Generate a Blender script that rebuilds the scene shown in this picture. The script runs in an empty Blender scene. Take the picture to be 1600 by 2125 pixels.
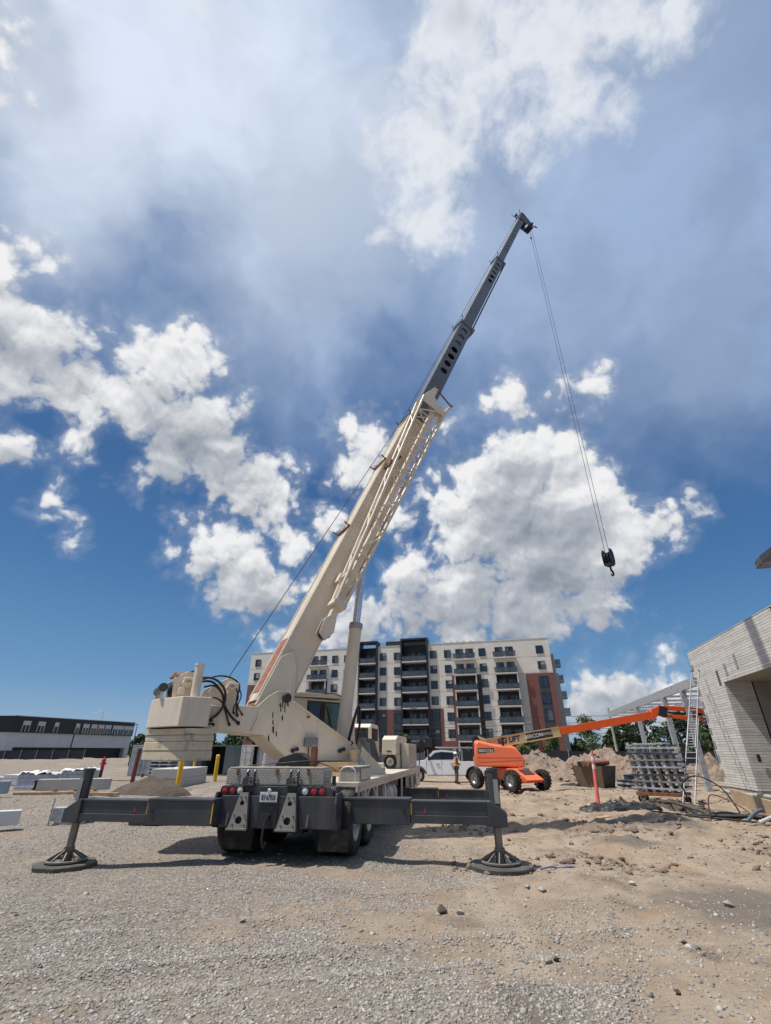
import bpy, bmesh, math, random
import numpy as np
from mathutils import Vector, Matrix
from math import sin, cos, pi, radians as rad

SC = bpy.context.scene
COL = SC.collection

# ------------------------------------------------------------------ camera
FPX, IMW, IMH = 960.0, 1600.0, 2125.0
CAM_H = 1.6
PITCH = rad(27.4)
cam_d = bpy.data.cameras.new('camera')
cam = bpy.data.objects.new('camera', cam_d)
COL.objects.link(cam)
cam.location = (0, 0, CAM_H)
cam.rotation_euler = (rad(90) + PITCH, 0, 0)
cam_d.sensor_fit = 'VERTICAL'
cam_d.sensor_height = 36.0
cam_d.lens = 36.0 * FPX / IMH
cam_d.clip_start = 0.05
cam_d.clip_end = 5000
SC.camera = cam
SC.render.resolution_x, SC.render.resolution_y = 771, 1024

# ------------------------------------------------------------------ sun and exposure
SUN = Vector((-0.38, -0.05, 0.92)).normalized()
sun_d = bpy.data.lights.new('sun', 'SUN')
sun_d.energy = 4.6
sun_d.angle = rad(0.53)
sun_d.color = (1.0, 0.95, 0.87)
sun = bpy.data.objects.new('sun', sun_d)
COL.objects.link(sun)
sun.location = (-20, 0, 60)
sun.rotation_euler = (-SUN).to_track_quat('-Z', 'Y').to_euler()
SC.view_settings.view_transform = 'Standard'
SC.view_settings.look = 'None'
SC.view_settings.exposure = 0.0
SC.view_settings.gamma = 1.0
SC.cycles.use_denoising = True
SC.cycles.denoiser = 'OPENIMAGEDENOISE'
SC.cycles.use_adaptive_sampling = True
SC.cycles.adaptive_threshold = 0.012
SC.cycles.adaptive_min_samples = 12
SC.cycles.max_bounces = 6
SC.cycles.transparent_max_bounces = 16
SC.cycles.caustics_reflective = False
SC.cycles.caustics_refractive = False


class NT:
    """small helper that writes shader nodes"""
    def __init__(s, tree):
        s.t = tree
        s.n = tree.nodes
        s.l = tree.links

    def node(s, typ, **kw):
        n = s.n.new(typ)
        for k, v in kw.items():
            setattr(n, k, v)
        return n

    def put(s, sock, v):
        if v is None:
            return
        if isinstance(v, bpy.types.NodeSocket):
            s.l.new(v, sock)
        elif sock.type == 'RGBA' and len(v) == 3:
            sock.default_value = (v[0], v[1], v[2], 1)
        else:
            sock.default_value = v

    def m(s, op, a, b=None, c=None, clamp=False):
        n = s.node('ShaderNodeMath', operation=op)
        n.use_clamp = clamp
        for i, v in enumerate((a, b, c)):
            if v is not None:
                s.put(n.inputs[i], v)
        return n.outputs[0]

    def v(s, op, a, b=None, scale=None):
        n = s.node('ShaderNodeVectorMath', operation=op)
        s.put(n.inputs[0], a)
        if b is not None:
            s.put(n.inputs[1], b)
        if scale is not None:
            s.put(n.inputs['Scale'], scale)
        return n.outputs['Value'] if op in ('DISTANCE', 'LENGTH', 'DOT_PRODUCT') else n.outputs[0]

    def noise(s, vec, scale, detail=4, rough=0.5, dist=0.0, out=0, lac=2.0, typ=None):
        n = s.node('ShaderNodeTexNoise')
        if typ:
            n.noise_type = typ
        s.put(n.inputs['Vector'], vec)
        n.inputs['Scale'].default_value = scale
        n.inputs['Detail'].default_value = detail
        n.inputs['Roughness'].default_value = rough
        n.inputs['Lacunarity'].default_value = lac
        n.inputs['Distortion'].default_value = dist
        return n.outputs[out]

    def voronoi(s, vec, scale, feature='F1', detail=0, rough=0.5, out='Distance', rnd=1.0):
        n = s.node('ShaderNodeTexVoronoi', feature=feature)
        s.put(n.inputs['Vector'], vec)
        n.inputs['Scale'].default_value = scale
        n.inputs['Randomness'].default_value = rnd
        if 'Detail' in n.inputs:
            n.inputs['Detail'].default_value = detail
            n.inputs['Roughness'].default_value = rough
        return n.outputs[out]

    def ss(s, x, a, b, lo=0.0, hi=1.0, kind='SMOOTHSTEP'):
        n = s.node('ShaderNodeMapRange', interpolation_type=kind)
        s.put(n.inputs[0], x)
        n.inputs[1].default_value, n.inputs[2].default_value = a, b
        n.inputs[3].default_value, n.inputs[4].default_value = lo, hi
        return n.outputs[0]

    def mix(s, fac, a, b, blend='MIX'):
        n = s.node('ShaderNodeMix', data_type='RGBA', blend_type=blend)
        n.clamp_factor = True
        s.put(n.inputs[0], fac)
        s.put(n.inputs[6], a)
        s.put(n.inputs[7], b)
        return n.outputs[2]


# ------------------------------------------------------------------ sky
def sky_dir(u, v):
    """direction in which a cloud stands in the sky (measured on the photograph)"""
    x, y = u - 800.0, v - 1062.5
    return Vector((x, FPX * cos(PITCH) + y * sin(PITCH), FPX * sin(PITCH) - y * cos(PITCH))).normalized()


def sky_rad(u, v, r):
    return 0.25 * ((sky_dir(u + r, v) - sky_dir(u - r, v)).length + (sky_dir(u, v + r) - sky_dir(u, v - r)).length)
CUMULUS = [
 # long bank on the left
 (-20, 650, 95), (75, 720, 85), (150, 700, 66), (20, 780, 80), (130, 800, 75), (220, 830, 62), (330, 760, 82), (405, 745, 60),
 (320, 850, 82), (400, 880, 78), (350, 945, 70), (450, 955, 78), (535, 1000, 66), (590, 1005, 42), (575, 1055, 34), (455, 860, 44),
 (15, 560, 58), (22, 930, 54), (88, 545, 34), (482, 826, 20), (50, 50, 62), (20, 150, 55), (75, 190, 30),
 # lower bank
 (425, 1100, 42), (455, 1145, 62), (520, 1165, 66), (590, 1150, 46), (480, 1215, 58), (560, 1225, 60), (372, 1068, 20), (346, 1140, 14),
 (160, 905, 22), (280, 1014, 15), (112, 1030, 16), (140, 1062, 14), (160, 1130, 22),
 # behind the boom
 (728, 880, 34), (775, 915, 48), (742, 985, 44), (690, 1085, 26), (822, 1070, 40), (930, 896, 22), (908, 986, 14),
 (560, 1325, 34), (640, 1215, 34), (650, 1310, 44), (740, 1290, 66),
 # great cloud on the right
 (1085, 955, 78), (1180, 955, 66), (985, 1010, 62), (935, 1050, 56), (1080, 1060, 118), (1200, 1060, 112), (1290, 1090, 66),
 (960, 1130, 76), (1120, 1160, 120), (1260, 1150, 78), (850, 1190, 62), (960, 1230, 96), (1090, 1250, 90), (1230, 1240, 70), (840, 1265, 66),
 (960, 1310, 60), (1100, 1310, 30),
 (1060, 830, 40), (1085, 865, 36), (1020, 846, 24), (1170, 812, 28), (1236, 812, 36), (1214, 848, 20), (1385, 1060, 24), (1420, 1052, 16), (1378, 1112, 12),
 # low on the right
 (1300, 1385, 34), (1375, 1395, 44), (1235, 1425, 34), (1310, 1440, 66), (1400, 1450, 66), (1215, 1480, 52), (1290, 1500, 70), (1480, 1440, 60),
]
SHEET = [  # torn, softer cloud overhead
 (960, 20, 130), (1050, 120, 130), (900, 260, 92), (960, 230, 95), (880, 370, 80), (900, 450, 70), (1150, 80, 150), (1180, 190, 100),
 (1275, 238, 40), (1290, 40, 130), (1090, 250, 60), (1370, 20, 90), (800, 450, 36), (410, 15, 34), (845, 210, 36), (930, 500, 36),
]
SHADE = [  # where the cumulus are thick and their bases grey
 (120, 770, 50), (10, 720, 70), (400, 930, 80), (490, 985, 60), (330, 880, 40), (540, 1235, 56), (460, 1215, 40), (1080, 1070, 80), (1150, 1120, 90), (1010, 1170, 60),
 (1050, 1270, 110), (1190, 1235, 80), (900, 1280, 80), (1310, 1470, 70), (1220, 1500, 50), (740, 1310, 50), (1420, 1490, 60), (1110, 1190, 60), (20, 955, 30),
]
VEIL = [  # thin high cloud
 (420, 200, 420), (700, 420, 380), (1150, 520, 330), (1450, 560, 330), (1350, 300, 420), (150, 250, 330), (600, 620, 200), (1500, 660, 180), (1000, 680, 200),
]


def build_world():
    w = bpy.data.worlds.new('World')
    SC.world = w
    w.use_nodes = True
    t = NT(w.node_tree)
    t.n.clear()
    sky = t.node('ShaderNodeTexSky', sky_type='NISHITA')
    sky.sun_disc = False
    sky.sun_elevation = math.asin(SUN.z)
    sky.sun_rotation = math.atan2(SUN.x, SUN.y)
    sky.altitude = 200
    sky.air_density, sky.dust_density, sky.ozone_density = 1.0, 0.6, 2.5
    d = t.v('NORMALIZE', t.node('ShaderNodeTexCoord').outputs['Generated'])
    sepz = t.node('ShaderNodeSeparateXYZ')
    t.put(sepz.inputs[0], d)
    z = sepz.outputs[2]
    blue = t.v('SCALE', sky.outputs[0], scale=SKY_K)
    deep = t.node('ShaderNodeValToRGB')
    t.put(deep.inputs[0], z)
    q = deep.color_ramp
    q.elements[0].position, q.elements[0].color = 0.0, (0.200, 0.370, 0.580, 1)
    q.elements[1].position, q.elements[1].color = 1.0, (0.090, 0.200, 0.430, 1)
    for p_, c_ in ((0.12, (0.095, 0.255, 0.490)), (0.32, (0.040, 0.152, 0.365)), (0.5, (0.026, 0.112, 0.300))):
        e = q.elements.new(p_)
        e.color = (*c_, 1)
    blue = t.mix(0.8, blue, deep.outputs[0])

    def field(vec, blobs, soft=0.0, shrink=1.0):
        acc = None
        for (u, v, r) in blobs:
            c = sky_dir(u, v)
            r = r * shrink
            dist = t.v('DISTANCE', vec, tuple(c))
            k = t.m('SUBTRACT', sky_rad(u, v, r), dist)
            acc = k if acc is None else (t.m('MAXIMUM', acc, k) if not soft else t.m('SMOOTH_MAX', acc, k, soft))
        return acc

    # ---- warped position
    wn = t.noise(d, 9.0, 3, 0.55, out=1)
    warp = t.v('ADD', d, t.v('SCALE', t.v('SUBTRACT', wn, (0.5, 0.5, 0.5)), scale=0.05))

    # ---- cauliflower relief shared by the cumulus
    tosun = t.v('NORMALIZE', t.v('SUBTRACT', tuple(SUN), d))
    up = t.v('NORMALIZE', t.v('ADD', tosun, (0, 0, 0.6)))

    def relief(p):
        return t.noise(p, 12.0, 4, 0.55)

    r1 = relief(warp)
    emb = t.m('SUBTRACT', r1, relief(t.v('ADD', warp, t.v('SCALE', up, scale=0.014))))
    puff = t.voronoi(warp, 26.0, 'F1', 1.0, 0.6)
    fine = t.noise(warp, 120.0, 3, 0.6)
    rel = t.m('ADD', t.m('MULTIPLY', t.m('SUBTRACT', r1, 0.5), 0.13), t.m('MULTIPLY', t.m('SUBTRACT', 0.50, puff), 0.040))
    rel = t.m('ADD', rel, t.m('MULTIPLY', t.m('SUBTRACT', fine, 0.5), 0.022))
    # cumulus elsewhere in the sky, by noise alone
    gen = t.m('MULTIPLY', t.m('SUBTRACT', t.noise(d, 2.6, 3, 0.5), 0.60), 0.5)
    behind = t.ss(sepz.outputs[1], 0.12, -0.05)      # the half of the sky behind the photographer
    gen = t.m('ADD', gen, t.m('MULTIPLY', t.m('SUBTRACT', behind, 1.0), 0.3))
    F0 = field(warp, CUMULUS, 0.02, 1.0)
    F1 = field(t.v('ADD', warp, t.v('SCALE', up, scale=0.035)), CUMULUS, 0.02, 1.0)
    grad = t.m('MULTIPLY', t.m('SUBTRACT', F0, F1), 28.0)
    B = t.m('MAXIMUM', F0, gen)
    dens = t.m('ADD', t.m('ADD', B, 0.017), rel)
    mask = t.ss(dens, -0.005, 0.030)
    wisp = t.m('MULTIPLY', t.ss(dens, -0.030, 0.010), 0.13)
    mask = t.m('MAXIMUM', mask, wisp)
    # light on the cloud: thin rims bright, thick middles and bases grey, relief towards the sun
    low = t.noise(t.v('ADD', warp, (3.1, 1.7, 0.4)), 7.0, 3, 0.5)
    thick = t.ss(t.m('ADD', B, t.m('MULTIPLY', t.m('SUBTRACT', low, 0.5), 0.09)), 0.01, 0.115)
    shade = t.ss(t.m('ADD', field(warp, SHADE, 0.06), t.m('MULTIPLY', t.m('SUBTRACT', low, 0.5), 0.12)), -0.075, 0.075)
    lum = t.m('ADD', t.m('SUBTRACT', 0.86, t.m('MULTIPLY', thick, 0.20)), t.m('MULTIPLY', grad, 0.20))
    lum = t.m('SUBTRACT', lum, t.m('MULTIPLY', shade, 0.50))
    lum = t.m('ADD', lum, t.m('MULTIPLY', emb, 1.7))
    ccol = t.node('ShaderNodeValToRGB')
    cr = ccol.color_ramp
    cr.elements[0].position, cr.elements[0].color = 0.0, (0.25, 0.29, 0.35, 1)
    cr.elements[1].position, cr.elements[1].color = 1.0, (0.88, 0.88, 0.89, 1)
    e = cr.elements.new(0.5)
    e.color = (0.47, 0.50, 0.55, 1)
    t.put(ccol.inputs[0], lum)

    # ---- high veil and torn sheet
    sw = t.v('ADD', d, t.v('SCALE', t.v('SUBTRACT', t.noise(d, 3.0, 4, 0.6, out=1), (0.5, 0.5, 0.5)), scale=0.28))
    fv = field(sw, VEIL, 0.1)
    vn = t.noise(sw, 4.0, 6, 0.55)
    veil = t.ss(t.m('ADD', fv, t.m('MULTIPLY', t.m('SUBTRACT', vn, 0.5), 0.42)), -0.20, 0.20)
    highv = t.ss(z, 0.55, 0.9, 0.0, 0.75)
    veil = t.m('MAXIMUM', t.m('MULTIPLY', veil, 0.90), t.m('MULTIPLY', highv, behind))
    near_sun = t.ss(t.v('DOT_PRODUCT', d, tuple(SUN)), 0.55, 1.0)
    vcol = t.mix(near_sun, (0.345, 0.450, 0.65), (0.74, 0.82, 0.94))
    vsh = t.noise(sw, 5.5, 5, 0.5)
    vcol = t.mix(t.ss(vsh, 0.35, 0.7), t.v('SCALE', vcol, scale=0.90), t.v('SCALE', vcol, scale=1.10))
    col = t.mix(veil, blue, vcol)

    fs = field(warp, SHEET, 0.05)
    sn = t.noise(warp, 9.0, 6, 0.62)
    sd = t.m('ADD', fs, t.m('MULTIPLY', t.m('SUBTRACT', sn, 0.5), 0.24))
    sd = t.m('ADD', sd, t.m('MULTIPLY', rel, 0.6))
    smask = t.ss(sd, -0.035, 0.045)
    sthick = t.ss(t.m('ADD', fs, t.m('MULTIPLY', t.m('SUBTRACT', low, 0.5), 0.16)), 0.05, 0.15)
    sl = t.m('ADD', t.m('SUBTRACT', 1.0, t.m('MULTIPLY', sthick, 0.9)), t.m('MULTIPLY', emb, 0.8))
    scol = t.mix(sl, (0.34, 0.38, 0.44), (0.80, 0.83, 0.88))
    col = t.mix(t.m('MULTIPLY', smask, 0.92), col, scol)
    col = t.mix(mask, col, ccol.outputs[0])
    # pale air towards the horizon
    hz = t.ss(z, 0.0, 0.12, 0.30, 0.0)
    col = t.mix(hz, col, (0.36, 0.47, 0.60))
    # glare of the high veil round the sun itself
    glare = t.ss(t.v('DOT_PRODUCT', d, tuple(SUN)), 0.972, 1.0)
    col = t.v('ADD', col, t.v('SCALE', (1.0, 0.98, 0.94), scale=t.m('MULTIPLY', t.m('POWER', glare, 2.0), 3.0)))
    bg = t.node('ShaderNodeBackground')
    t.put(bg.inputs[0], col)
    bg.inputs[1].default_value = 1.0
    out = t.node('ShaderNodeOutputWorld')
    t.l.new(bg.outputs[0], out.inputs[0])
    w.cycles.sampling_method = 'MANUAL'
    w.cycles.sample_map_resolution = 512


SKY_K = 0.11
SKY_TINT = (0.55, 0.80, 1.0)
build_world()

# ------------------------------------------------------------------ mesh helpers
RNG = random.Random(7)
ZV = Vector((0, 0, 1))


class MB:
    """collects simple shapes and links them as one mesh object"""
    def __init__(s, xf=None):
        s.v, s.f = [], []
        s.xf = xf

    def add(s, vs, fs):
        o = len(s.v)
        s.v += [Vector(p) for p in vs]
        s.f += [tuple(i + o for i in f) for f in fs]
        return s

    def box(s, c, d, rz=0.0, R=None):
        c = Vector(c)
        M = R if R is not None else Matrix.Rotation(rz, 3, 'Z')
        vs = [c + M @ Vector((x * d[0] / 2, y * d[1] / 2, z * d[2] / 2)) for z in (-1, 1) for y in (-1, 1) for x in (-1, 1)]
        return s.add(vs, [(0, 2, 3, 1), (4, 5, 7, 6), (0, 1, 5, 4), (2, 6, 7, 3), (0, 4, 6, 2), (1, 3, 7, 5)])

    def box2(s, a, b):
        return s.box([(a[i] + b[i]) / 2 for i in range(3)], [abs(b[i] - a[i]) for i in range(3)])

    def hexa(s, p):
        """8 points: bottom ring of four, top ring of four"""
        return s.add(p, [(3, 2, 1, 0), (4, 5, 6, 7), (0, 1, 5, 4), (1, 2, 6, 5), (2, 3, 7, 6), (3, 0, 4, 7)])

    def prism(s, pts, ext):
        """polygon (3D points) pushed along ext"""
        n = len(pts)
        e = Vector(ext)
        a = [Vector(p) for p in pts]
        return s.add(a + [p + e for p in a], [tuple(range(n - 1, -1, -1)), tuple(range(n, 2 * n))] + [(i, (i + 1) % n, n + (i + 1) % n, n + i) for i in range(n)])

    def frame(s, p0, p1, up=None):
        d = (Vector(p1) - Vector(p0))
        L = d.length
        x = d.normalized()
        u = Vector(up) if up is not None else (Vector((0, 0, 1)) if abs(x.z) < 0.95 else Vector((0, 1, 0)))
        y = u.cross(x).normalized()
        z = x.cross(y)
        return x, y, z, L

    def bar(s, p0, p1, w, h, up=None):
        """rectangular bar from p0 to p1: w across, h along 'up'"""
        x, y, z, L = s.frame(p0, p1, up)
        a, b = Vector(p0), Vector(p1)
        k = [(-1, -1), (1, -1), (1, 1), (-1, 1)]
        return s.hexa([a + y * (i * w / 2) + z * (j * h / 2) for i, j in k] + [b + y * (i * w / 2) + z * (j * h / 2) for i, j in k])

    def cyl(s, p0, p1, r0, r1=None, n=16, caps=True):
        r1 = r0 if r1 is None else r1
        x, y, z, L = s.frame(p0, p1)
        a, b = Vector(p0), Vector(p1)
        ring = [(cos(2 * pi * i / n), sin(2 * pi * i / n)) for i in range(n)]
        vs = [a + (y * c + z * q) * r0 for c, q in ring] + [b + (y * c + z * q) * r1 for c, q in ring]
        fs = [(i, (i + 1) % n, n + (i + 1) % n, n + i) for i in range(n)]
        if caps:
            fs += [tuple(range(n - 1, -1, -1)), tuple(range(n, 2 * n))]
        return s.add(vs, fs)

    def tube(s, pts, r, n=8):
        pts = [Vector(p) for p in pts]
        vs, fs = [], []
        y = None
        for i, p in enumerate(pts):
            d = (pts[min(i + 1, len(pts) - 1)] - pts[max(i - 1, 0)]).normalized()
            if y is None:
                y = (ZV if abs(d.z) < 0.9 else Vector((0, 1, 0))).cross(d).normalized()
            y = (y - d * y.dot(d)).normalized()
            z = d.cross(y)
            rr = r[i] if isinstance(r, (list, tuple)) else r
            vs += [p + (y * cos(2 * pi * k / n) + z * sin(2 * pi * k / n)) * rr for k in range(n)]
        for i in range(len(pts) - 1):
            for k in range(n):
                fs.append((i * n + k, i * n + (k + 1) % n, (i + 1) * n + (k + 1) % n, (i + 1) * n + k))
        fs += [tuple(range(n - 1, -1, -1)), tuple(range((len(pts) - 1) * n, len(pts) * n))]
        return s.add(vs, fs)

    def hose(s, pts, r, n=8, sub=5):
        p = [Vector(q) for q in pts]
        out = []
        for i in range(len(p) - 1):
            a, b, c, d = p[max(i - 1, 0)], p[i], p[i + 1], p[min(i + 2, len(p) - 1)]
            for k in range(sub):
                t = k / sub
                out.append(0.5 * ((2 * b) + (c - a) * t + (2 * a - 5 * b + 4 * c - d) * t * t + (3 * b - a - 3 * c + d) * t ** 3))
        out.append(p[-1])
        return s.tube(out, r, n)

    def lathe(s, c, axis, prof, n=24):
        """profile [(radius, along axis)] turned about axis through c"""
        c = Vector(c)
        x, y, z, L = s.frame((0, 0, 0), axis)
        vs, fs = [], []
        for r, t in prof:
            vs += [c + x * t + (y * cos(2 * pi * k / n) + z * sin(2 * pi * k / n)) * r for k in range(n)]
        for i in range(len(prof) - 1):
            for k in range(n):
                fs.append((i * n + k, i * n + (k + 1) % n, (i + 1) * n + (k + 1) % n, (i + 1) * n + k))
        return s.add(vs, fs)

    def plate_hole(s, quad, ext, holes, n=20):
        """flat plate given by 4 corner points, thickness vector ext, round holes [(a, b, ra, rb)] along the plate (a, b in 0..1);
        the plate is cut across between the holes, each strip gets one hole"""
        q = [Vector(p) for p in quad]
        e = Vector(ext)
        holes = sorted(holes)
        cuts = [0.0] + [(holes[i][0] + holes[i + 1][0]) / 2 for i in range(len(holes) - 1)] + [1.0]

        def P(a, b):
            return (q[0] * (1 - a) + q[1] * a) * (1 - b) + (q[3] * (1 - a) + q[2] * a) * b
        for k, (a, b, ra, rb) in enumerate(holes):
            a0, a1 = cuts[k], cuts[k + 1]
            inner, outer = [], []
            angs = [2 * pi * i / n for i in range(n)]
            angs += [math.atan2(cb - b, ca - a) % (2 * pi) for ca in (a0, a1) for cb in (0.0, 1.0)]
            angs = sorted(set(round(t, 6) for t in angs))
            m2 = len(angs)
            for t in angs:
                cx, sx = cos(t), sin(t)
                inner.append(P(a + ra * cx, b + rb * sx))
                # ray from the hole's centre to the strip's border
                kx = ((a1 - a) / cx) if cx > 1e-6 else ((a0 - a) / cx if cx < -1e-6 else 1e9)
                ky = ((1 - b) / sx) if sx > 1e-6 else ((0 - b) / sx if sx < -1e-6 else 1e9)
                m_ = min(kx, ky)
                outer.append(P(a + cx * m_, b + sx * m_))
            vs = inner + outer + [p + e for p in inner] + [p + e for p in outer]
            fs = []
            for i in range(m2):
                j = (i + 1) % m2
                fs += [(i, j, m2 + j, m2 + i), (2 * m2 + i, 3 * m2 + i, 3 * m2 + j, 2 * m2 + j), (i, 2 * m2 + i, 2 * m2 + j, j), (m2 + i, m2 + j, 3 * m2 + j, 3 * m2 + i)]
            s.add(vs, fs)
        return s

    def build(s, name, mat, parent=None, bevel=0.0, smooth=None, seg=2, **props):
        me = bpy.data.meshes.new(name)
        vs = [s.xf @ p for p in s.v] if s.xf is not None else s.v
        me.from_pydata([tuple(p) for p in vs], [], s.f)
        me.update()
        return mkobj(name, me, mat, parent, bevel, smooth, seg, **props)


def fix_normals(me):
    bm = bmesh.new()
    bm.from_mesh(me)
    bmesh.ops.recalc_face_normals(bm, faces=bm.faces)
    bm.to_mesh(me)
    bm.free()


def mkobj(name, me, mat, parent=None, bevel=0.0, smooth=None, seg=2, fix=True, **props):
    if fix:
        fix_normals(me)
    o = bpy.data.objects.new(name, me)
    COL.objects.link(o)
    if mat is not None:
        for m_ in (mat if isinstance(mat, (list, tuple)) else [mat]):
            me.materials.append(m_)
    if parent is not None:
        o.parent = parent
    if smooth is not None:
        me.shade_smooth()
        me.set_sharp_from_angle(angle=rad(smooth))
    if bevel:
        b = o.modifiers.new('bevel', 'BEVEL')
        b.width = bevel
        b.segments = seg
        b.limit_method = 'ANGLE'
        b.angle_limit = rad(40)
        b.harden_normals = False
    for k, v in props.items():
        o[k] = v
    return o


def empty(name, loc=(0, 0, 0), rz=0.0, label=None, category=None, group=None):
    o = bpy.data.objects.new(name, None)
    o.empty_display_size = 0.3
    COL.objects.link(o)
    o.location = loc
    o.rotation_euler = (0, 0, rz)
    tag(o, label, category, group)
    return o


def tag(o, label=None, category=None, group=None, kind=None):
    for k, v in (('label', label), ('category', category), ('group', group), ('kind', kind)):
        if v:
            o[k] = v
    return o


def copy_tree(o, parent=None):
    c = o.copy()
    COL.objects.link(c)
    c.parent = parent
    for ch in list(o.children):
        copy_tree(ch, c)
    return c


_TXT = {}


def text_mesh(txt, size, depth=0.004, font_shear=0.0, bold=0.0):
    cu = bpy.data.curves.new('lettering', 'FONT')
    cu.body = txt
    cu.size = size
    cu.extrude = depth
    cu.offset = bold
    cu.shear = font_shear
    cu.align_x = 'CENTER'
    cu.align_y = 'CENTER'
    tmp = bpy.data.objects.new('lettering', cu)
    COL.objects.link(tmp)
    dg = bpy.context.evaluated_depsgraph_get()
    me = bpy.data.meshes.new_from_object(tmp.evaluated_get(dg))
    bpy.data.objects.remove(tmp)
    return me


def lettering(txt, size, loc, xdir, updir, mat, parent, xf=None, name='lettering', bold=0.0, shear=0.0, stretch=1.0):
    """raised print: xdir = reading direction, updir = up"""
    me = text_mesh(txt, size, 0.003, shear, bold)
    x = Vector(xdir).normalized()
    u = Vector(updir)
    u = (u - x * u.dot(x)).normalized()
    n = x.cross(u)
    M = Matrix(((x.x * stretch, u.x, n.x, loc[0]), (x.y * stretch, u.y, n.y, loc[1]), (x.z * stretch, u.z, n.z, loc[2]), (0, 0, 0, 1)))
    if xf is not None:
        M = xf @ M
    me.transform(M)
    me.materials.clear()
    return mkobj(name, me, mat, parent, fix=False)


# ------------------------------------------------------------------ materials
_M = {}


def mat(name, col, rough=0.5, metal=0.0, var=0.12, scale=3.0, dirt=None, dirt_amt=0.0, dirt_scale=2.0, bump=0.0, bump_scale=60.0, streak=False, spec=0.5, coat=0.0, speck=0.0):
    if name in _M:
        return _M[name]
    m_ = bpy.data.materials.new(name)
    m_.use_nodes = True
    t = NT(m_.node_tree)
    t.n.clear()
    out = t.node('ShaderNodeOutputMaterial')
    b = t.node('ShaderNodeBsdfPrincipled')
    t.l.new(b.outputs[0], out.inputs[0])
    co = t.node('ShaderNodeTexCoord').outputs['Object']
    n1 = t.noise(co, scale, 6, 0.6)
    c = t.mix(t.ss(n1, 0.3, 0.7), [k * (1 - var) for k in col], [min(1, k * (1 + var)) for k in col])
    if dirt is not None:
        vec = co
        if streak:
            mp = t.node('ShaderNodeMapping')
            mp.inputs['Scale'].default_value = (1, 1, 0.16)
            t.put(mp.inputs[0], co)
            vec = mp.outputs[0]
        n2 = t.noise(vec, dirt_scale, 8, 0.68)
        c = t.mix(t.m('MULTIPLY', t.ss(n2, 0.50, 0.72), dirt_amt), c, dirt)
    if speck:
        n4 = t.noise(co, 45.0, 3, 0.6)
        c = t.mix(t.ss(n4, 0.66, 0.72, 0, speck), c, [k * 0.3 for k in col])
    t.put(b.inputs['Base Color'], c)
    n3 = t.noise(co, scale * 2.3, 5, 0.6)
    t.put(b.inputs['Roughness'], t.ss(n3, 0.25, 0.75, max(0.04, rough - 0.1), min(1, rough + 0.12)))
    b.inputs['Metallic'].default_value = metal
    b.inputs['Specular IOR Level'].default_value = spec
    b.inputs['Coat Weight'].default_value = coat
    if bump:
        bp = t.node('ShaderNodeBump')
        bp.inputs['Strength'].default_value = 1.0
        bp.inputs['Distance'].default_value = bump
        t.put(bp.inputs['Height'], t.noise(co, bump_scale, 5, 0.6))
        t.put(b.inputs['Normal'], bp.outputs[0])
    _M[name] = m_
    return m_


def glass(name, col, rough=0.05, trans=0.0):
    if name in _M:
        return _M[name]
    m_ = mat(name, col, rough, 0.0, 0.25, 1.3)
    b = [n for n in m_.node_tree.nodes if n.type == 'BSDF_PRINCIPLED'][0]
    for l in list(b.inputs['Roughness'].links):
        m_.node_tree.links.remove(l)
    b.inputs['Roughness'].default_value = rough
    b.inputs['Specular IOR Level'].default_value = 0.7
    if trans:
        b.inputs['Alpha'].default_value = 1 - trans
    return m_


RUST = (0.16, 0.065, 0.03)
GRIME = (0.10, 0.075, 0.05)
M_CREAM = mat('cream_paint', (0.67, 0.585, 0.465), 0.42, 0, 0.07, 1.2, (0.34, 0.25, 0.16), 0.5, 2.0, streak=True)
M_CREAM2 = mat('counterweight_paint', (0.60, 0.50, 0.36), 0.6, 0, 0.10, 1.5, (0.11, 0.08, 0.05), 0.95, 2.8, bump=0.004, bump_scale=14)
M_GREY = mat('dark_grey_paint', (0.045, 0.049, 0.056), 0.42, 0, 0.20, 2.0, (0.12, 0.10, 0.08), 0.45, 2.0, streak=True)
M_BGREY = mat('boom_grey_paint', (0.105, 0.122, 0.150), 0.38, 0, 0.06, 0.5)
M_BLACK = mat('black_steel', (0.018, 0.018, 0.020), 0.5, 0, 0.3, 4, (0.08, 0.06, 0.045), 0.35, 3)
M_RUBBER = mat('rubber', (0.022, 0.021, 0.020), 0.85, 0, 0.25, 6, (0.16, 0.125, 0.09), 0.55, 3.5, bump=0.003, bump_scale=40)
M_HOSE = mat('hose_rubber', (0.012, 0.012, 0.013), 0.45, 0, 0.2, 8)
M_STEEL = mat('worn_steel', (0.42, 0.40, 0.37), 0.42, 0.8, 0.2, 4, RUST, 0.4, 4)
M_CHROME = mat('chrome_rod', (0.78, 0.79, 0.80), 0.25, 0.85, 0.05, 3)
M_ROPE = mat('wire_rope', (0.05, 0.05, 0.055), 0.5, 0.5, 0.2, 30)
M_RUST = mat('rusty_steel', (0.20, 0.085, 0.045), 0.8, 0, 0.35, 5, (0.09, 0.04, 0.025), 0.8, 6, bump=0.002)
M_REDTAPE = mat('faded_red_decal', (0.30, 0.115, 0.075), 0.7, 0, 0.25, 9, (0.55, 0.44, 0.34), 0.5, 11)
M_REDLENS = mat('red_lamp_lens', (0.42, 0.035, 0.05), 0.18, 0, 0.1, 8)
M_WHITELENS = mat('clear_lamp_lens', (0.70, 0.70, 0.68), 0.15, 0, 0.15, 12)
M_YELLOW = mat('yellow_paint', (0.78, 0.43, 0.02), 0.45, 0, 0.08, 3, (0.28, 0.16, 0.03), 0.35, 4)
M_RED = mat('red_paint', (0.42, 0.02, 0.03), 0.45, 0, 0.12, 5)
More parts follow.
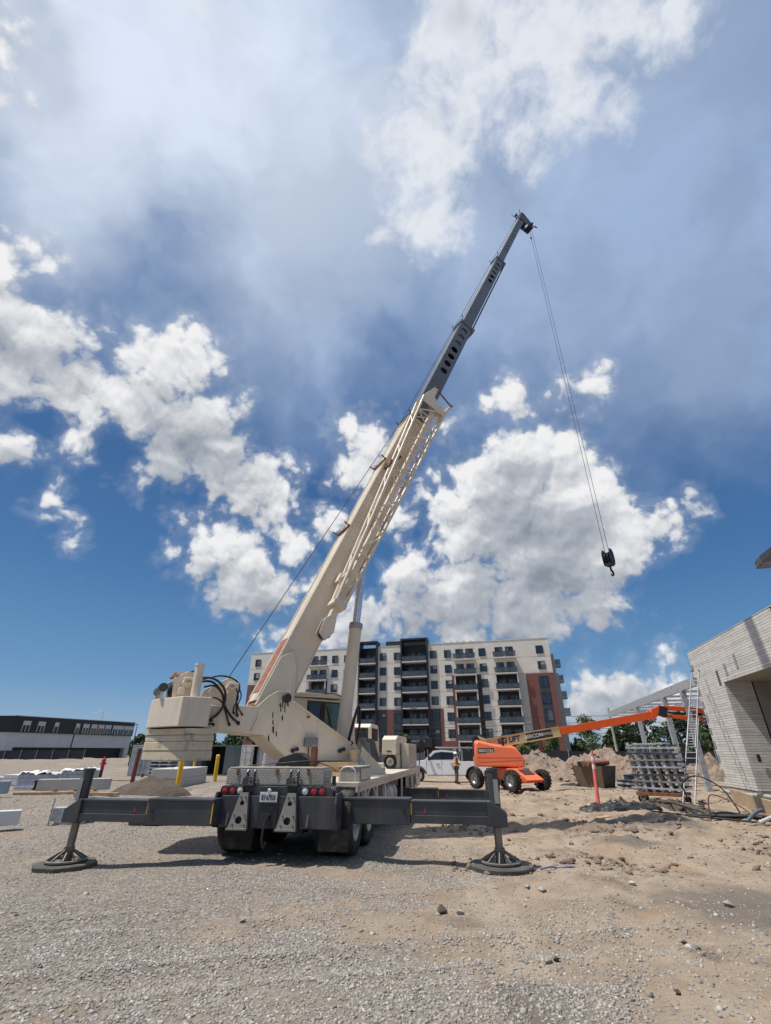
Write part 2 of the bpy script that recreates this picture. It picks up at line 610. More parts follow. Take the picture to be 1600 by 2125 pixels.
M_GALV = mat('galvanised_steel', (0.46, 0.48, 0.50), 0.48, 0.35, 0.22, 7, (0.22, 0.23, 0.25), 0.5, 3)
M_ALU = mat('aluminium', (0.30, 0.31, 0.32), 0.5, 0.5, 0.1, 6)
M_CONC = mat('concrete', (0.40, 0.375, 0.34), 0.88, 0, 0.12, 2.0, (0.20, 0.17, 0.14), 0.45, 1.7, bump=0.004, bump_scale=25)
M_PALE = mat('pale_precast', (0.50, 0.48, 0.44), 0.85, 0, 0.08, 2.0, (0.30, 0.27, 0.23), 0.4, 2)
M_WHITE = mat('white_sheet', (0.64, 0.64, 0.64), 0.6, 0, 0.06, 3, (0.5, 0.48, 0.45), 0.3, 4)
M_WOOD = mat('lumber', (0.46, 0.32, 0.19), 0.8, 0, 0.2, 4, (0.22, 0.13, 0.07), 0.5, 3)
M_WHITEPAINT = mat('white_car_paint', (0.90, 0.90, 0.89), 0.22, 0, 0.02, 1, (0.6, 0.55, 0.47), 0.15, 2, coat=0.5)
M_ORANGE = mat('orange_paint', (0.78, 0.17, 0.065), 0.42, 0, 0.06, 1.5, (0.35, 0.15, 0.08), 0.3, 3)
M_ORANGE2 = mat('bright_orange_paint', (0.85, 0.115, 0.015), 0.4, 0, 0.05, 1.5)
M_LIFTCREAM = mat('lift_cream_paint', (0.66, 0.50, 0.24), 0.45, 0, 0.05, 1.5, (0.4, 0.3, 0.15), 0.3, 3)
M_DECAL = mat('dark_decal', (0.035, 0.033, 0.035), 0.4, 0, 0.1, 3)
M_LETTER = mat('white_lettering', (0.82, 0.82, 0.80), 0.5, 0, 0.02, 3)
M_NAVY = mat('navy_lettering', (0.02, 0.022, 0.06), 0.5, 0, 0.05, 3)
M_PLATE = mat('licence_plate_white', (0.62, 0.62, 0.58), 0.35, 0, 0.06, 8)
M_CARGLASS = glass('car_glass', (0.012, 0.015, 0.022), 0.04)
M_CABGLASS = glass('cab_glass', (0.06, 0.12, 0.11), 0.03)
M_SKIN = mat('skin', (0.42, 0.25, 0.17), 0.6, 0, 0.08, 8)
M_VEST = mat('orange_vest', (0.92, 0.19, 0.03), 0.8, 0, 0.08, 6)
M_VESTY = mat('yellow_band', (0.72, 0.70, 0.12), 0.5, 0, 0.05, 6)
M_TROUSER = mat('dark_trousers', (0.085, 0.085, 0.075), 0.9, 0, 0.2, 9)
M_SHIRT = mat('dark_shirt', (0.04, 0.042, 0.05), 0.9, 0, 0.2, 9)
M_HAT = mat('white_hard_hat', (0.74, 0.72, 0.66), 0.35, 0, 0.05, 5)
M_BOOT = mat('boots', (0.10, 0.07, 0.05), 0.8, 0, 0.2, 9)


def tread_plate():
    m_ = mat('tread_plate', (0.42, 0.39, 0.35), 0.5, 0.3, 0.12, 3, (0.24, 0.19, 0.14), 0.5, 3, streak=True)
    t = NT(m_.node_tree)
    b = [n for n in t.n if n.type == 'BSDF_PRINCIPLED'][0]
    co = t.node('ShaderNodeTexCoord').outputs['Object']
    mp = t.node('ShaderNodeMapping')
    mp.inputs['Rotation'].default_value = (0.0, rad(45), 0.0)
    t.put(mp.inputs[0], co)
    w1 = t.node('ShaderNodeTexWave', wave_type='BANDS', bands_direction='X')
    w1.inputs['Scale'].default_value = 9.0
    t.put(w1.inputs['Vector'], mp.outputs[0])
    w2 = t.node('ShaderNodeTexWave', wave_type='BANDS', bands_direction='Z')
    w2.inputs['Scale'].default_value = 9.0
    t.put(w2.inputs['Vector'], mp.outputs[0])
    bp = t.node('ShaderNodeBump')
    bp.inputs['Distance'].default_value = 0.012
    bp.inputs['Strength'].default_value = 0.9
    t.put(bp.inputs['Height'], t.m('POWER', t.m('MAXIMUM', w1.outputs['Fac'], w2.outputs['Fac']), 3.0))
    t.put(b.inputs['Normal'], bp.outputs[0])
    return m_


M_TREAD = tread_plate()

# ------------------------------------------------------------------ ground
def sstep(a, b, x):
    t = np.clip((np.asarray(x, float) - a) / (b - a), 0, 1)
    return t * t * (3 - 2 * t)


def vnoise(x, y, seed=0):
    """smooth value noise for numpy arrays"""
    x, y = np.asarray(x, float), np.asarray(y, float)
    xi, yi = np.floor(x).astype(np.int64), np.floor(y).astype(np.int64)
    fx, fy = x - xi, y - yi
    fx, fy = fx * fx * (3 - 2 * fx), fy * fy * (3 - 2 * fy)

    def h(i, j):
        n = (i * 374761393 + j * 668265263 + seed * 982451653) & 0x7fffffff
        n = ((n ^ (n >> 13)) * 1274126177) & 0x7fffffff
        return ((n ^ (n >> 16)) & 0xffff) / 65535.0
    return (h(xi, yi) * (1 - fx) + h(xi + 1, yi) * fx) * (1 - fy) + (h(xi, yi + 1) * (1 - fx) + h(xi + 1, yi + 1) * fx) * fy


def fbm(x, y, oct=5, seed=0, gain=0.5):
    a, s, o = 1.0, 0.0, 0.0
    for k in range(oct):
        s = s + a * vnoise(np.asarray(x) * 2 ** k + 17.3 * k, np.asarray(y) * 2 ** k - 9.1 * k, seed + k)
        o += a
        a *= gain
    return s / o


def base_h(x, y):
    x, y = np.asarray(x, float), np.asarray(y, float)
    z = -0.16 * sstep(-4, 4, x) * sstep(13, 26, y) - 0.40 * sstep(32, 52, y)
    z = z - 0.08 * sstep(-3, -5, x) * (1 - sstep(12, 16, y)) * sstep(6, 9, y)
    return z


def ground_h(x, y):
    x, y = np.asarray(x, float), np.asarray(y, float)
    z = base_h(x, y)
    near = 1 - sstep(60, 110, y)
    z = z + near * 0.09 * (fbm(x * 0.45, y * 0.45, 4, 3) - 0.5)
    z = z + near * 0.035 * (fbm(x * 2.1, y * 2.1, 4, 11) - 0.5)
    # churned earth on the right
    ch = sstep(0.5, 4.0, x) * (0.25 + 0.75 * sstep(7.0, 12, y)) * (1 - sstep(26, 34, y))
    z = z + ch * (0.42 * (fbm(x * 0.8 + 5, y * 0.8, 5, 21, 0.62) - 0.5) + 0.16 * np.abs(fbm(x * 3.0, y * 3.0, 3, 25) - 0.5))
    # wheel ruts
    for (ax, ay, bx, by, bow) in ((1.6, 3.6, 8.2, 16.0, 0.5), (3.6, 3.2, 10.0, 15.5, 0.5), (-6.5, 5.0, 3.5, 7.6, 0.35), (-6.0, 3.6, 4.2, 6.0, 0.35)):
        L2 = math.hypot(bx - ax, by - ay)
        ux, uy = (bx - ax) / L2, (by - ay) / L2
        al = (x - ax) * ux + (y - ay) * uy
        d = (x - ax) * -uy + (y - ay) * ux - bow * np.sin(al / L2 * pi) + 0.12 * (fbm(x * 0.7, y * 0.7, 3, 61) - 0.5)
        on = sstep(0, 1.0, al) * (1 - sstep(L2 - 1.5, L2, al)) * (0.4 + 0.6 * fbm(x * 0.9, y * 0.9, 3, 67))
        z = z + on * (-0.040 * np.exp(-(d / 0.17) ** 2) + 0.022 * np.exp(-((np.abs(d) - 0.30) / 0.10) ** 2))
    # rough rise on the left
    lf = sstep(-7.5, -10.0, x) * sstep(13, 16, y) * (1 - sstep(20, 24, y))
    z = z + lf * 0.16 * fbm(x * 0.9, y * 0.9, 5, 31, 0.6)
    # flat bearing places: outrigger pads, tyres
    for (px_, py_, pz_) in PADS:
        w = np.exp(-(((x - px_) ** 2 + (y - py_) ** 2) / 0.55) ** 2)
        z = z * (1 - w) + w * pz_
    return z


def gh(x, y):
    return float(ground_h(np.array([x]), np.array([y]))[0])


ORG = Vector((-1.78, 9.0, 0.0))
HEAD = rad(10)


def car_w(r, f, z=0.0):
    return Vector((ORG.x + r * cos(HEAD) + f * sin(HEAD), ORG.y - r * sin(HEAD) + f * cos(HEAD), z))


PADS = [(*car_w(3.55, 0.55)[:2], -0.02), (*car_w(-3.52, -0.15)[:2], -0.09)]
for _f in (0.75, 1.85, 7.7, 8.9):
    for _r in (-1.0, 0.0, 1.0):
        PADS.append((*car_w(_r, _f)[:2], 0.05 if _f < 4 else 0.02))


def ground_material():
    m_ = bpy.data.materials.new('earth_and_gravel')
    m_.use_nodes = True
    t = NT(m_.node_tree)
    t.n.clear()
    out = t.node('ShaderNodeOutputMaterial')
    b = t.node('ShaderNodeBsdfPrincipled')
    t.l.new(b.outputs[0], out.inputs[0])
    co = t.node('ShaderNodeTexCoord').outputs['Object']
    sp = t.node('ShaderNodeSeparateXYZ')
    t.put(sp.inputs[0], co)
    n_big = t.noise(co, 0.35, 5, 0.6)
    n_mid = t.noise(co, 1.7, 6, 0.62)
    n_fine = t.noise(co, 30, 5, 0.7)
    # earth colour
    earth = t.mix(t.ss(n_mid, 0.3, 0.7), (0.275, 0.205, 0.145), (0.385, 0.305, 0.228))
    earth = t.mix(t.ss(n_big, 0.52, 0.68, 0, 0.7), earth, (0.345, 0.235, 0.150))
    earth = t.mix(t.ss(t.noise(co, 0.9, 7, 0.65), 0.53, 0.68, 0, 0.7), earth, (0.125, 0.110, 0.096))
    # wheel tracks: long faint bands of packed earth
    mp = t.node('ShaderNodeMapping')
    mp.inputs['Rotation'].default_value = (0, 0, rad(-35))
    mp.inputs['Scale'].default_value = (1.1, 0.10, 1)
    t.put(mp.inputs[0], co)
    trk = t.ss(t.noise(mp.outputs[0], 1.0, 5, 0.55), 0.52, 0.64, 0, 0.55)
    earth = t.mix(trk, earth, (0.410, 0.335, 0.255))
    # two ashy stains on the right and one near the feet
    for (sx, sy, sr) in ((4.3, 6.8, 1.5), (1.15, 4.55, 0.55), (6.6, 13.6, 1.6), (5.0, 11.0, 0.9)):
        ds = t.m('ADD', t.v('DISTANCE', co, (sx, sy, 0.0)), t.m('MULTIPLY', t.m('SUBTRACT', t.noise(co, 1.6, 6, 0.65), 0.5), sr * 1.5))
        earth = t.mix(t.ss(ds, sr, sr * 0.35, 0, 0.75), earth, (0.130, 0.118, 0.105))
    # gravel colour: stones by voronoi cells
    vn = t.node('ShaderNodeTexVoronoi', feature='F1')
    vn.inputs['Scale'].default_value = 24.0
    t.put(vn.inputs['Vector'], co)
    grey = t.node('ShaderNodeValToRGB')
    g = grey.color_ramp
    g.elements[0].position, g.elements[0].color = 0.0, (0.150, 0.146, 0.140, 1)
    g.elements[1].position, g.elements[1].color = 1.0, (0.43, 0.405, 0.365, 1)
    e = g.elements.new(0.5)
    e.color = (0.285, 0.265, 0.237, 1)
    sv = t.node('ShaderNodeSeparateColor')
    t.put(sv.inputs[0], vn.outputs['Color'])
    t.put(grey.inputs[0], sv.outputs[0])
    gravel = t.mix(t.ss(vn.outputs['Distance'], 0.28, 0.55, 0, 0.5), grey.outputs[0], (0.16, 0.13, 0.10))
    # where gravel lies: left and in front of the crane, less on the right
    gm = t.m('ADD', n_big, t.m('MULTIPLY', n_mid, 0.5))
    side = t.ss(sp.outputs[0], -4.0, 6.5, 0.14, -0.24)
    gm = t.m('ADD', gm, side)
    gmask = t.ss(t.m('SUBTRACT', gm, t.m('MULTIPLY', trk, 0.25)), 0.66, 0.88)
    col = t.mix(t.m('MULTIPLY', gmask, 0.75), earth, gravel)
    col = t.mix(t.ss(n_fine, 0.35, 0.7, 0.0, 0.35), col, t.v('SCALE', col, scale=0.55))
    # lawn and dry grass far beyond the fences
    far = t.ss(sp.outputs[1], 108, 125)
    col = t.mix(far, col, t.mix(n_mid, (0.10, 0.12, 0.05), (0.17, 0.16, 0.10)))
    t.put(b.inputs['Base Color'], col)
    b.inputs['Roughness'].default_value = 0.95
    b.inputs['Specular IOR Level'].default_value = 0.2
    bp = t.node('ShaderNodeBump')
    bp.inputs['Distance'].default_value = 0.045
    bp.inputs['Strength'].default_value = 0.9
    hgt = t.m('ADD', t.m('MULTIPLY', t.noise(co, 9, 8, 0.7), 1.0), t.m('MULTIPLY', t.m('SUBTRACT', 1.0, vn.outputs['Distance']), t.m('MULTIPLY', gmask, 0.5)))
    t.put(bp.inputs['Height'], hgt)
    t.put(b.inputs['Normal'], bp.outputs[0])
    return m_


def spread(lo, hi, step, far, ratio=1.13):
    """evenly stepped from lo to hi, then growing out to +-far"""
    mid = list(np.arange(lo, hi + step * 0.5, step))
    a, s = [], step
    x = lo
    while x > -far:
        s *= ratio
        x -= s
        a.append(x)
    bb, s = [], step
    x = hi
    while x < far:
        s *= ratio
        x += s
        bb.append(x)
    return np.array(a[::-1] + mid + bb)


def grid_mesh(name, xs, ys, hfun):
    X, Y = np.meshgrid(xs, ys)
    Z = hfun(X, Y)
    n, m_ = len(ys), len(xs)
    co = np.stack([X, Y, Z], -1).reshape(-1, 3).astype(np.float32)
    idx = np.arange(n * m_).reshape(n, m_)
    q = np.stack([idx[:-1, :-1], idx[:-1, 1:], idx[1:, 1:], idx[1:, :-1]], -1).reshape(-1, 4)
    me = bpy.data.meshes.new(name)
    me.vertices.add(len(co))
    me.vertices.foreach_set('co', co.ravel())
    me.loops.add(q.size)
    me.loops.foreach_set('vertex_index', q.ravel().astype(np.int32))
    me.polygons.add(len(q))
    me.polygons.foreach_set('loop_start', np.arange(0, q.size, 4, dtype=np.int32))
    me.update(calc_edges=True)
    return me


me = grid_mesh('ground', spread(-13, 15, 0.09, 2200, 1.10), spread(3.0, 20, 0.09, 2600, 1.10), ground_h)
ground = mkobj('ground', me, ground_material(), fix=False, kind='structure')
me.shade_smooth()


def stone_material(name='gravel_stone'):
    m_ = bpy.data.materials.new(name)
    m_.use_nodes = True
    t = NT(m_.node_tree)
    t.n.clear()
    out = t.node('ShaderNodeOutputMaterial')
    b = t.node('ShaderNodeBsdfPrincipled')
    t.l.new(b.outputs[0], out.inputs[0])
    at = t.node('ShaderNodeAttribute', attribute_name='tone')
    r = t.node('ShaderNodeValToRGB')
    t.put(r.inputs[0], at.outputs['Fac'])
    q = r.color_ramp
    q.elements[0].position, q.elements[0].color = 0.0, (0.185, 0.178, 0.170, 1)
    q.elements[1].position, q.elements[1].color = 1.0, (0.50, 0.470, 0.425, 1)
    for p_, c_ in ((0.35, (0.270, 0.252, 0.226)), (0.6, (0.320, 0.285, 0.240)), (0.82, (0.345, 0.330, 0.308))):
        e = q.elements.new(p_)
        e.color = (*c_, 1)
    co = t.node('ShaderNodeTexCoord').outputs['Object']
    c = t.mix(t.ss(t.noise(co, 60, 4, 0.6), 0.35, 0.7, 0, 0.2), r.outputs[0], (0.28, 0.225, 0.165))
    t.put(b.inputs['Base Color'], c)
    b.inputs['Roughness'].default_value = 0.9
    b.inputs['Specular IOR Level'].default_value = 0.25
    return m_


M_STONE = stone_material()


def stones_mesh(name, pos, size, seed):
    """crushed stones: jittered octahedra, all in one mesh"""
    g = np.random.default_rng(seed)
    n = len(pos)
    base = np.array([[1, 0, 0], [-1, 0, 0], [0, 1, 0], [0, -1, 0], [0, 0, 1], [0, 0, -1]], float)
    faces = np.array([[0, 2, 4], [2, 1, 4], [1, 3, 4], [3, 0, 4], [2, 0, 5], [1, 2, 5], [3, 1, 5], [0, 3, 5]])
    V = base[None] * (1 + 0.35 * (g.random((n, 6, 1)) - 0.5)) + 0.42 * (g.random((n, 6, 3)) - 0.5)
    V = V * np.stack([np.ones(n), 0.65 + 0.3 * g.random(n), 0.42 + 0.3 * g.random(n)], -1)[:, None]
    # random tilt and turn
    a, t1, t2 = g.random(n) * 2 * pi, (g.random(n) - 0.5) * 0.9, (g.random(n) - 0.5) * 0.9
    ca, sa = np.cos(a), np.sin(a)
    x, y, z = V[..., 0], V[..., 1], V[..., 2]
    y, z = y * np.cos(t1)[:, None] - z * np.sin(t1)[:, None], y * np.sin(t1)[:, None] + z * np.cos(t1)[:, None]
    x, z = x * np.cos(t2)[:, None] - z * np.sin(t2)[:, None], x * np.sin(t2)[:, None] + z * np.cos(t2)[:, None]
    x, y = x * ca[:, None] - y * sa[:, None], x * sa[:, None] + y * ca[:, None]
    V = np.stack([x, y, z], -1) * size[:, None, None] + pos[:, None]
    F = (faces[None] + (np.arange(n) * 6)[:, None, None]).reshape(-1, 3)
    me = bpy.data.meshes.new(name)
    me.vertices.add(n * 6)
    me.vertices.foreach_set('co', V.astype(np.float32).ravel())
    me.loops.add(F.size)
    me.loops.foreach_set('vertex_index', F.ravel().astype(np.int32))
    me.polygons.add(len(F))
    me.polygons.foreach_set('loop_start', np.arange(0, F.size, 3, dtype=np.int32))
    tone = me.attributes.new('tone', 'FLOAT', 'FACE')
    tone.data.foreach_set('value', np.repeat(g.random(n), 8).astype(np.float32))
    me.update(calc_edges=True)
    return me


def scatter(seed, y0, y1, per_m2, s0, s1, right_keep, margin=1.6):
    g = np.random.default_rng(seed)
    W = 0.72 * y1 + margin
    n = int((y1 - y0) * 2 * W * per_m2)
    x, y = (g.random(n) * 2 - 1) * W, y0 + g.random(n) * (y1 - y0)
    ok = np.abs(x) < 0.72 * y + margin
    x, y = x[ok], y[ok]
    gm = 0.55 * fbm(x * 0.45 + 3, y * 0.45, 4, 41) + 0.45 * fbm(x * 1.3, y * 1.3, 4, 43) + (0.07 - 0.22 * sstep(-4.0, 6.0, x))
    dens = np.clip((gm - 0.43) / 0.17, 0, 1) ** 1.4
    keep = g.random(len(x)) < np.maximum(dens, right_keep)
    x, y = x[keep], y[keep]
    s = s0 + (s1 - s0) * g.random(len(x)) ** 3.8
    z = ground_h(x, y) - s * 0.06
    return np.stack([x, y, z], -1), s


P1, S1 = scatter(1, 3.6, 6.2, 6200, 0.004, 0.027, 0.12)
P2, S2 = scatter(2, 6.2, 9.5, 2600, 0.005, 0.026, 0.09)
P3, S3 = scatter(3, 9.5, 15.0, 480, 0.009, 0.036, 0.09)
P4, S4 = scatter(4, 15.0, 34.0, 45, 0.022, 0.055, 0.06)
P5, S5 = scatter(6, 3.6, 16.0, 16, 0.016, 0.050, 1.0)
mkobj('gravel', stones_mesh('gravel', np.concatenate([P1, P2, P3, P4, P5]), np.concatenate([S1, S2, S3, S4, S5]), 5), M_STONE, fix=False, kind='stuff',
      label='loose crushed gravel strewn over the site', category='gravel')

# ------------------------------------------------------------------ truck crane
crane = empty('truck_crane', (ORG.x, ORG.y, 0), -HEAD,
              'cream and dark grey truck crane with its long telescopic boom raised, standing on outriggers', 'crane')
XS = Matrix.Translation((-0.18, 3.39, 0)) @ Matrix.Rotation(rad(40), 4, 'Z')          # slewing upper: x forward, y left
ELEV = rad(66.05)
XB = XS @ Matrix.Translation((-1.3, 0, 2.68)) @ Matrix.Rotation(-ELEV, 4, 'Y')         # boom: x along, z away from its belly
CR_W = Matrix.Translation((ORG.x, ORG.y, 0)) @ Matrix.Rotation(-HEAD, 4, 'Z')


def tyre_prof(r, w):
    return [(r * 0.56, -w * 0.42), (r * 0.62, -w * 0.48), (r * 0.80, -w * 0.5), (r * 0.93, -w * 0.46), (r * 0.985, -w * 0.36), (r, -w * 0.2), (r, -w * 0.05), (r * 0.985, -w * 0.03),
            (r * 0.985, w * 0.03), (r, w * 0.05), (r, w * 0.2), (r * 0.985, w * 0.36), (r * 0.93, w * 0.46), (r * 0.80, w * 0.5), (r * 0.62, w * 0.48), (r * 0.56, w * 0.42)]


def make_wheel(name, parent, c, axis, r, w, rim_mat, xf=None, lugs=0, out=1):
    """wheel part with tyre and rim below it; axis points outwards"""
    ax = Vector(axis).normalized()
    hub = MB(xf).lathe(c, ax, [(0.001, w * 0.30), (r * 0.11, w * 0.30), (r * 0.13, w * 0.22), (r * 0.24, w * 0.20), (r * 0.26, w * 0.02)], 16)
    for k in range(8):
        y, z = MB().frame((0, 0, 0), ax)[1:3]
        p = Vector(c) + ax * (w * 0.18) + (y * cos(k * pi / 4) + z * sin(k * pi / 4)) * r * 0.30
        hub.cyl(p, p + ax * (w * 0.1), r * 0.025, n=6)
    wh = hub.build(name, M_STEEL, parent, smooth=35)
    t_ = MB(xf).lathe(c, ax, tyre_prof(r, w), 36)
    if lugs:
        y, z = MB().frame((0, 0, 0), ax)[1:3]
        for k in range(lugs):
            for sgn in (-1, 1):
                a0 = 2 * pi * (k + (0.5 if sgn > 0 else 0)) / lugs
                a1 = a0 + 0.22
                p0 = Vector(c) + ax * (sgn * w * 0.04) + (y * cos(a0) + z * sin(a0)) * r * 1.0
                p1 = Vector(c) + ax * (sgn * w * 0.50) + (y * cos(a1) + z * sin(a1)) * r * 0.955
                t_.bar(p0, p1, r * 0.13, r * 0.11, up=(y * cos(a0) + z * sin(a0)))
    t_.build('tyre', M_RUBBER, wh, smooth=40)
    MB(xf).lathe(c, ax, [(r * 0.57, w * 0.42), (r * 0.575, w * 0.46), (r * 0.53, w * 0.45), (r * 0.50, w * 0.30), (r * 0.44, w * 0.22), (r * 0.40, w * 0.16), (r * 0.25, w * 0.18), (r * 0.23, w * 0.18)], 32).build('rim', rim_mat, wh, smooth=35)
    return wh


def build_carrier():
    P = crane
    # frame and deck
    f = MB()
    f.box2((-0.5, 0.3, 0.45), (0.5, 10.4, 1.02))
    for y in (0.75, 1.85, 7.7, 8.9):
        f.cyl((-1.0, y, 0.52), (1.0, y, 0.52), 0.09)
        f.box2((-0.28, y - 0.2, 0.36), (0.28, y + 0.2, 0.66))
    f.build('chassis_frame', M_BLACK, P, 0.01)
    d = MB()
    d.box2((-1.22, 0.62, 1.045), (1.22, 10.55, 1.125))
    d.build('deck', M_CREAM, P, 0.01)
    for sgn in (-1, 1):
        s = MB()
        x0, x1 = sgn * 1.205, sgn * 1.165
        s.box2((x0, 0.62, 0.965), (x1, 10.55, 1.045))
        for y0, y1, zb in ((0.70, 0.78, 0.55), (1.24, 1.36, 0.62), (2.40, 2.50, 0.50), (3.35, 3.45, 0.50), (6.05, 6.16, 0.50), (6.98, 7.08, 0.55), (8.24, 8.36, 0.62), (9.50, 9.60, 0.55), (10.45, 10.55, 0.55)):
            s.box2((x0, y0, zb), (x1, y1, 0.965))
        s.box2((x0, 2.50, 0.50), (x1, 3.35, 0.60))
        s.box2((x0, 9.60, 0.55), (x1, 10.45, 0.75))
        # wheel arches, pieces of arc between the posts
        for yc in (0.75, 1.85, 7.7, 8.9):
            for k in range(8):
                a0, a1 = pi * (0.12 + 0.095 * k), pi * (0.12 + 0.095 * (k + 1))
                p0 = (sgn * 1.18, yc + 0.60 * cos(a0), 0.42 + 0.57 * sin(a0))
                p1 = (sgn * 1.18, yc + 0.60 * cos(a1), 0.42 + 0.57 * sin(a1))
                if p0[1] > 0.62 and p1[1] > 0.62:
                    s.bar(p0, p1, 0.07, 0.025, up=(0, cos((a0 + a1) / 2), sin((a0 + a1) / 2)))
        s.build('side_skirt', M_CREAM, P, 0.006)
        MB().box2((sgn * 1.15, 2.5, 0.60), (sgn * 0.55, 3.35, 0.96)).build('battery_box', M_GREY, P, 0.01)
        tk = MB().lathe((sgn * 0.86, 3.62, 0.66), (0, 1, 0), [(0.001, 0), (0.26, 0), (0.29, 0.04), (0.29, 1.9), (0.26, 1.94), (0.001, 1.94)], 28).build('fuel_tank', M_CREAM, P, smooth=40)
        for y in (4.0, 4.3, 5.1):
            MB().lathe((sgn * 0.86, y, 0.66), (0, 1, 0), [(0.293, 0), (0.303, 0), (0.303, 0.06), (0.293, 0.06)], 28).build('strap', M_STEEL, tk, smooth=40)
        for y in (0.75, 1.85, 7.7, 8.9):
            make_wheel('wheel', P, (sgn * 1.03, y, 0.54), (sgn, 0, 0), 0.49, 0.30, M_STEEL)
            if y < 4:
                make_wheel('wheel', P, (sgn * 0.68, y, 0.54), (sgn, 0, 0), 0.49, 0.30, M_STEEL)
    # rear outrigger housing that doubles as bumper
    b = MB()
    b.box2((-1.0, -0.02, 0.50), (1.0, 0.60, 0.95))
    bump = b.build('rear_bumper', M_GREY, P, 0.012)
    MB().box2((-1.03, 0.03, 0.953), (0.98, 0.30, 1.085)).build('light_bar', M_GREY, P, 0.008)
    for i, r in enumerate((-0.98, -0.84, -0.70, 0.45, 0.60, 0.74)):
        m_ = M_WHITELENS if i in (2, 3) else M_REDLENS
        tl = MB().lathe((r, 0.03, 1.022), (0, -1, 0), [(0.068, 0), (0.068, 0.028), (0.060, 0.030), (0.058, 0.014)], 24).build('tail_light', M_BLACK, bump, smooth=40)
        MB().lathe((r, 0.03, 1.022), (0, -1, 0), [(0.001, 0.030), (0.034, 0.027), (0.058, 0.016), (0.059, 0.004)], 24).build('reversing_lens' if i in (2, 3) else 'red_lens', m_, bump, smooth=60)
    # licence plate
    MB().box2((-0.305, -0.050, 0.86), (0.0, -0.040, 1.005)).build('licence_plate', M_PLATE, P, 0.003)
    lettering('BY\u00b767935', 0.105, (-0.1525, -0.0535, 0.925), (1, 0, 0), (0, 0, 1), M_NAVY, P, name='plate_number', bold=0.0012, stretch=0.60)
    MB().lathe((-0.15, -0.03, 1.03), (0, -0.8, -0.6), [(0.001, 0.03), (0.03, 0.02), (0.035, 0)], 12).build('plate_lamp', M_WHITELENS, P, smooth=40)
    MB().box2((-0.32, -0.035, 0.50), (0.02, -0.022, 1.04)).build('plate_bracket', M_BLACK, P)
    # tapered steel brackets
    for r in (-0.585, 0.245):
        k = MB()
        k.plate_hole([(r - 0.19, -0.13, 0.505), (r - 0.065, -0.06, 0.995), (r + 0.075, -0.06, 0.995), (r + 0.135, -0.13, 0.505)], (0, 0.02, 0), [(0.22, 0.5, 0.11, 0.20), (0.70, 0.5, 0.07, 0.20)])
        k.box2((r - 0.20, -0.17, 0.480), (r + 0.145, -0.11, 0.505))
        br = k.build('bracket_plate', mat('bracket_grey', (0.23, 0.215, 0.19), 0.55, 0.1, 0.15, 5, (0.08, 0.065, 0.05), 0.6, 5), P)
        c = MB().prism([(r + 0.137, -0.12, 0.50), (r + 0.077, -0.05, 0.99), (r + 0.077, -0.02, 0.99), (r + 0.137, -0.02, 0.50)], (0.02, 0, 0))
        c.prism([(r - 0.19, -0.12, 0.50), (r - 0.067, -0.05, 0.99), (r - 0.067, -0.02, 0.99), (r - 0.19, -0.02, 0.50)], (-0.02, 0, 0))
        c.build('bracket_cheek', M_BLACK, br)
        for dx, z in ((-0.11, 0.55), (0.09, 0.55), (-0.10, 0.68), (0.08, 0.68), (-0.035, 0.93), (0.05, 0.93)):
            MB().cyl((r + dx, -0.118 + (z - 0.5) * 0.14, z), (r + dx, -0.15 + (z - 0.5) * 0.14, z), 0.013, n=6).build('bolt', M_RUST, br)
    # tow pintle, steps and side plates
    t_ = MB().cyl((-0.13, -0.03, 0.66), (-0.13, -0.15, 0.66), 0.045, n=14)
    t_.hose([(-0.13, -0.14, 0.62), (-0.14, -0.17, 0.5), (-0.15, -0.16, 0.36), (-0.13, -0.13, 0.26), (-0.10, -0.13, 0.33)], 0.02)
    t_.build('tow_hook', M_BLACK, P, smooth=40)
    for r in (-0.83, 0.55):
        MB().prism([(r - 0.02, -0.04, 0.50), (r - 0.02, -0.10, 0.53), (r - 0.02, -0.04, 0.70)], (0.04, 0, 0)).build('lug', M_GREY, P, 0.004)
    for r, sgn in ((1.0, 1), (-1.05, -1)):
        MB().prism([(r, -0.06, 0.50), (r, -0.13, 0.62), (r, -0.13, 0.86), (r, -0.08, 1.00), (r, 0.25, 1.00), (r, 0.25, 0.46)], (0.035 * sgn, 0, 0)).build('guide_plate', M_GREY, P, 0.006)
    for x0, x1, zb in ((-0.93, -0.42, 0.19), (0.70, 1.20, 0.20)):
        pts = []
        for k in range(7):
            z = 0.50 - (0.50 - zb) * k / 6
            pts.append((z, 0.10 + 0.02 * sin(k)))
        mf = MB()
        for k in range(6):
            (z0, y0), (z1, y1) = pts[k], pts[k + 1]
            mf.hexa([(x0, y0, z0), (x1, y0, z0), (x1, y0 + 0.012, z0), (x0, y0 + 0.012, z0), (x0, y1, z1), (x1, y1, z1), (x1, y1 + 0.012, z1), (x0, y1 + 0.012, z1)])
        mf.build('mud_flap', M_RUBBER, P, smooth=40)
    # tread plate boxes
    tb = MB().box2((-1.02, 0.10, 1.10), (0.74, 0.58, 1.335)).build('tool_box', M_TREAD, P, 0.008)
    MB().box2((-0.98, 0.10, 1.338), (0.72, 0.58, 1.362)).build('lid', M_TREAD, tb, 0.006)
    for r in (-0.82, -0.10, 0.46):
        MB().prism([(r - 0.03, 0.085, 1.345), (r + 0.03, 0.085, 1.345), (r + 0.012, 0.085, 1.24), (r - 0.012, 0.085, 1.24)], (0, 0.013, 0)).build('latch', M_RUST, tb)
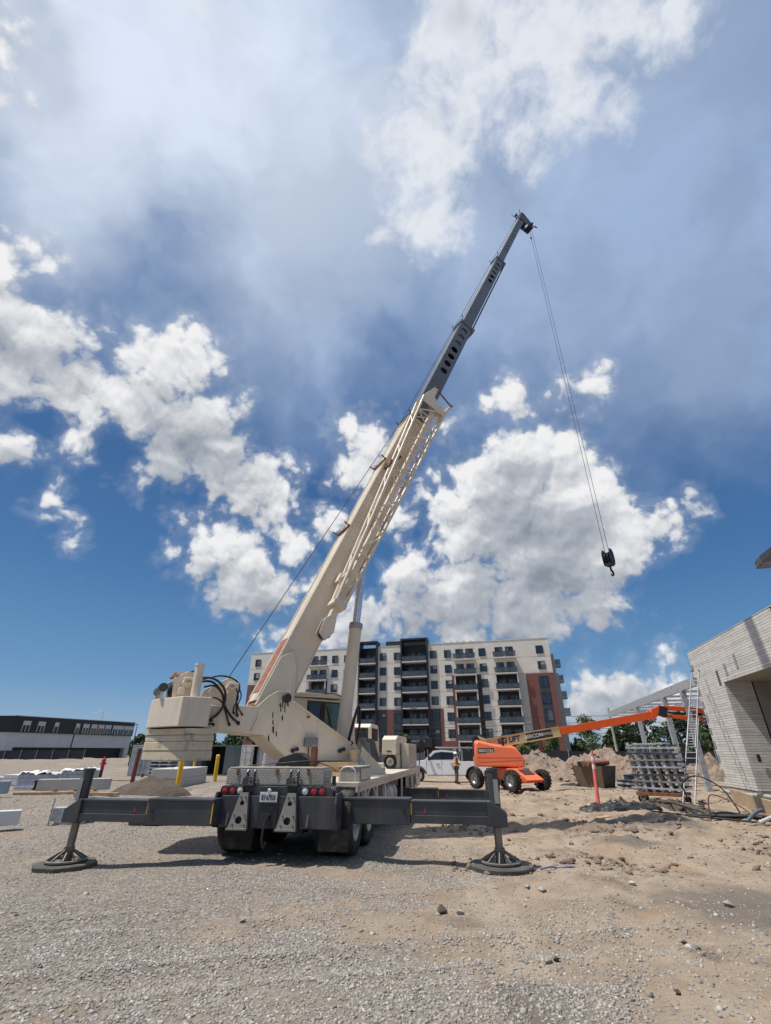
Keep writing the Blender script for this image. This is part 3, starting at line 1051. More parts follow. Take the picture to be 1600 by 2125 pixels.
    for r in (-0.62, 0.16):
        e_ = MB().box2((r - 0.04, -0.03, 1.09), (r + 0.17, 0.09, 1.115))
        for dx in (0.0, 0.13):
            e_.prism([(r + dx, -0.01, 1.115), (r + dx, 0.09, 1.115), (r + dx, 0.09, 1.30), (r + dx, 0.055, 1.335), (r + dx, 0.02, 1.30)], (0.022, 0, 0))
        e_.prism([(r - 0.04, -0.02, 1.115), (r + 0.06, -0.02, 1.115), (r + 0.06, -0.02, 1.20), (r + 0.02, -0.02, 1.225), (r - 0.04, -0.02, 1.20)], (0, 0.02, 0))
        e_.build('pin_lug', M_GREY, P, 0.004)
        MB().box2((r - 0.02, 0.02, 0.96), (r + 0.15, 0.085, 1.09)).build('lug_post', M_BLACK, P)
    sb = MB().box2((0.80, 0.80, 1.128), (1.20, 1.75, 1.345)).build('side_locker', M_TREAD, P, 0.008)
    MB().box2((1.203, 0.84, 1.145), (1.212, 1.71, 1.325)).build('locker_door', M_CREAM, sb, 0.004)
    MB().box2((0.79, 0.79, 1.346), (1.215, 1.76, 1.362)).build('locker_lid', M_TREAD, sb, 0.004)
    MB().box2((0.78, 0.66, 0.985), (1.21, 0.80, 1.128)).build('step_riser', M_TREAD, P, 0.006)
    loop = [(0.86, 0.70, 1.128)] + [(1.0 - 0.14 * cos(a), 0.70, 1.27 + 0.09 * sin(a)) for a in np.linspace(0, pi, 9)] + [(1.14, 0.70, 1.128)]
    MB().tube(loop, 0.013).build('grab_rail', M_CREAM, P, smooth=60)
    # black folded stand and rusty shoe lying behind the boxes
    MB().prism([(-0.42, 0.75, 1.365), (0.34, 0.75, 1.365), (0.36, 0.75, 1.41), (0.05, 0.75, 1.585), (-0.03, 0.75, 1.59), (-0.33, 0.75, 1.50)], (0, 0.30, 0)).build('black_case', M_BLACK, P, 0.015)
    MB().prism([(0.28, 0.68, 1.345), (0.40, 0.68, 1.345), (0.40, 0.68, 1.66), (0.37, 0.68, 1.71), (0.31, 0.68, 1.71), (0.28, 0.68, 1.66)], (0, 0.10, 0)).build('rusty_shoe', M_RUST, P, 0.02)
    hs = MB()
    for k in range(3):
        hs.hose([(0.78 + 0.03 * k, 0.35, 1.06), (0.86 + 0.03 * k, 0.10, 1.10), (0.93 + 0.03 * k, 0.0, 1.02), (0.96 + 0.03 * k, 0.02, 0.94)], 0.014)
    hs.cyl((0.86, 0.30, 1.06), (0.86, 0.30, 1.23), 0.035, n=12)
    hs.hose([(-0.9, 0.62, 1.37), (-0.5, 0.66, 1.40), (-0.2, 0.60, 1.42), (0.3, 0.66, 1.45), (0.6, 0.70, 1.38), (0.78, 0.72, 1.30)], 0.008)
    hs.build('hydraulic_hose', M_HOSE, P, smooth=60)
    # engine cover, spare wheel, fan guard and driver's cab at the front
    en = MB().prism([(0.35, 7.6, 1.52), (0.35, 7.6, 1.95), (0.40, 7.72, 2.06), (0.40, 9.7, 2.06), (0.40, 9.7, 1.52)], (0.46, 0, 0))
    en.box2((0.42, 7.85, 1.13), (0.84, 9.7, 1.52))
    eo = en.build('engine_cover', M_CREAM, P, 0.02)
    MB().box2((0.50, 7.585, 1.60), (0.66, 7.598, 1.63)).build('cover_handle', M_BLACK, eo)
    MB().cyl((0.57, 8.0, 2.061), (0.57, 8.0, 2.085), 0.09, n=18).build('filler_cap', M_BLACK, eo, smooth=40)
    e2 = MB().box2((0.87, 8.3, 1.13), (1.12, 10.4, 1.84))
    for k in range(8):
        e2.box2((1.12, 8.4 + k * 0.24, 1.25), (1.14, 8.5 + k * 0.24, 1.75))
    e2.build('radiator_cover', M_CREAM, P, 0.02)
    make_wheel('spare_wheel', P, (0.60, 7.72, 1.32), (0, -1, 0), 0.20, 0.16, M_PLATE)
    tp = MB()
    g = random.Random(4)
    cols, rows = 12, 7
    grid = {}
    for i in range(cols + 1):
        for j in range(rows + 1):
            a, b_ = i / cols, j / rows
            x0, x1 = -0.62 + 0.17 * b_, 0.34 - 0.22 * b_
            grid[i, j] = (x0 + (x1 - x0) * a, 6.3 + 0.25 * b_ + 0.05 * sin(i * 1.3 + j) + 0.03 * g.random(), 1.35 + 0.62 * b_ + 0.02 * sin(i * 0.9))
    vs = [grid[i, j] for i in range(cols + 1) for j in range(rows + 1)]
    fs = [(i * (rows + 1) + j, (i + 1) * (rows + 1) + j, (i + 1) * (rows + 1) + j + 1, i * (rows + 1) + j + 1) for i in range(cols) for j in range(rows)]
    tp.add(vs, fs)
    tp.prism([(-0.62, 6.40, 1.35), (0.34, 6.40, 1.35), (0.12, 6.65, 1.96), (-0.45, 6.65, 1.96)], (0, 0.9, 0))
    tp.build('tarpaulin', mat('dark_tarpaulin', (0.03, 0.034, 0.036), 0.7, 0, 0.3, 4), P, smooth=50)
    MB().box2((-0.55, 6.1, 1.13), (0.3, 7.3, 1.33)).build('hose_reel_base', M_GREY, P, 0.01)
    fr = MB()
    for x in (0.28, 0.42):
        fr.bar((x, 7.0, 1.13), (x - 0.04, 7.1, 1.5), 0.05, 0.05)
    fr.bar((0.28, 7.0, 1.3), (0.42, 7.0, 1.35), 0.04, 0.04)
    fr.build('support_stand', M_GREY, P)
    cb = MB().prism([(-1.2, 9.3, 1.13), (-1.2, 9.3, 2.40), (-1.2, 9.42, 2.50), (-1.2, 10.7, 2.50), (-1.2, 10.95, 2.0), (-1.2, 10.95, 1.13)], (0.84, 0, 0)).build('driver_cab', M_CREAM, P, 0.05)
    MB().box2((-1.12, 9.285, 2.02), (-0.46, 9.298, 2.36)).build('rear_window', M_CARGLASS, cb, 0.02)
    MB().box2((-0.357, 9.45, 1.95), (-0.347, 10.55, 2.36)).build('side_window', M_CARGLASS, cb, 0.02)
    for k in range(2):
        MB().tube([(0.95 + 0.14 * k, 10.2, 1.13), (0.95 + 0.14 * k, 10.2, 1.3), (1.02 + 0.14 * k, 10.2, 1.36), (1.09 + 0.14 * k, 10.2, 1.3), (1.09 + 0.14 * k, 10.2, 1.13)], 0.012).build('step_loop', M_STEEL, P, smooth=60)
    mi = MB().tube([(1.20, 10.5, 1.13), (1.24, 10.5, 1.6), (1.30, 10.5, 2.02)], 0.015)
    mi.box2((1.22, 10.44, 1.62), (1.40, 10.50, 1.98))
    mi.build('wing_mirror', M_BLACK, P, 0.01)
    # bits lying on the deck
    for (x, y, sx, sy, sz) in ((0.2, 3.0, 0.22, 0.3, 0.18), (0.55, 3.4, 0.3, 0.22, 0.2), (0.95, 4.2, 0.18, 0.4, 0.14), (0.75, 5.0, 0.25, 0.25, 0.22)):
        MB().box((x, y, 1.126 + sz / 2), (sx, sy, sz), 0.3).build('deck_fitting', M_CREAM, P, 0.02)
    MB().lathe((0.80, 2.55, 1.40), (0.8, -0.5, 0.35), [(0.001, 0.0), (0.085, 0.012), (0.10, 0.012), (0.10, -0.01), (0.06, -0.05), (0.001, -0.06)], 20).build('work_lamp', M_STEEL, P, smooth=40)


def build_outrigger(side, fwd, ztop, jack_top, ground_z, near, lit=True):
    """one outrigger: fixed box, sliding beam, jack and float"""
    P = crane
    s = side
    h1, h2 = 0.365, 0.30
    o = MB()
    o.box2((s * 0.97, fwd - 0.16, ztop - h1), (s * 2.15, fwd + 0.16, ztop))
    o.box2((s * 0.97, fwd - 0.175, ztop - 0.03), (s * 2.15, fwd + 0.175, ztop + 0.008))
    ob = o.build('outrigger', M_GREY, P, 0.01)
    MB().box2((s * 0.972, fwd - 0.166, ztop - h1 + 0.04), (s * 0.99, fwd - 0.161, ztop - 0.05)).build('wear_strip', M_YELLOW, ob)
    c = MB().cyl((s * 2.05, fwd - 0.158, ztop - 0.17), (s * 2.05, fwd - 0.175, ztop - 0.17), 0.032, n=16)
    c.build('lock_pin', M_BLACK, ob)
    i = MB()
    i.box2((s * 2.0, fwd - 0.125, ztop - h2 - 0.03), (s * 3.46, fwd + 0.125, ztop - 0.03))
    i.box2((s * 2.152, fwd - 0.14, ztop - 0.055), (s * 3.44, fwd + 0.14, ztop - 0.022))
    i.box2((s * 2.152, fwd - 0.15, ztop - h2 - 0.04), (s * 3.44, fwd - 0.10, ztop - h2 + 0.075))
    i.build('sliding_beam', M_GREY, ob, 0.008)
    MB().box2((s * 2.153, fwd - 0.131, ztop - 0.24), (s * 2.175, fwd - 0.127, ztop - 0.06)).build('yellow_mark', M_YELLOW, ob)
    MB().prism([(s * 2.37, fwd - 0.127, ztop - 0.20), (s * 2.41, fwd - 0.127, ztop - 0.20), (s * 2.40, fwd - 0.127, ztop - 0.10)], (0, -0.003, 0)).build('red_mark', M_RED, ob)
    e = MB().prism([(s * 3.40, fwd - 0.17, ztop - 0.02), (s * 3.46, fwd - 0.17, ztop - 0.02), (s * 3.70, fwd - 0.17, ztop - 0.17), (s * 3.70, fwd - 0.17, ztop - h2 - 0.06), (s * 3.40, fwd - 0.17, ztop - h2 - 0.06)], (0, 0.34, 0))
    e.build('beam_end', M_GREY, ob, 0.012)
    j = MB().lathe((s * 3.535, fwd, ztop - h2 - 0.08), (0, 0, 1), [(0.085, 0), (0.085, jack_top - ztop + h2 + 0.04), (0.098, jack_top - ztop + h2 + 0.045), (0.098, jack_top - ztop + h2 + 0.08), (0.001, jack_top - ztop + h2 + 0.08)], 20)
    j.bar((s * 3.535, fwd - 0.10, jack_top - 0.02), (s * 3.535, fwd + 0.10, jack_top - 0.02), 0.05, 0.05)
    jk = j.build('jack_tube', M_GREY, ob, smooth=40)
    MB().box((s * (3.535 + 0.03), fwd - 0.10, ztop + 0.12), (0.075, 0.012, 0.34)).build('instruction_plate', M_STEEL, ob)
    MB().hose([(s * 3.6, fwd + 0.08, jack_top - 0.05), (s * 3.63, fwd + 0.05, ztop + 0.2), (s * 3.58, fwd + 0.12, ztop - 0.05)], 0.012).build('jack_hose', M_HOSE, ob, smooth=60)
    gz = ground_z
    MB().cyl((s * 3.535, fwd, gz + 0.24), (s * 3.535, fwd, ztop - h2 - 0.03), 0.062, n=20).build('jack_rod', mat('dull_rod', (0.20, 0.185, 0.165), 0.35, 0.7, 0.15, 6), ob, smooth=40)
    # ribbed float
    f = MB()
    c0 = Vector((s * 3.54, fwd, gz))
    f.lathe(c0, (0, 0, 1), [(0.08, 0.27), (0.085, 0.20), (0.075, 0.18), (0.075, 0.08)], 20)
    f.lathe(c0, (0, 0, 1), [(0.30, 0.072), (0.315, 0.085), (0.315, 0.105), (0.285, 0.112), (0.27, 0.09), (0.27, 0.075), (0.05, 0.075)], 32)
    for k in range(10):
        a = 2 * pi * k / 10 + 0.2
        u = Vector((cos(a), sin(a), 0))
        f.bar(c0 + u * 0.075 + Vector((0, 0, 0.225)), c0 + u * 0.29 + Vector((0, 0, 0.105)), 0.018, 0.03)
    f.build('float', mat('cast_float', (0.22, 0.20, 0.175), 0.55, 0.5, 0.2, 5, (0.10, 0.085, 0.07), 0.5, 6), ob, smooth=35)


def build_mat(side, fwd, gz, round_):
    p = car_w(side * 3.54, fwd, 0)
    g = MB()
    r = 0.49
    n = 40 if round_ else 8
    pr = [(0.001, 0.0), (r, 0.0), (r, 0.055), (r - 0.012, 0.068), (0.001, 0.068)]
    g.lathe((0, 0, 0), (0, 0, 1), pr, n)
    o = g.build('outrigger_mat', mat('outrigger_mat_plastic', (0.075, 0.068, 0.060), 0.75, 0, 0.2, 6, (0.25, 0.19, 0.13), 0.5, 3), None, smooth=40)
    o.location = (p.x, p.y, gz)
    o.rotation_euler = (0, 0, 0.2)
    return o


build_carrier()
build_outrigger(1, 0.55, 0.905, 1.355, -0.02 + 0.005, True)
build_outrigger(-1, -0.15, 0.905, 1.335, -0.09 + 0.005, True)
build_outrigger(1, 6.5, 0.70, 1.02, -0.06, False)
build_outrigger(-1, 6.1, 0.70, 1.02, -0.02, False)
tag(build_mat(1, 0.55, -0.015, True), 'round dark outrigger mat on the gravel under the right outrigger foot', 'outrigger mat')
tag(build_mat(-1, -0.15, -0.088, False), 'eight sided dark outrigger mat under the left outrigger foot', 'outrigger mat')


def build_upper():
    P = crane
    X = XS
    MB(X).lathe((0, 0, 0), (0, 0, 1), [(0.95, 1.126), (0.95, 1.20), (0.86, 1.21), (0.86, 1.30), (0.92, 1.31), (0.92, 1.40), (0.001, 1.41)], 48).build('slewing_ring', mat('slew_ring_paint', (0.60, 0.43, 0.24), 0.5, 0, 0.1, 3, RUST, 0.5, 4), P, smooth=35)
    side = [(-3.05, 2.45), (-1.98, 2.48), (-1.75, 2.70), (-1.55, 2.82), (-1.25, 2.82), (-1.14, 2.60), (0.30, 1.76), (0.42, 1.60), (0.42, 1.42), (-1.12, 1.42), (-1.78, 1.92), (-3.05, 2.03)]
    for sgn in (-1, 1):
        q = MB(X).prism([(x, sgn * 0.60, z) for x, z in side], (0, -sgn * 0.05, 0)).build('side_plate', M_CREAM, P, 0.008)
        MB(X).bar((-1.16, sgn * 0.605, 2.60), (0.30, sgn * 0.605, 1.765), 0.09, 0.03, up=(0.5, 0, 0.86)).build('edge_flange', M_CREAM, q, 0.004)
        MB(X).prism([(-1.90, sgn * 0.606, 2.40), (-1.86, sgn * 0.606, 2.40), (-2.02, sgn * 0.606, 1.98), (-2.06, sgn * 0.606, 1.98)], (0, sgn * 0.03, 0)).build('stiffener', M_CREAM, q, 0.004)
        MB(X).cyl((-1.35, sgn * 0.60, 2.67), (-1.35, sgn * 0.70, 2.67), 0.10, n=20).build('boom_pin', M_BLACK, q, 0.01, smooth=40)
        for x, z in ((-1.10, 1.62), (0.02, 1.62)):
            t_ = MB(X).cyl((x, sgn * 0.60, z), (x, sgn * 0.66, z), 0.045, n=12)
            t_.cyl((x + 0.09, sgn * 0.60, z + 0.03), (x + 0.09, sgn * 0.66, z + 0.03), 0.04, n=12)
            t_.build('bolt_head', M_BLACK, q)
        MB(X).cyl((-0.80, sgn * 0.60, 2.30), (-0.80, sgn * 0.70, 2.30), 0.025, n=10).build('stub_pin', M_RUST, q)
    a = MB(X)
    a.box2((-3.05, -0.55, 2.41), (-1.98, 0.55, 2.46))
    a.hexa([(-3.05, -0.55, 2.03), (-1.78, -0.55, 1.92), (-1.78, 0.55, 1.92), (-3.05, 0.55, 2.03), (-3.05, -0.55, 2.07), (-1.78, -0.55, 1.96), (-1.78, 0.55, 1.96), (-3.05, 0.55, 2.07)])
    a.hexa([(-1.78, -0.55, 1.90), (-1.12, -0.55, 1.42), (-1.12, 0.55, 1.42), (-1.78, 0.55, 1.90), (-1.78, -0.55, 1.95), (-1.12, -0.55, 1.47), (-1.12, 0.55, 1.47), (-1.78, 0.55, 1.95)])
    a.box2((-1.12, -0.55, 1.42), (0.42, 0.55, 1.47))
    a.build('upper_floor', M_CREAM, P, 0.006)
    # counterweight
    def plan(x0, x1, xv, w, fl):
        return [(x0, -w), (x1, -w), (xv, -fl), (xv, fl), (x1, w), (x0, w)]
    cw = MB(X).prism([(x, y, 2.025) for x, y in plan(-3.06, -3.60, -4.02, 1.2, 0.22)], (0, 0, 0.53)).build('counterweight', M_CREAM, P, 0.014)
    zs = [2.0, 1.885, 1.775, 1.615, 1.45]
    for k in range(4):
        dx = (0.0, 0.015, 0.01, 0.02)[k]
        MB(X).prism([(x, y, zs[k + 1] + 0.002) for x, y in plan(-2.93 + dx, -3.42 + dx, -4.0 + dx, 1.22, 0.20)], (0, 0, zs[k] - zs[k + 1] - 0.004)).build('counterweight_slab', M_CREAM2, cw, 0.012)
    # winches
    for k, (x, z, r, s0) in enumerate(((-3.52, 2.80, 0.19, 0.50), (-2.62, 2.76, 0.19, 0.46))):
        w = MB(X).cyl((x, -s0 + 0.05, z), (x, s0 - 0.05, z), r, n=28).build('winch', M_BLACK, P, smooth=40)
        rp = MB(X)
        for j in range(22):
            y = -s0 + 0.09 + (2 * s0 - 0.18) * j / 21
            rp.lathe((x, y, z), (0, 1, 0), [(r, -0.018), (r + 0.016, 0), (r, 0.018)], 24)
        rp.build('rope_layer', M_ROPE, w, smooth=60)
        for sgn in (-1, 1):
            if k == 0:
                pl = [(x - 0.20, 2.56), (x - 0.24, 2.96), (x + 0.02, 3.10), (x + 0.24, 3.08), (x + 0.30, 2.80), (x + 0.22, 2.56)]
            else:
                pl = [(x - 0.28, 2.46), (x - 0.40, 2.72), (x - 0.34, 2.86), (x - 0.02, 3.04), (x + 0.10, 3.04), (x + 0.26, 2.94), (x + 0.24, 2.46)]
            MB(X).prism([(px_, sgn * s0, pz_) for px_, pz_ in pl], (0, -sgn * 0.03, 0)).build('winch_cheek', M_CREAM, w, 0.01)
        mo = MB(X).cyl((x + 0.03, -s0, z + 0.06), (x + 0.03, -s0 - 0.13, z + 0.06), 0.10, n=18)
        mo.cyl((x + 0.03, -s0 - 0.13, z + 0.06), (x + 0.03, -s0 - 0.26, z + 0.06), 0.065, n=16)
        mo.box((x + 0.05, -s0 - 0.20, z + 0.10), (0.22, 0.12, 0.10))
        mo.box((x - 0.06, -s0 - 0.12, z - 0.10), (0.12, 0.10, 0.12))
        mo.build('winch_motor', M_CREAM, w, 0.01, smooth=40)
    MB(X).cyl((-3.92, -0.55, 2.76), (-3.92, 0.45, 2.76), 0.085, n=20).build('roller', M_GREY, P, smooth=40)
    for y in (-0.5, 0.0, 0.4):
        MB(X).bar((-3.92, y, 2.56), (-3.92, y, 2.76), 0.05, 0.06).build('roller_stand', M_CREAM, P)
    sc = MB(X)
    g = random.Random(3)
    for k in range(9):
        sc.bar((-3.80 + 0.05 * k, -0.5 + 0.1 * g.random(), 2.95 + 0.02 * k), (-3.72 + 0.05 * k, -0.3 + 0.1 * g.random(), 3.08 + 0.03 * g.random()), 0.05, 0.04)
    sc.build('chain_heap', M_RUST, P)
    MB(X).lathe((-3.36, -0.98, 2.556), (0, 0, 1), [(0.088, 0), (0.088, 0.60), (0.098, 0.605), (0.098, 0.645), (0.001, 0.645)], 20).build('exhaust_stack', M_CREAM, P, smooth=40)
    routes = [
        ([(-3.25, -0.66, 2.98), (-3.0, -0.74, 2.96), (-2.78, -0.80, 2.78), (-2.72, -0.78, 2.52), (-2.80, -0.70, 2.30), (-2.92, -0.62, 2.20)], 0.024),
        ([(-3.28, -0.60, 2.90), (-3.02, -0.70, 2.90), (-2.80, -0.74, 2.70), (-2.70, -0.74, 2.45), (-2.52, -0.70, 2.24), (-2.36, -0.62, 2.15)], 0.024),
        ([(-3.15, -0.62, 2.80), (-2.95, -0.72, 2.82), (-2.76, -0.76, 2.62), (-2.76, -0.74, 2.40), (-2.90, -0.68, 2.22), (-3.0, -0.62, 2.12)], 0.020),
        ([(-3.12, -0.58, 2.58), (-2.9, -0.66, 2.60), (-2.74, -0.70, 2.50), (-2.66, -0.70, 2.34), (-2.54, -0.62, 2.12)], 0.018),
        ([(-3.3, -0.5, 2.92), (-2.9, -0.62, 3.04), (-2.6, -0.66, 3.0), (-2.44, -0.68, 2.86), (-2.46, -0.68, 2.6), (-2.40, -0.62, 2.30)], 0.018),
        ([(-2.45, -0.66, 2.84), (-2.38, -0.70, 2.66), (-2.42, -0.69, 2.46), (-2.30, -0.62, 2.32)], 0.014),
        ([(-2.50, -0.66, 2.80), (-2.44, -0.72, 2.62), (-2.50, -0.70, 2.44), (-2.48, -0.62, 2.34)], 0.014),
        ([(-3.2, -0.61, 2.10), (-3.0, -0.625, 2.10), (-2.86, -0.62, 2.11)], 0.016),
    ]
    for pts_, r_ in routes:
        h_ = MB(X).hose(pts_, r_)
        e_ = Vector(pts_[-1])
        h_.cyl(e_, e_ + Vector((0.03, 0.03, -0.03)), r_ * 1.6, n=8)
        h_.build('winch_hose', M_HOSE, P, smooth=60)
    # dark grease runs, weld beads and stencil marks on the near side plate
    mk = mat('dark_grease', (0.035, 0.028, 0.022), 0.6, 0, 0.3, 8)
    g2 = random.Random(8)
    for (x, z, L_) in ((-1.42, 2.60, 0.16), (-1.47, 2.55, 0.10), (-1.36, 2.56, 0.22), (-1.30, 2.58, 0.09), (-1.62, 2.36, 0.12), (-1.60, 2.20, 0.09), (-1.58, 2.08, 0.14), (-1.50, 1.98, 0.10), (-1.40, 2.30, 0.10), (-1.45, 2.44, 0.06), (-1.66, 1.90, 0.12), (-0.95, 1.56, 0.10)):
        w_ = 0.012 + 0.012 * g2.random()
        MB(X).prism([(x - w_, -0.601, z), (x + w_ * 0.6, -0.601, z + 0.02), (x + w_ * 1.2, -0.601, z - L_ * 0.5), (x + w_ * 0.3 + 0.02, -0.601, z - L_), (x - w_ * 0.4, -0.601, z - L_ * 0.7)], (0, -0.0025, 0)).build('grease_run', mk, P)
    for p0, p1 in (((-1.14, 2.55), (-0.55, 1.46)), ((-1.95, 2.44), (-1.95, 2.05)), ((-0.55, 2.22), (-0.55, 1.50))):
        MB(X).bar((p0[0], -0.602, p0[1]), (p1[0], -0.602, p1[1]), 0.012, 0.012, up=(0, 1, 0)).build('weld_bead', M_CREAM, P)
    # operator's cab on the far side
    cp = [(-0.80, 1.50), (-0.80, 2.84), (0.70, 2.80), (1.02, 2.30), (1.05, 1.50)]
    cab = MB(X).prism([(x, 0.63, z) for x, z in cp], (0, 0.80, 0)).build('operator_cab', M_CREAM, P, 0.03)
    MB(X).prism([(-0.86, 0.58, 2.86), (-0.80, 0.58, 2.93), (-0.55, 0.58, 2.955), (0.52, 0.58, 2.93), (0.76, 0.58, 2.87), (0.76, 0.58, 2.845), (-0.86, 0.58, 2.845)], (0, 0.90, 0)).build('roof', M_CREAM, cab, 0.015)
    wp = [(-0.36, 1.98), (-0.36, 2.77), (0.64, 2.75), (0.88, 2.34), (0.88, 1.92), (0.10, 1.92)]
    MB(X).prism([(x, 0.628, z) for x, z in wp], (0, -0.012, 0)).build('window_seal', M_BLACK, cab, 0.01)
    wq = [(-0.32, 2.01), (-0.32, 2.73), (0.08, 2.72), (0.08, 1.96)]
    MB(X).prism([(x, 0.613, z) for x, z in wq], (0, -0.006, 0)).build('sliding_pane', M_CARGLASS, cab)
    wq = [(0.13, 1.96), (0.13, 2.72), (0.62, 2.71), (0.84, 2.33), (0.84, 1.96)]
    MB(X).prism([(x, 0.613, z) for x, z in wq], (0, -0.006, 0)).build('front_pane', M_CABGLASS, cab)
    MB(X).bar((0.16, 0.600, 2.66), (0.34, 0.600, 2.10), 0.012, 0.06).build('wiper_arm', M_BLACK, cab)
    MB(X).hose([(0.02, 0.60, 2.95), (0.35, 0.58, 2.96), (0.58, 0.55, 2.88), (0.66, 0.5, 2.75)], 0.012).build('cab_hose', M_HOSE, cab, smooth=60)
    # grey junction box and cover
    jb = MB(X).box2((-0.86, -0.72, 1.70), (-0.56, -0.61, 1.88)).build('junction_box', mat('box_grey', (0.17, 0.18, 0.19), 0.5), P, 0.01)
    hb = MB(X)
    for k in range(2):
        hb.hose([(-0.76 + 0.08 * k, -0.67, 1.70), (-0.76 + 0.08 * k, -0.68, 1.58), (-0.72 + 0.1 * k, -0.62, 1.44)], 0.014)
    hb.build('conduit', M_HOSE, jb, smooth=60)
    # beige hydraulic swivel tank
    st = MB(X).lathe((0.30, -0.78, 1.13), (0, 0, 1), [(0.13, 0), (0.13, 0.22), (0.16, 0.23), (0.16, 0.26), (0.10, 0.27), (0.10, 0.45), (0.13, 0.46), (0.13, 0.50), (0.05, 0.52), (0.05, 0.62), (0.001, 0.63)], 20)
    st.build('hydraulic_swivel', mat('swivel_paint', (0.52, 0.40, 0.26), 0.55, 0, 0.15, 5, RUST, 0.6, 6), P, smooth=35)
    MB(X).prism([(0.45, -0.62, 1.14), (1.25, -0.62, 1.14), (1.10, -0.62, 1.30), (0.60, -0.62, 1.72)], (0, 0.05, 0)).build('front_gusset', M_CREAM, P, 0.01)


def build_boom():
    P = crane
    X = XB
    N0 = 0.20

    def section(name, s0, s1, w, h, m_, holes=None, top_rib=True, n0=N0, both=True):
        """hollow box: four plates, holes through both sides"""
        q = MB(X)
        t_ = 0.022
        q.box2((s0, -w / 2, n0 + h / 2 - t_), (s1, w / 2, n0 + h / 2))
        q.box2((s0, -w / 2, n0 - h / 2), (s1, w / 2, n0 - h / 2 + t_))
        if top_rib:
            for sg in (-1, 1):
                q.box2((s0, sg * (w / 2 - 0.06), n0 + h / 2), (s1, sg * (w / 2 - 0.09), n0 + h / 2 + 0.015))
        for sg in (-1, 1):
            y = sg * w / 2
            a, b_ = n0 - h / 2 + t_, n0 + h / 2 - t_
            if holes and (both or sg < 0):
                hs0 = holes[0][0] - 0.6
                hs1 = min(s1, holes[-1][0] + 0.6)
                q.box2((s0, y - sg * t_, a), (hs0, y, b_))
                if hs1 < s1 - 0.01:
                    q.box2((hs1, y - sg * t_, a), (s1, y, b_))
                L = hs1 - hs0
                q.plate_hole([(hs0, y, a), (hs1, y, a), (hs1, y, b_), (hs0, y, b_)], (0, -sg * t_, 0), [((c - hs0) / L, (nn - a) / (b_ - a), rs / L, rn / (b_ - a)) for c, nn, rs, rn in holes])
            else:
                q.box2((s0, y - sg * t_, a), (s1, y, b_))
        return q.build(name, m_, P)

    base = section('boom_base_section', -0.30, 10.45, 0.72, 0.75, M_CREAM)
    # top ledges, side seams and bottom rail on the base section
    r = MB(X)
    for sg in (-1, 1):
        r.box2((-0.2, sg * 0.36, N0 + 0.335), (10.45, sg * 0.395, N0 + 0.395))
        r.box2((-0.2, sg * 0.36, N0 - 0.385), (10.45, sg * 0.385, N0 - 0.35))
    r.build('edge_ledge', M_CREAM, base, 0.004)
    sm = MB(X)
    for k in range(9):
        s = 4.6 + 0.62 * k
        for sg in (-1, 1):
            sm.box2((s, sg * 0.36, N0 + 0.02), (s + 0.018, sg * 0.366, N0 + 0.33))
    sm.build('side_rib', M_CREAM, base)
    MB(X).box2((-0.10, -0.300, N0 + 0.376), (1.30, 0.300, N0 + 0.383)).build('red_brown_decal', M_REDTAPE, base)
    for sg in (-1, 1):
        ck = MB(X).prism([(-0.42, sg * 0.362, N0 + 0.36), (0.75, sg * 0.362, N0 + 0.36), (1.05, sg * 0.362, N0 + 0.14), (0.62, sg * 0.362, N0 - 0.15), (0.15, sg * 0.362, N0 - 0.36), (-0.20, sg * 0.362, N0 - 0.38), (-0.42, sg * 0.362, N0 - 0.05)], (0, sg * 0.07, 0))
        ck.build('foot_cheek', M_CREAM, base, 0.012)
    MB(X).box2((-0.42, -0.36, N0 + 0.20), (-0.302, 0.36, N0 + 0.34)).build('foot_bar', M_RUST, base, 0.01)
    for s in (4.9, 7.9):
        gd = MB(X).box2((s, -0.40, N0 + 0.39), (s + 0.06, 0.40, N0 + 0.44))
        for y in (-0.38, 0.38):
            gd.cyl((s + 0.03, y, N0 + 0.43), (s + 0.03, y * 1.1, N0 + 0.60), 0.022, n=8)
        gd.build('rope_guide', M_RUST, base)
    s2 = section('boom_second_section', 9.0, 17.95, 0.60, 0.62, M_BGREY, [(13.95 + 0.56 * k, N0 + 0.0, 0.17, 0.17) for k in range(7)], both=False)
    s3 = section('boom_third_section', 15.85, 25.75, 0.50, 0.50, M_BGREY, [(22.9 + 0.52 * k, N0, 0.14, 0.14) for k in range(5)])
    s4 = section('boom_tip_section', 23.65, 33.05, 0.41, 0.40, M_BGREY, [(27.4 + 0.5 * k, N0, 0.06, 0.09) for k in range(11)])
    for s, w, h, par, m_ in ((10.45, 0.72, 0.75, base, M_CREAM), (17.95, 0.60, 0.62, s2, M_BGREY), (25.75, 0.50, 0.50, s3, M_BGREY)):
        q = MB(X)
        for sg in (-1, 1):
            q.box2((s - 0.16, sg * (w / 2 + 0.035), N0 - h / 2 - 0.05), (s, sg * (w / 2 + 0.003), N0 + h / 2 + 0.035))
        q.box2((s - 0.16, -w / 2 - 0.035, N0 + h / 2 + 0.003), (s, w / 2 + 0.035, N0 + h / 2 + 0.04))
        q.box2((s - 0.30, -w / 2 - 0.035, N0 - h / 2 - 0.12), (s, w / 2 + 0.035, N0 - h / 2 - 0.003))
        q.build('collar', m_, par, 0.01)
        gd = MB(X).bar((s - 0.05, -w / 2 - 0.12, N0 + h / 2 + 0.06), (s - 0.05, w / 2 + 0.02, N0 + h / 2 + 0.06), 0.03, 0.03)
        for y in (-w / 2 - 0.12, w / 2):
            gd.bar((s - 0.05, y, N0 + h / 2 + 0.05), (s - 0.02, y - 0.05, N0 + h / 2 + 0.20), 0.03, 0.03)
        gd.build('rope_guide', M_BLACK, par)
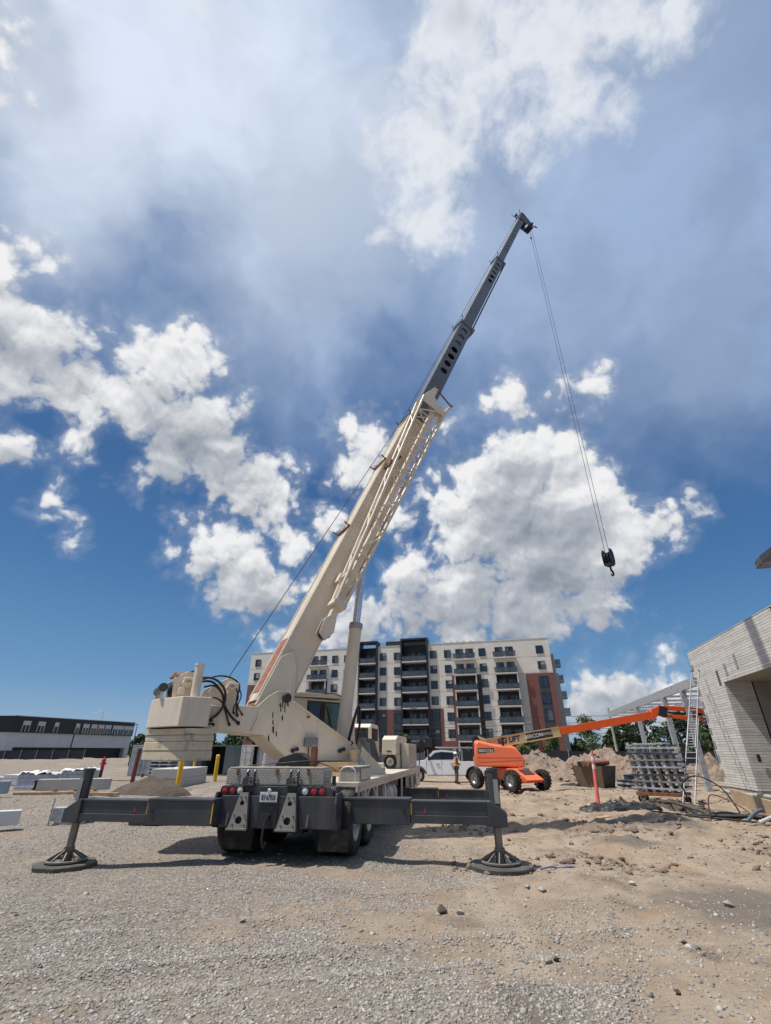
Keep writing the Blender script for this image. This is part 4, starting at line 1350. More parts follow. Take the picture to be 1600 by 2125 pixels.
    # extension cylinders under the third section
    MB(X).cyl((18.0, -0.12, N0 - 0.36), (25.6, -0.12, N0 - 0.36), 0.035, n=12).build('extension_rod', M_BLACK, s3, smooth=40)
    # head with sheaves
    hd = MB(X)
    for sg in (-1, 1):
        hd.prism([(32.5, sg * 0.21, N0 + 0.20), (33.35, sg * 0.21, N0 + 0.28), (33.55, sg * 0.21, N0 + 0.10), (33.25, sg * 0.21, N0 - 0.75), (33.05, sg * 0.21, N0 - 1.0), (32.75, sg * 0.21, N0 - 0.95), (32.55, sg * 0.21, N0 - 0.35)], (0, sg * 0.03, 0))
    hd.box2((33.0, -0.21, N0 - 0.5), (33.1, 0.21, N0 + 0.1))
    head = hd.build('boom_head', M_GREY, P, 0.01)
    for y in (-0.12, 0.0, 0.12):
        for s, n_, r_ in ((33.0, N0 - 0.80, 0.20), (33.28, N0 + 0.10, 0.17)):
            MB(X).lathe((s, y - 0.03, n_), (0, 1, 0), [(r_ * 0.2, 0), (r_, 0), (r_ * 0.88, 0.03), (r_, 0.06), (r_ * 0.2, 0.06)], 24).build('sheave', M_BLACK, head, smooth=40)
    an = MB(X).bar((33.3, 0.18, N0 + 0.25), (33.6, 0.35, N0 + 0.62), 0.025, 0.025)
    an.bar((33.1, -0.2, N0 + 0.25), (33.1, -0.35, N0 + 0.5), 0.03, 0.03)
    an.box((32.9, -0.05, N0 + 0.42), (0.25, 0.12, 0.16))
    an.box((33.0, -0.30, N0 - 0.75), (0.30, 0.1, 0.14))
    an.bar((33.0, -0.30, N0 - 1.0), (32.8, -0.42, N0 - 1.12), 0.06, 0.1)
    an.build('anemometer_bracket', M_BLACK, head)
    # lift cylinder
    a = XS @ Vector((0.34, -0.02, 1.72))
    b_ = XB @ Vector((4.45, 0, N0 - 0.56))
    d = (b_ - a)
    cy = MB().cyl(a, a + d * 0.60, 0.165, n=28).build('lift_cylinder', M_CREAM, P, 0.0, smooth=40)
    c1 = MB().cyl(a + d * 0.585, a + d * 0.615, 0.185, n=28)
    c1.build('gland', M_STEEL, cy, smooth=40)
    MB().cyl(a + d * 0.61, b_, 0.105, n=24).build('cylinder_rod', M_CHROME, cy, smooth=40)
    px_ = XS.to_3x3() @ Vector((0, 1, 0))
    MB().cyl(a - px_ * 0.5, a + px_ * 0.5, 0.10, n=18).build('foot_pin', M_BLACK, cy, smooth=40)
    MB().cyl(b_ - px_ * 0.33, b_ + px_ * 0.33, 0.09, n=18).build('head_pin', M_CREAM, cy, smooth=40)
    hk = MB()
    for k in range(2):
        o = px_ * (-0.30 - 0.05 * k)
        hk.hose([a + o + Vector((0, 0, 0.0)), a + o * 1.3 + d * 0.06, a + o * 1.1 + d * 0.14 + Vector((0.10, 0, 0)), a + o * 0.7 + d * 0.18 + Vector((0.22, 0, 0)), a + o * 0.5 + d * 0.10 + Vector((0.32, 0, 0)), a + Vector((0.30, 0, -0.3))], 0.022)
    hk.build('cylinder_hose', M_HOSE, cy, smooth=60)
    ft = MB()
    for sg in (-1, 1):
        ft.prism([XS @ Vector((x, sg * 0.26, z)) for x, z in ((0.0, 1.46), (0.75, 1.46), (0.52, 1.88), (0.18, 1.90))], XS.to_3x3() @ Vector((0, sg * 0.06, 0)))
    ft.build('cylinder_foot', M_CREAM, P, 0.01)
    br = MB()
    for sg in (-1, 1):
        br.prism([XB @ Vector((s, sg * 0.20, n_)) for s, n_ in ((3.9, N0 - 0.37), (5.0, N0 - 0.37), (4.65, N0 - 0.66), (4.25, N0 - 0.66))], XB.to_3x3() @ Vector((0, sg * 0.05, 0)))
    br.build('cylinder_bracket', M_CREAM, base, 0.01)


def build_jib():
    """lattice fly jib stowed along the right side of the boom base section"""
    P = crane
    X = XB
    J = []
    s0, s1 = 2.5, 11.0                         # narrow end low, wide end high
    e0 = {'a': (-0.62, 0.10), 'b': (-0.62, -0.16), 'c': (-0.92, 0.10), 'd': (-0.92, -0.16)}     # (l, n)
    e1 = {'a': (-0.50, 0.60), 'b': (-0.56, -0.42), 'c': (-0.98, 0.60), 'd': (-0.98, -0.42)}

    def pt(k, t):
        return Vector((s0 + (s1 - s0) * t, e0[k][0] + (e1[k][0] - e0[k][0]) * t, e0[k][1] + (e1[k][1] - e0[k][1]) * t))
    root = MB(X).cyl(pt('c', 0), pt('c', 1), 0.044, n=10).build('fly_jib', M_CREAM, P, smooth=40)
    for k in 'abd':
        MB(X).cyl(pt(k, 0), pt(k, 1), 0.044, n=10).build('chord', M_CREAM, root, smooth=40)
    n = 11
    for (u, w_) in (('c', 'd'), ('a', 'b'), ('a', 'c'), ('b', 'd')):
        for i in range(n):
            t0, t1 = i / n, (i + 1) / n
            p, q = (u, w_) if i % 2 == 0 else (w_, u)
            MB(X).cyl(pt(p, t0), pt(q, t1), 0.025, n=8).build('lattice_bar', M_CREAM, root, smooth=40)
            if i % 2 == 0:
                MB(X).cyl(pt(u, t0), pt(w_, t0), 0.025, n=8).build('lattice_bar', M_CREAM, root, smooth=40)
    # inner pull-out box with sheave head
    MB(X).box2((1.95, -0.86, -0.12), (10.9, -0.68, 0.06)).build('jib_extension', M_CREAM, root, 0.008)
    MB(X).box2((2.38, -0.97, -0.22), (2.52, -0.57, 0.16)).build('jib_collar', M_CREAM, root, 0.01)
    hd = MB(X)
    for y in (-0.90, -0.66):
        hd.prism([(1.45, y, -0.10), (1.55, y, 0.12), (1.95, y, 0.14), (2.1, y, 0.05), (2.1, y, -0.12), (1.75, y, -0.22)], (0, 0.025, 0))
    hd.build('jib_head', M_CREAM, root, 0.008)
    MB(X).lathe((1.66, -0.84, -0.05), (0, 1, 0), [(0.02, 0), (0.15, 0), (0.13, 0.07), (0.15, 0.14), (0.02, 0.14)], 24).build('jib_sheave', M_BLACK, root, smooth=40)
    # forked foot at the wide end
    fk = MB(X)
    fk.prism([(10.75, -0.99, 0.58), (11.15, -0.99, 0.54), (11.75, -0.99, 0.34), (11.8, -0.99, 0.22), (11.3, -0.99, 0.22), (10.95, -0.99, -0.34), (10.75, -0.99, -0.42)], (0, 0.02, 0))
    fk.bar((10.95, -0.77, 0.60), (11.78, -0.77, 0.32), 0.45, 0.10, up=(0.3, 0, 1))
    fk.bar((10.95, -0.77, -0.41), (11.45, -0.77, -0.50), 0.45, 0.10)
    fk.prism([(10.6, -0.75, 0.05), (11.3, -0.75, 0.30), (11.5, -0.75, -0.42), (10.9, -0.75, -0.43)], (0, 0.02, 0))
    fk.build('jib_foot', M_CREAM, root, 0.008)
    rd = MB(X).cyl((11.78, -0.96, 0.33), (11.50, -0.96, -0.52), 0.03, n=10)
    rd.cyl((11.80, -1.02, 0.33), (11.80, -0.55, 0.33), 0.04, n=10)
    rd.cyl((11.50, -1.02, -0.52), (11.50, -0.55, -0.52), 0.04, n=10)
    rd.build('spreader_rod', M_RUST, root, smooth=40)
    # brackets that carry the jib
    for s, n_ in ((3.1, 0.2), (7.55, 0.45)):
        b_ = MB(X).box2((s, -0.66, n_ - 0.12), (s + 0.28, -0.365, n_ + 0.04))
        b_.bar((s + 0.14, -0.66, n_ - 0.05), (s + 0.35, -0.95, n_ - 0.12), 0.06, 0.10)
        b_.build('stow_bracket', M_CREAM if s < 5 else M_RUST, root, 0.01)


def build_ropes():
    P = crane
    X = XB
    N0 = 0.20
    w = XS @ Vector((-2.62, 0.05, 2.95))
    t = XB @ Vector((33.28, 0.0, N0 + 0.27))
    g1 = XB @ Vector((10.4, 0.0, N0 + 0.47))
    g2 = XB @ Vector((17.9, 0.0, N0 + 0.42))
    g3 = XB @ Vector((25.7, 0.0, N0 + 0.36))
    MB().tube([w, w + (g1 - w) * 0.5, g1, g2, g3, t], 0.011, 6).build('hoist_rope', M_ROPE, P)


build_upper()
build_boom()
build_jib()
build_ropes()

# hook block on two falls of rope
_hp = CR_W @ XB @ Vector((33.0, 0.0, -0.62))
HOOKZ = 8.45
hook = empty('hook_block', (_hp.x + 0.05, _hp.y, HOOKZ), rad(38), 'black hook block hanging from the boom tip on two wire ropes', 'hook block')
hook.scale = (0.86, 0.86, 0.86)
hb = MB()
for y in (-0.17, 0.17):
    hb.prism([(-0.16, y, 0.30), (0.14, y, 0.30), (0.22, y, 0.55), (0.21, y, 0.95), (0.11, y, 1.15), (-0.11, y, 1.15), (-0.21, y, 0.95), (-0.22, y, 0.55)], (0, 0.05 if y > 0 else -0.05, 0))
hb.box2((-0.14, -0.17, 0.26), (0.14, 0.17, 0.42))
hb.box2((-0.2, -0.21, 0.9), (0.2, -0.17, 1.0))
hb.build('cheek_plates', M_BLACK, hook, 0.02)
for y in (-0.08, 0.08):
    MB().lathe((0, y - 0.04, 0.72), (0, 1, 0), [(0.05, 0), (0.27, 0), (0.24, 0.04), (0.27, 0.08), (0.05, 0.08)], 28).build('sheave', M_BLACK, hook, smooth=40)
MB().cyl((0, 0, 0.12), (0, 0, 0.30), 0.05, n=14).build('swivel', M_BLACK, hook, smooth=40)
hp = [(0, 0, 0.15), (0, 0, 0.05)] + [(0.13 * sin(a) + 0.02, 0, -0.10 + 0.13 * cos(a)) for a in np.linspace(0.35, 4.2, 12)]
MB().tube(hp, [0.05] * 2 + [0.055 - 0.0022 * k for k in range(12)], 10).build('hook', M_BLACK, hook, smooth=60)
for dx, top in ((-0.22, 0.22), (0.22, 0.22)):
    MB().tube([(dx, 0, 0.75), (dx * 0.85, 0, (_hp.z - HOOKZ - 0.1) / 0.86)], 0.011, 6).build('rope_fall', M_ROPE, hook)
MB().lathe((-0.2, 0, (_hp.z - HOOKZ - 1.3) / 0.86), (0, 0, 1), [(0.001, 0), (0.05, 0.03), (0.06, 0.12), (0.05, 0.2), (0.001, 0.22)], 12).build('anti_two_block_weight', M_BLACK, hook, smooth=50)

# ------------------------------------------------------------------ apartment block
M_STUCCO = mat('cream_panel', (0.74, 0.70, 0.62), 0.85, 0, 0.05, 0.5, (0.42, 0.38, 0.32), 0.3, 0.8)
M_BRICKRED = mat('red_brick_cladding', (0.20, 0.085, 0.072), 0.85, 0, 0.12, 6)
M_DARKPANEL = mat('black_panel', (0.022, 0.023, 0.027), 0.5, 0, 0.1, 1)
M_DARKBROWN = mat('dark_brown_panel', (0.045, 0.032, 0.030), 0.7, 0, 0.1, 1)
M_SPANDREL = mat('grey_spandrel', (0.055, 0.06, 0.068), 0.4, 0, 0.1, 1)
M_STONEGREY = mat('grey_stone_cladding', (0.30, 0.295, 0.285), 0.85, 0, 0.15, 2.0)
M_SLAB = mat('balcony_edge', (0.60, 0.59, 0.57), 0.7, 0, 0.05, 1)
M_WINGLASS = glass('window_glass', (0.030, 0.042, 0.055), 0.06)
M_WINGLASS2 = glass('window_glass_curtained', (0.11, 0.12, 0.125), 0.08)
M_WFRAME = mat('black_window_frame', (0.015, 0.015, 0.017), 0.4, 0, 0.1, 2)
M_BLIND2 = mat('roller_blind', (0.34, 0.33, 0.31), 0.8, 0, 0.1, 2)
M_RAILGLASS = glass('balcony_glass', (0.10, 0.115, 0.13), 0.08, trans=0.30)

AB = Vector((-31.6, 112.6, -0.55))
AU = Vector((0.96633, -0.25729, 0))
apt = empty('apartment_building', AB, math.atan2(AU.y, AU.x), 'seven storey cream and brick apartment block with dark recessed balcony towers behind the crane', 'building')
# local frame: x along the facade from its left end, -y towards the viewer, z up from its foot
ZB = 0.55          # local height of photo height zero
FL = [18.70 + ZB - 3.045 * k for k in range(7)]     # floor levels from the top storey down
TOP = 22.15 + ZB


def apart():
    P = apt
    D = 17.0

    def wall(x0, x1, z0, z1, y0=0.0, y1=D, m_=M_STUCCO, name='wall'):
        return MB().box2((x0, y0, z0), (x1, y1, z1)).build(name, m_, P)
    cols = [(0, 15.0), (19.45, 26.8), (31.0, 36.25), (42.15, 47.55), (52.0, 55.7), (60.1, 66.85)]
    for a, b in cols:
        wall(a, b, 0, TOP)
        MB().box2((a, -0.06, TOP + 0.002), (b, 0.5, TOP + 0.14)).build('parapet_cap', M_SLAB, P)
    # panel joints, one line at each floor and some upright ones
    for a, b in cols:
        for k in range(6):
            zz = FL[k] - 0.05
            MB().box2((a + 0.02, -0.012, zz), (b - 0.02, -0.001, zz + 0.03)).build('panel_joint', mat('joint', (0.36, 0.34, 0.30), 0.9), P)
    # stacks whose two top storeys are flush and whose lower storeys are recessed
    for a, b in ((15.0, 19.45), (47.55, 52.0), (55.7, 60.1)):
        wall(a, b, FL[1], TOP)
        MB().box2((a, -0.06, TOP + 0.002), (b, 0.5, TOP + 0.14)).build('parapet_cap', M_SLAB, P)
        wall(a, b, 0, FL[1], 1.6, D, M_DARKBROWN, 'recess_wall')
        for k in range(7):
            fz = FL[k]
            y1 = -0.002 if k < 2 else 1.598
            if k < 6:
                balcony(a - 0.05, b + 0.05, fz, -1.25, y1, k)
            doors(a, b, fz, 0.0 if k < 2 else 1.6, k)
        # slim fins that carry the lower balconies
        for x in (a - 0.02, b - 0.20):
            MB().box2((x, -1.15, 0), (x + 0.22, -0.95, FL[1] - 0.26)).build('balcony_post', M_SLAB, P)
    # dark full-height towers
    for a, b, ht in ((26.8, 31.0, 23.35 + ZB), (36.25, 42.15, 23.5 + ZB)):
        wall(a, b, 0, ht - 1.0, 1.8, D, M_DARKPANEL, 'recess_wall')
        for x in (a, b - 0.28):
            wall(x, x + 0.28, 0, ht, -0.9, 1.8, M_DARKPANEL, 'tower_fin')
        wall(a + 0.28, b - 0.28, ht - 0.35, ht, -0.9, 1.8, M_DARKPANEL, 'tower_lintel')
        for k in range(6):
            balcony(a + 0.29, b - 0.29, FL[k], -1.0, 1.79, k)
            doors(a + 0.3, b - 0.3, FL[k], 1.8, k)
    wall(32.0, 41.0, TOP + 0.15, 23.85 + ZB, 3.0, 9.0, M_DARKPANEL, 'penthouse')
    for x in (19.8, 21.2, 22.6):
        MB().box2((x, 2.0, TOP + 0.14), (x + 1.0, 3.0, TOP + 0.75)).build('roof_unit', M_GALV, P)
    for x in (44.0, 45.4, 46.9, 48.2, 49.6, 51.0):
        MB().box2((x, 1.0, TOP + 0.14), (x + 0.35, 1.4, TOP + 0.62)).build('roof_vent', M_GALV, P)
    # brick cladding, proud of the panels
    for a, b, z0, z1 in ((0.0, 12.0, 0, 15.2), (31.0, 36.25, 0, 9.35), (42.15, 44.8, 0, 9.35), (44.8, 46.9, 0, 3.45), (46.9, 47.5, 0, 15.6), (52.9, 55.6, 0, 3.45), (61.65, 66.85, 0, 15.45)):
        MB().box2((a, -0.05, z0), (b, -0.002, z1 + ZB)).build('brick_cladding', M_BRICKRED, P)
    MB().box2((52.05, -0.055, 0), (52.85, -0.002, 15.6 + ZB)).build('dark_strip', M_DARKBROWN, P)
    MB().box2((60.1, -0.12, 0), (61.6, -0.002, 15.5 + ZB)).build('pale_pilaster', mat('pilaster_grey', (0.47, 0.46, 0.43), 0.8), P)
    for a in (31.15, 34.4):
        MB().box2((a, -0.058, 0), (a + 1.9, -0.051, 9.3 + ZB)).build('dark_spandrel', M_SPANDREL, P)
    for a in (42.25,):
        MB().box2((a, -0.058, 0), (a + 1.9, -0.051, 9.3 + ZB)).build('dark_spandrel', M_SPANDREL, P)
    MB().box2((63.9, -0.058, 2.0), (65.9, -0.051, 14.5 + ZB)).build('dark_spandrel', M_SPANDREL, P)
    # windows
    for x in (2.0, 6.0, 10.5, 21.05, 23.9, 32.15, 35.3, 43.2, 46.25, 53.45, 64.9):
        for k in range(7):
            if x in (23.9,) and k > 5:
                continue
            window(x, FL[k] + 1.27, 1.62 if (x == 64.9 and k > 1) else 1.42, 2.0 if (x == 64.9 and k > 1) else 1.58, k)
    # entrance canopy with the name
    MB().box2((35.9, -2.2, 2.35 + ZB), (42.6, -0.95, 4.0 + ZB)).build('entrance_canopy', M_DARKPANEL, P, 0.03)
    lettering('THE MARCONA', 0.62, (39.0, -2.21, 3.42 + ZB), (1, 0, 0), (0, 0, 1), mat('dull_letters', (0.42, 0.43, 0.45), 0.6), P, name='name_letters')
    # stone clad return at the right end with small balconies
    wall(66.86, 68.0, 0, 15.6 + ZB, 2.2, D, M_STONEGREY, 'stone_return')
    wall(66.86, 67.6, 15.6 + ZB, 19.4 + ZB, 2.2, D, M_STONEGREY, 'stone_return')
    for k in range(1, 6):
        zz = FL[k] + 1.6
        MB().box2((67.6, 2.6, zz - 0.22), (69.4 - 0.12 * (6 - k), 5.2, zz)).build('end_balcony', M_STONEGREY, P)
        rl = MB().box2((67.62, 2.62, zz + 1.02), (69.38 - 0.12 * (6 - k), 2.68, zz + 1.08))
        rl.box2((69.32 - 0.12 * (6 - k), 2.68, zz + 1.02), (69.38 - 0.12 * (6 - k), 5.2, zz + 1.08))
        rl.build('end_rail', M_WFRAME, P)
        MB().box2((67.65, 2.64, zz + 0.02), (69.34 - 0.12 * (6 - k), 2.66, zz + 1.0)).build('end_glass', M_RAILGLASS, P)
    for k in range(1, 6):
        zz = FL[k] + 0.2
        MB().box2((-0.9, 3.0, zz), (-0.002, 5.0, zz + 0.15)).build('end_balcony', M_STONEGREY, P)
        MB().box2((-0.9, 3.0, zz + 0.16), (-0.86, 5.0, zz + 1.1)).build('end_rail', M_WFRAME, P)


def balcony(a, b, fz, y0, y1, k):
    P = apt
    sl = MB().box2((a, y0, fz - 0.24), (b, y1, fz)).build('balcony', M_SLAB, P)
    r = MB().box2((a, y0 + 0.02, fz + 1.04), (b, y0 + 0.07, fz + 1.09))
    r.box2((a, y0 + 0.02, fz + 0.06), (b, y0 + 0.06, fz + 0.10))
    n = max(2, int((b - a) / 1.4))
    for i in range(n + 1):
        x = a + 0.02 + (b - a - 0.07) * i / n
        r.box2((x, y0 + 0.025, fz), (x + 0.04, y0 + 0.065, fz + 1.04))
    for x in (a + 0.005, b - 0.045):
        r.box2((x, y0 + 0.07, fz + 1.04), (x + 0.04, min(y1, 0.0) - 0.01, fz + 1.09))
    r.build('railing', M_WFRAME, sl)
    MB().box2((a + 0.05, y0 + 0.035, fz + 0.11), (b - 0.05, y0 + 0.05, fz + 1.03)).build('glass_panel', M_RAILGLASS, sl)


def doors(a, b, fz, y, k):
    P = apt
    c = (a + b) / 2
    for j, x in enumerate((c - 1.05, c + 1.05)):
        f = MB()
        w, h = 1.55, 2.15
        for dx in (-w / 2, -0.03, w / 2 - 0.07):
            f.box2((x + dx, y - 0.07, fz + 0.02), (x + dx + 0.07, y - 0.002, fz + h))
        f.box2((x - w / 2, y - 0.068, fz + h - 0.08), (x + w / 2, y - 0.003, fz + h + 0.001))
        d = f.build('balcony_door', M_WFRAME, P)
        for i in (0, 1):
            x0 = x - w / 2 + 0.07 + i * (w / 2 - 0.03)
            MB().box2((x0, y - 0.03, fz + 0.06), (x0 + w / 2 - 0.11, y - 0.003, fz + h - 0.08)).build('pane', M_WINGLASS2 if (i + j + k) % 2 else M_WINGLASS, d)


def window(x, z, w, h, k):
    P = apt
    y = -0.06
    f = MB()
    t_ = 0.075
    f.box2((x - w / 2, y - 0.05, z - h / 2), (x - w / 2 + t_, y, z + h / 2))
    f.box2((x + w / 2 - t_, y - 0.05, z - h / 2), (x + w / 2, y, z + h / 2))
    f.box2((x - w / 2 + t_, y - 0.049, z + h / 2 - t_), (x + w / 2 - t_, y - 0.001, z + h / 2))
    f.box2((x - w / 2 + t_, y - 0.049, z - h / 2), (x + w / 2 - t_, y - 0.001, z - h / 2 + t_))
    f.box2((x - w / 2 + w * 0.36, y - 0.047, z - h / 2 + t_), (x - w / 2 + w * 0.36 + t_, y - 0.002, z + h / 2 - t_))
    f.box2((x - w / 2 + t_, y - 0.045, z - h * 0.22), (x - w / 2 + w * 0.36, y - 0.003, z - h * 0.22 + t_))
    fr = f.build('window', M_WFRAME, P)
    for i, (x0, x1) in enumerate(((x - w / 2 + t_, x - w / 2 + w * 0.36), (x - w / 2 + w * 0.36 + t_, x + w / 2 - t_))):
        MB().box2((x0, y - 0.018, z - h / 2 + t_), (x1, y - 0.006, z + h / 2 - t_)).build('pane', M_WINGLASS2 if (i and (int(x * 3) + k) % 3 == 0) else M_WINGLASS, fr)
    if (int(x * 7) + 3 * k) % 4 == 1:
        hb_ = h * (0.25 + 0.12 * ((int(x * 5) + k) % 4))
        MB().box2((x - w / 2 + w * 0.36 + t_, y - 0.022, z + h / 2 - t_ - hb_), (x + w / 2 - t_, y - 0.0185, z + h / 2 - t_)).build('blind', M_BLIND2, fr)


apart()

# ------------------------------------------------------------------ two storey building on the left
M_LBLACK = mat('black_metal_cladding', (0.016, 0.018, 0.026), 0.45, 0, 0.1, 0.6)
M_LGREY = mat('grey_precast_panel', (0.56, 0.565, 0.58), 0.8, 0, 0.06, 0.5)
M_BLIND = mat('window_blind', (0.55, 0.55, 0.54), 0.7, 0, 0.05, 1)
LB0, LB1 = Vector((-74.0, 101.0, -0.6)), Vector((-62.6, 127.0, -0.6))
_d = (LB1 - LB0)
LLEN = _d.length
lb = empty('office_building', LB0, math.atan2(_d.y, _d.x), 'low two storey office building with black upper floor and grey base at far left', 'building')


def left_building():
    P = lb
    Lz = 8.6
    # local x along the long front, +y away from the viewer's side
    MB().box2((0, 0, 5.65), (LLEN, 14, Lz)).build('upper_storey', M_LBLACK, P)
    MB().box2((0.02, 0.25, 3.0), (LLEN - 0.02, 13.8, 5.648)).build('grey_band', M_LGREY, P)
    MB().box2((0.04, 1.6, 0), (LLEN - 0.04, 13.8, 2.998)).build('dark_ground_floor', M_DARKPANEL, P)
    MB().box2((0.0, 0.26, 0), (1.5, 1.6, 2.998)).build('grey_pier', M_LGREY, P)
    MB().box2((LLEN - 1.2, 0.26, 0), (LLEN - 0.02, 1.6, 2.998)).build('grey_pier', M_LGREY, P)
    MB().box2((-0.06, -0.06, Lz + 0.002), (LLEN + 0.06, 14, Lz + 0.12)).build('roof_trim', mat('pale_trim', (0.45, 0.45, 0.45), 0.6), P)
    # end that turns away to the left
    MB().prism([(0.0, 0.0, 5.65), (-9.0, 12.0, 5.65), (-9.0, 20.0, 5.65), (0.0, 14.0, 5.65)], (0, 0, Lz - 5.65)).build('side_upper_storey', M_LBLACK, P)
    MB().prism([(0.0, 0.26, 0), (-8.9, 12.2, 0), (-8.9, 20.0, 0), (0.0, 13.8, 0)], (0, 0, 5.645)).build('side_base', M_LGREY, P)
    dn = Vector((-9.0, 12.0, 0)).normalized()
    nn = Vector((-dn.y, dn.x, 0))
    for t_ in (4.0, 8.0, 12.0):
        c = dn * t_ - nn * (-0.06)
        MB().bar(c + Vector((0, 0, 6.9)) + dn * -1.0, c + Vector((0, 0, 6.9)) + dn * 1.0, 0.12, 1.1).build('side_window', M_BLIND, P)
    MB().box2((LLEN * 0.47, 0.20, 3.0), (LLEN * 0.475 + 0.1, 0.249, 5.64)).build('downpipe', M_BLACK, P)
    xs = [2.6, 5.6, 8.8, 13.6, 15.6, 17.6, 19.4, 21.2, 23.2, 24.7, 26.4, 27.6]
    for i, x in enumerate(xs):
        w = 1.5 if i not in (2, 3) else 0.9
        f = MB()
        f.box2((x - w / 2, -0.10, 5.80), (x - w / 2 + 0.1, -0.002, 7.8))
        f.box2((x + w / 2 - 0.1, -0.10, 5.80), (x + w / 2, -0.002, 7.8))
        f.box2((x - w / 2 + 0.1, -0.09, 7.70), (x + w / 2 - 0.1, -0.003, 7.8))
        if w > 1:
            f.box2((x - 0.05, -0.095, 5.80), (x + 0.05, -0.004, 7.7))
        fr = f.build('window', M_BLIND, P)
        MB().box2((x - w / 2 + 0.1, -0.04, 5.8), (x + w / 2 - 0.1, -0.006, 7.0)).build('pane', M_WINGLASS, fr)
        MB().box2((x - w / 2 + 0.1, -0.06, 7.0), (x + w / 2 - 0.1, -0.006, 7.69)).build('blind', M_BLIND, fr)


left_building()

# ------------------------------------------------------------------ fences with dark mesh
M_MESH = mat('dark_fence_mesh', (0.030, 0.033, 0.040), 0.85, 0, 0.15, 1.5)
M_MESHG = mat('grey_fence_mesh', (0.20, 0.205, 0.21), 0.85, 0, 0.1, 1.5)


def fence(a, b, h, n, label, mesh=M_MESH, lean=0.0, zfun=None):
    a, b = Vector(a), Vector(b)
    root = empty('mesh_fence', (a.x, a.y, 0), 0, label, 'fence')
    d = b - a
    zf = zfun or gh
    for i in range(n + 1):
        p = d * (i / n)
        z = zf(a.x + p.x, a.y + p.y)
        MB().cyl((p.x, p.y, z - 0.2), (p.x, p.y, z + h + 0.14), 0.035, n=8).build('post', M_GALV, root)
        if i < n:
            q = d * ((i + 1) / n)
            z2 = zf(a.x + q.x, a.y + q.y)
            m_ = MB()
            cols = 6
            nn = Vector((-d.y, d.x, 0)).normalized()
            for k in range(cols):
                u0, u1 = k / cols, (k + 1) / cols
                s0, s1 = 0.05 * sin(pi * u0), 0.05 * sin(pi * u1)
                p0, p1 = p + (q - p) * u0 + nn * s0, p + (q - p) * u1 + nn * s1
                za, zb = z + (z2 - z) * u0, z + (z2 - z) * u1
                dr0, dr1 = 0.05 * sin(pi * u0), 0.05 * sin(pi * u1)
                e = nn * 0.02
                m_.hexa([p0 + Vector((0, 0, za)), p1 + Vector((0, 0, zb)), p1 + e + Vector((0, 0, zb)), p0 + e + Vector((0, 0, za)),
                         p0 + Vector((0, 0, za + h - dr0)), p1 + Vector((0, 0, zb + h - dr1)), p1 + e + Vector((0, 0, zb + h - dr1)), p0 + e + Vector((0, 0, za + h - dr0))])
            m_.build('mesh_panel', mesh if not isinstance(mesh, list) else mesh[i % len(mesh)], root)
    return root


fence((5, 62, 0), (58, 58, 0), 2.25, 13, 'long black mesh fence behind the boom lift and dirt mounds')
fence((-76, 96, 0), (-56, 97, 0), 1.95, 7, 'dark mesh fence on the gravel bank before the black office building', zfun=lambda x, y: -0.1)
fence((-88, 97, 0), (-76.3, 96, 0), 1.8, 3, 'pale grey mesh fence at the far left edge', M_MESHG, zfun=lambda x, y: -0.1)
fence((-1.5, 52, 0), (4.6, 61.5, 0), 2.1, 3, 'grey mesh fence behind the white pickup truck', M_MESHG)

# ------------------------------------------------------------------ shipping containers
def corr_wall(mb, p0, p1, z0, z1, depth=0.035, pitch=0.28, nrm=None):
    """corrugated sheet wall as one folded sheet with thickness"""
    p0, p1 = Vector((*p0, 0)), Vector((*p1, 0))
    d = p1 - p0
    L = d.length
    x = d / L
    n_ = Vector((-x.y, x.x, 0)) if nrm is None else Vector(nrm)
    k = int(L / pitch)
    prof = []
    for i in range(k):
        s = L * i / k
        w = L / k
        prof += [(s, 0), (s + w * 0.3, 0), (s + w * 0.45, -depth), (s + w * 0.85, -depth)]
    prof.append((L, 0))
    vs, fs = [], []
    for (s, o) in prof:
        q = p0 + x * s + n_ * o
        vs += [(q.x, q.y, z0), (q.x, q.y, z1)]
    for i in range(len(prof) - 1):
        fs.append((2 * i, 2 * i + 2, 2 * i + 3, 2 * i + 1))
    mb.add(vs, fs)


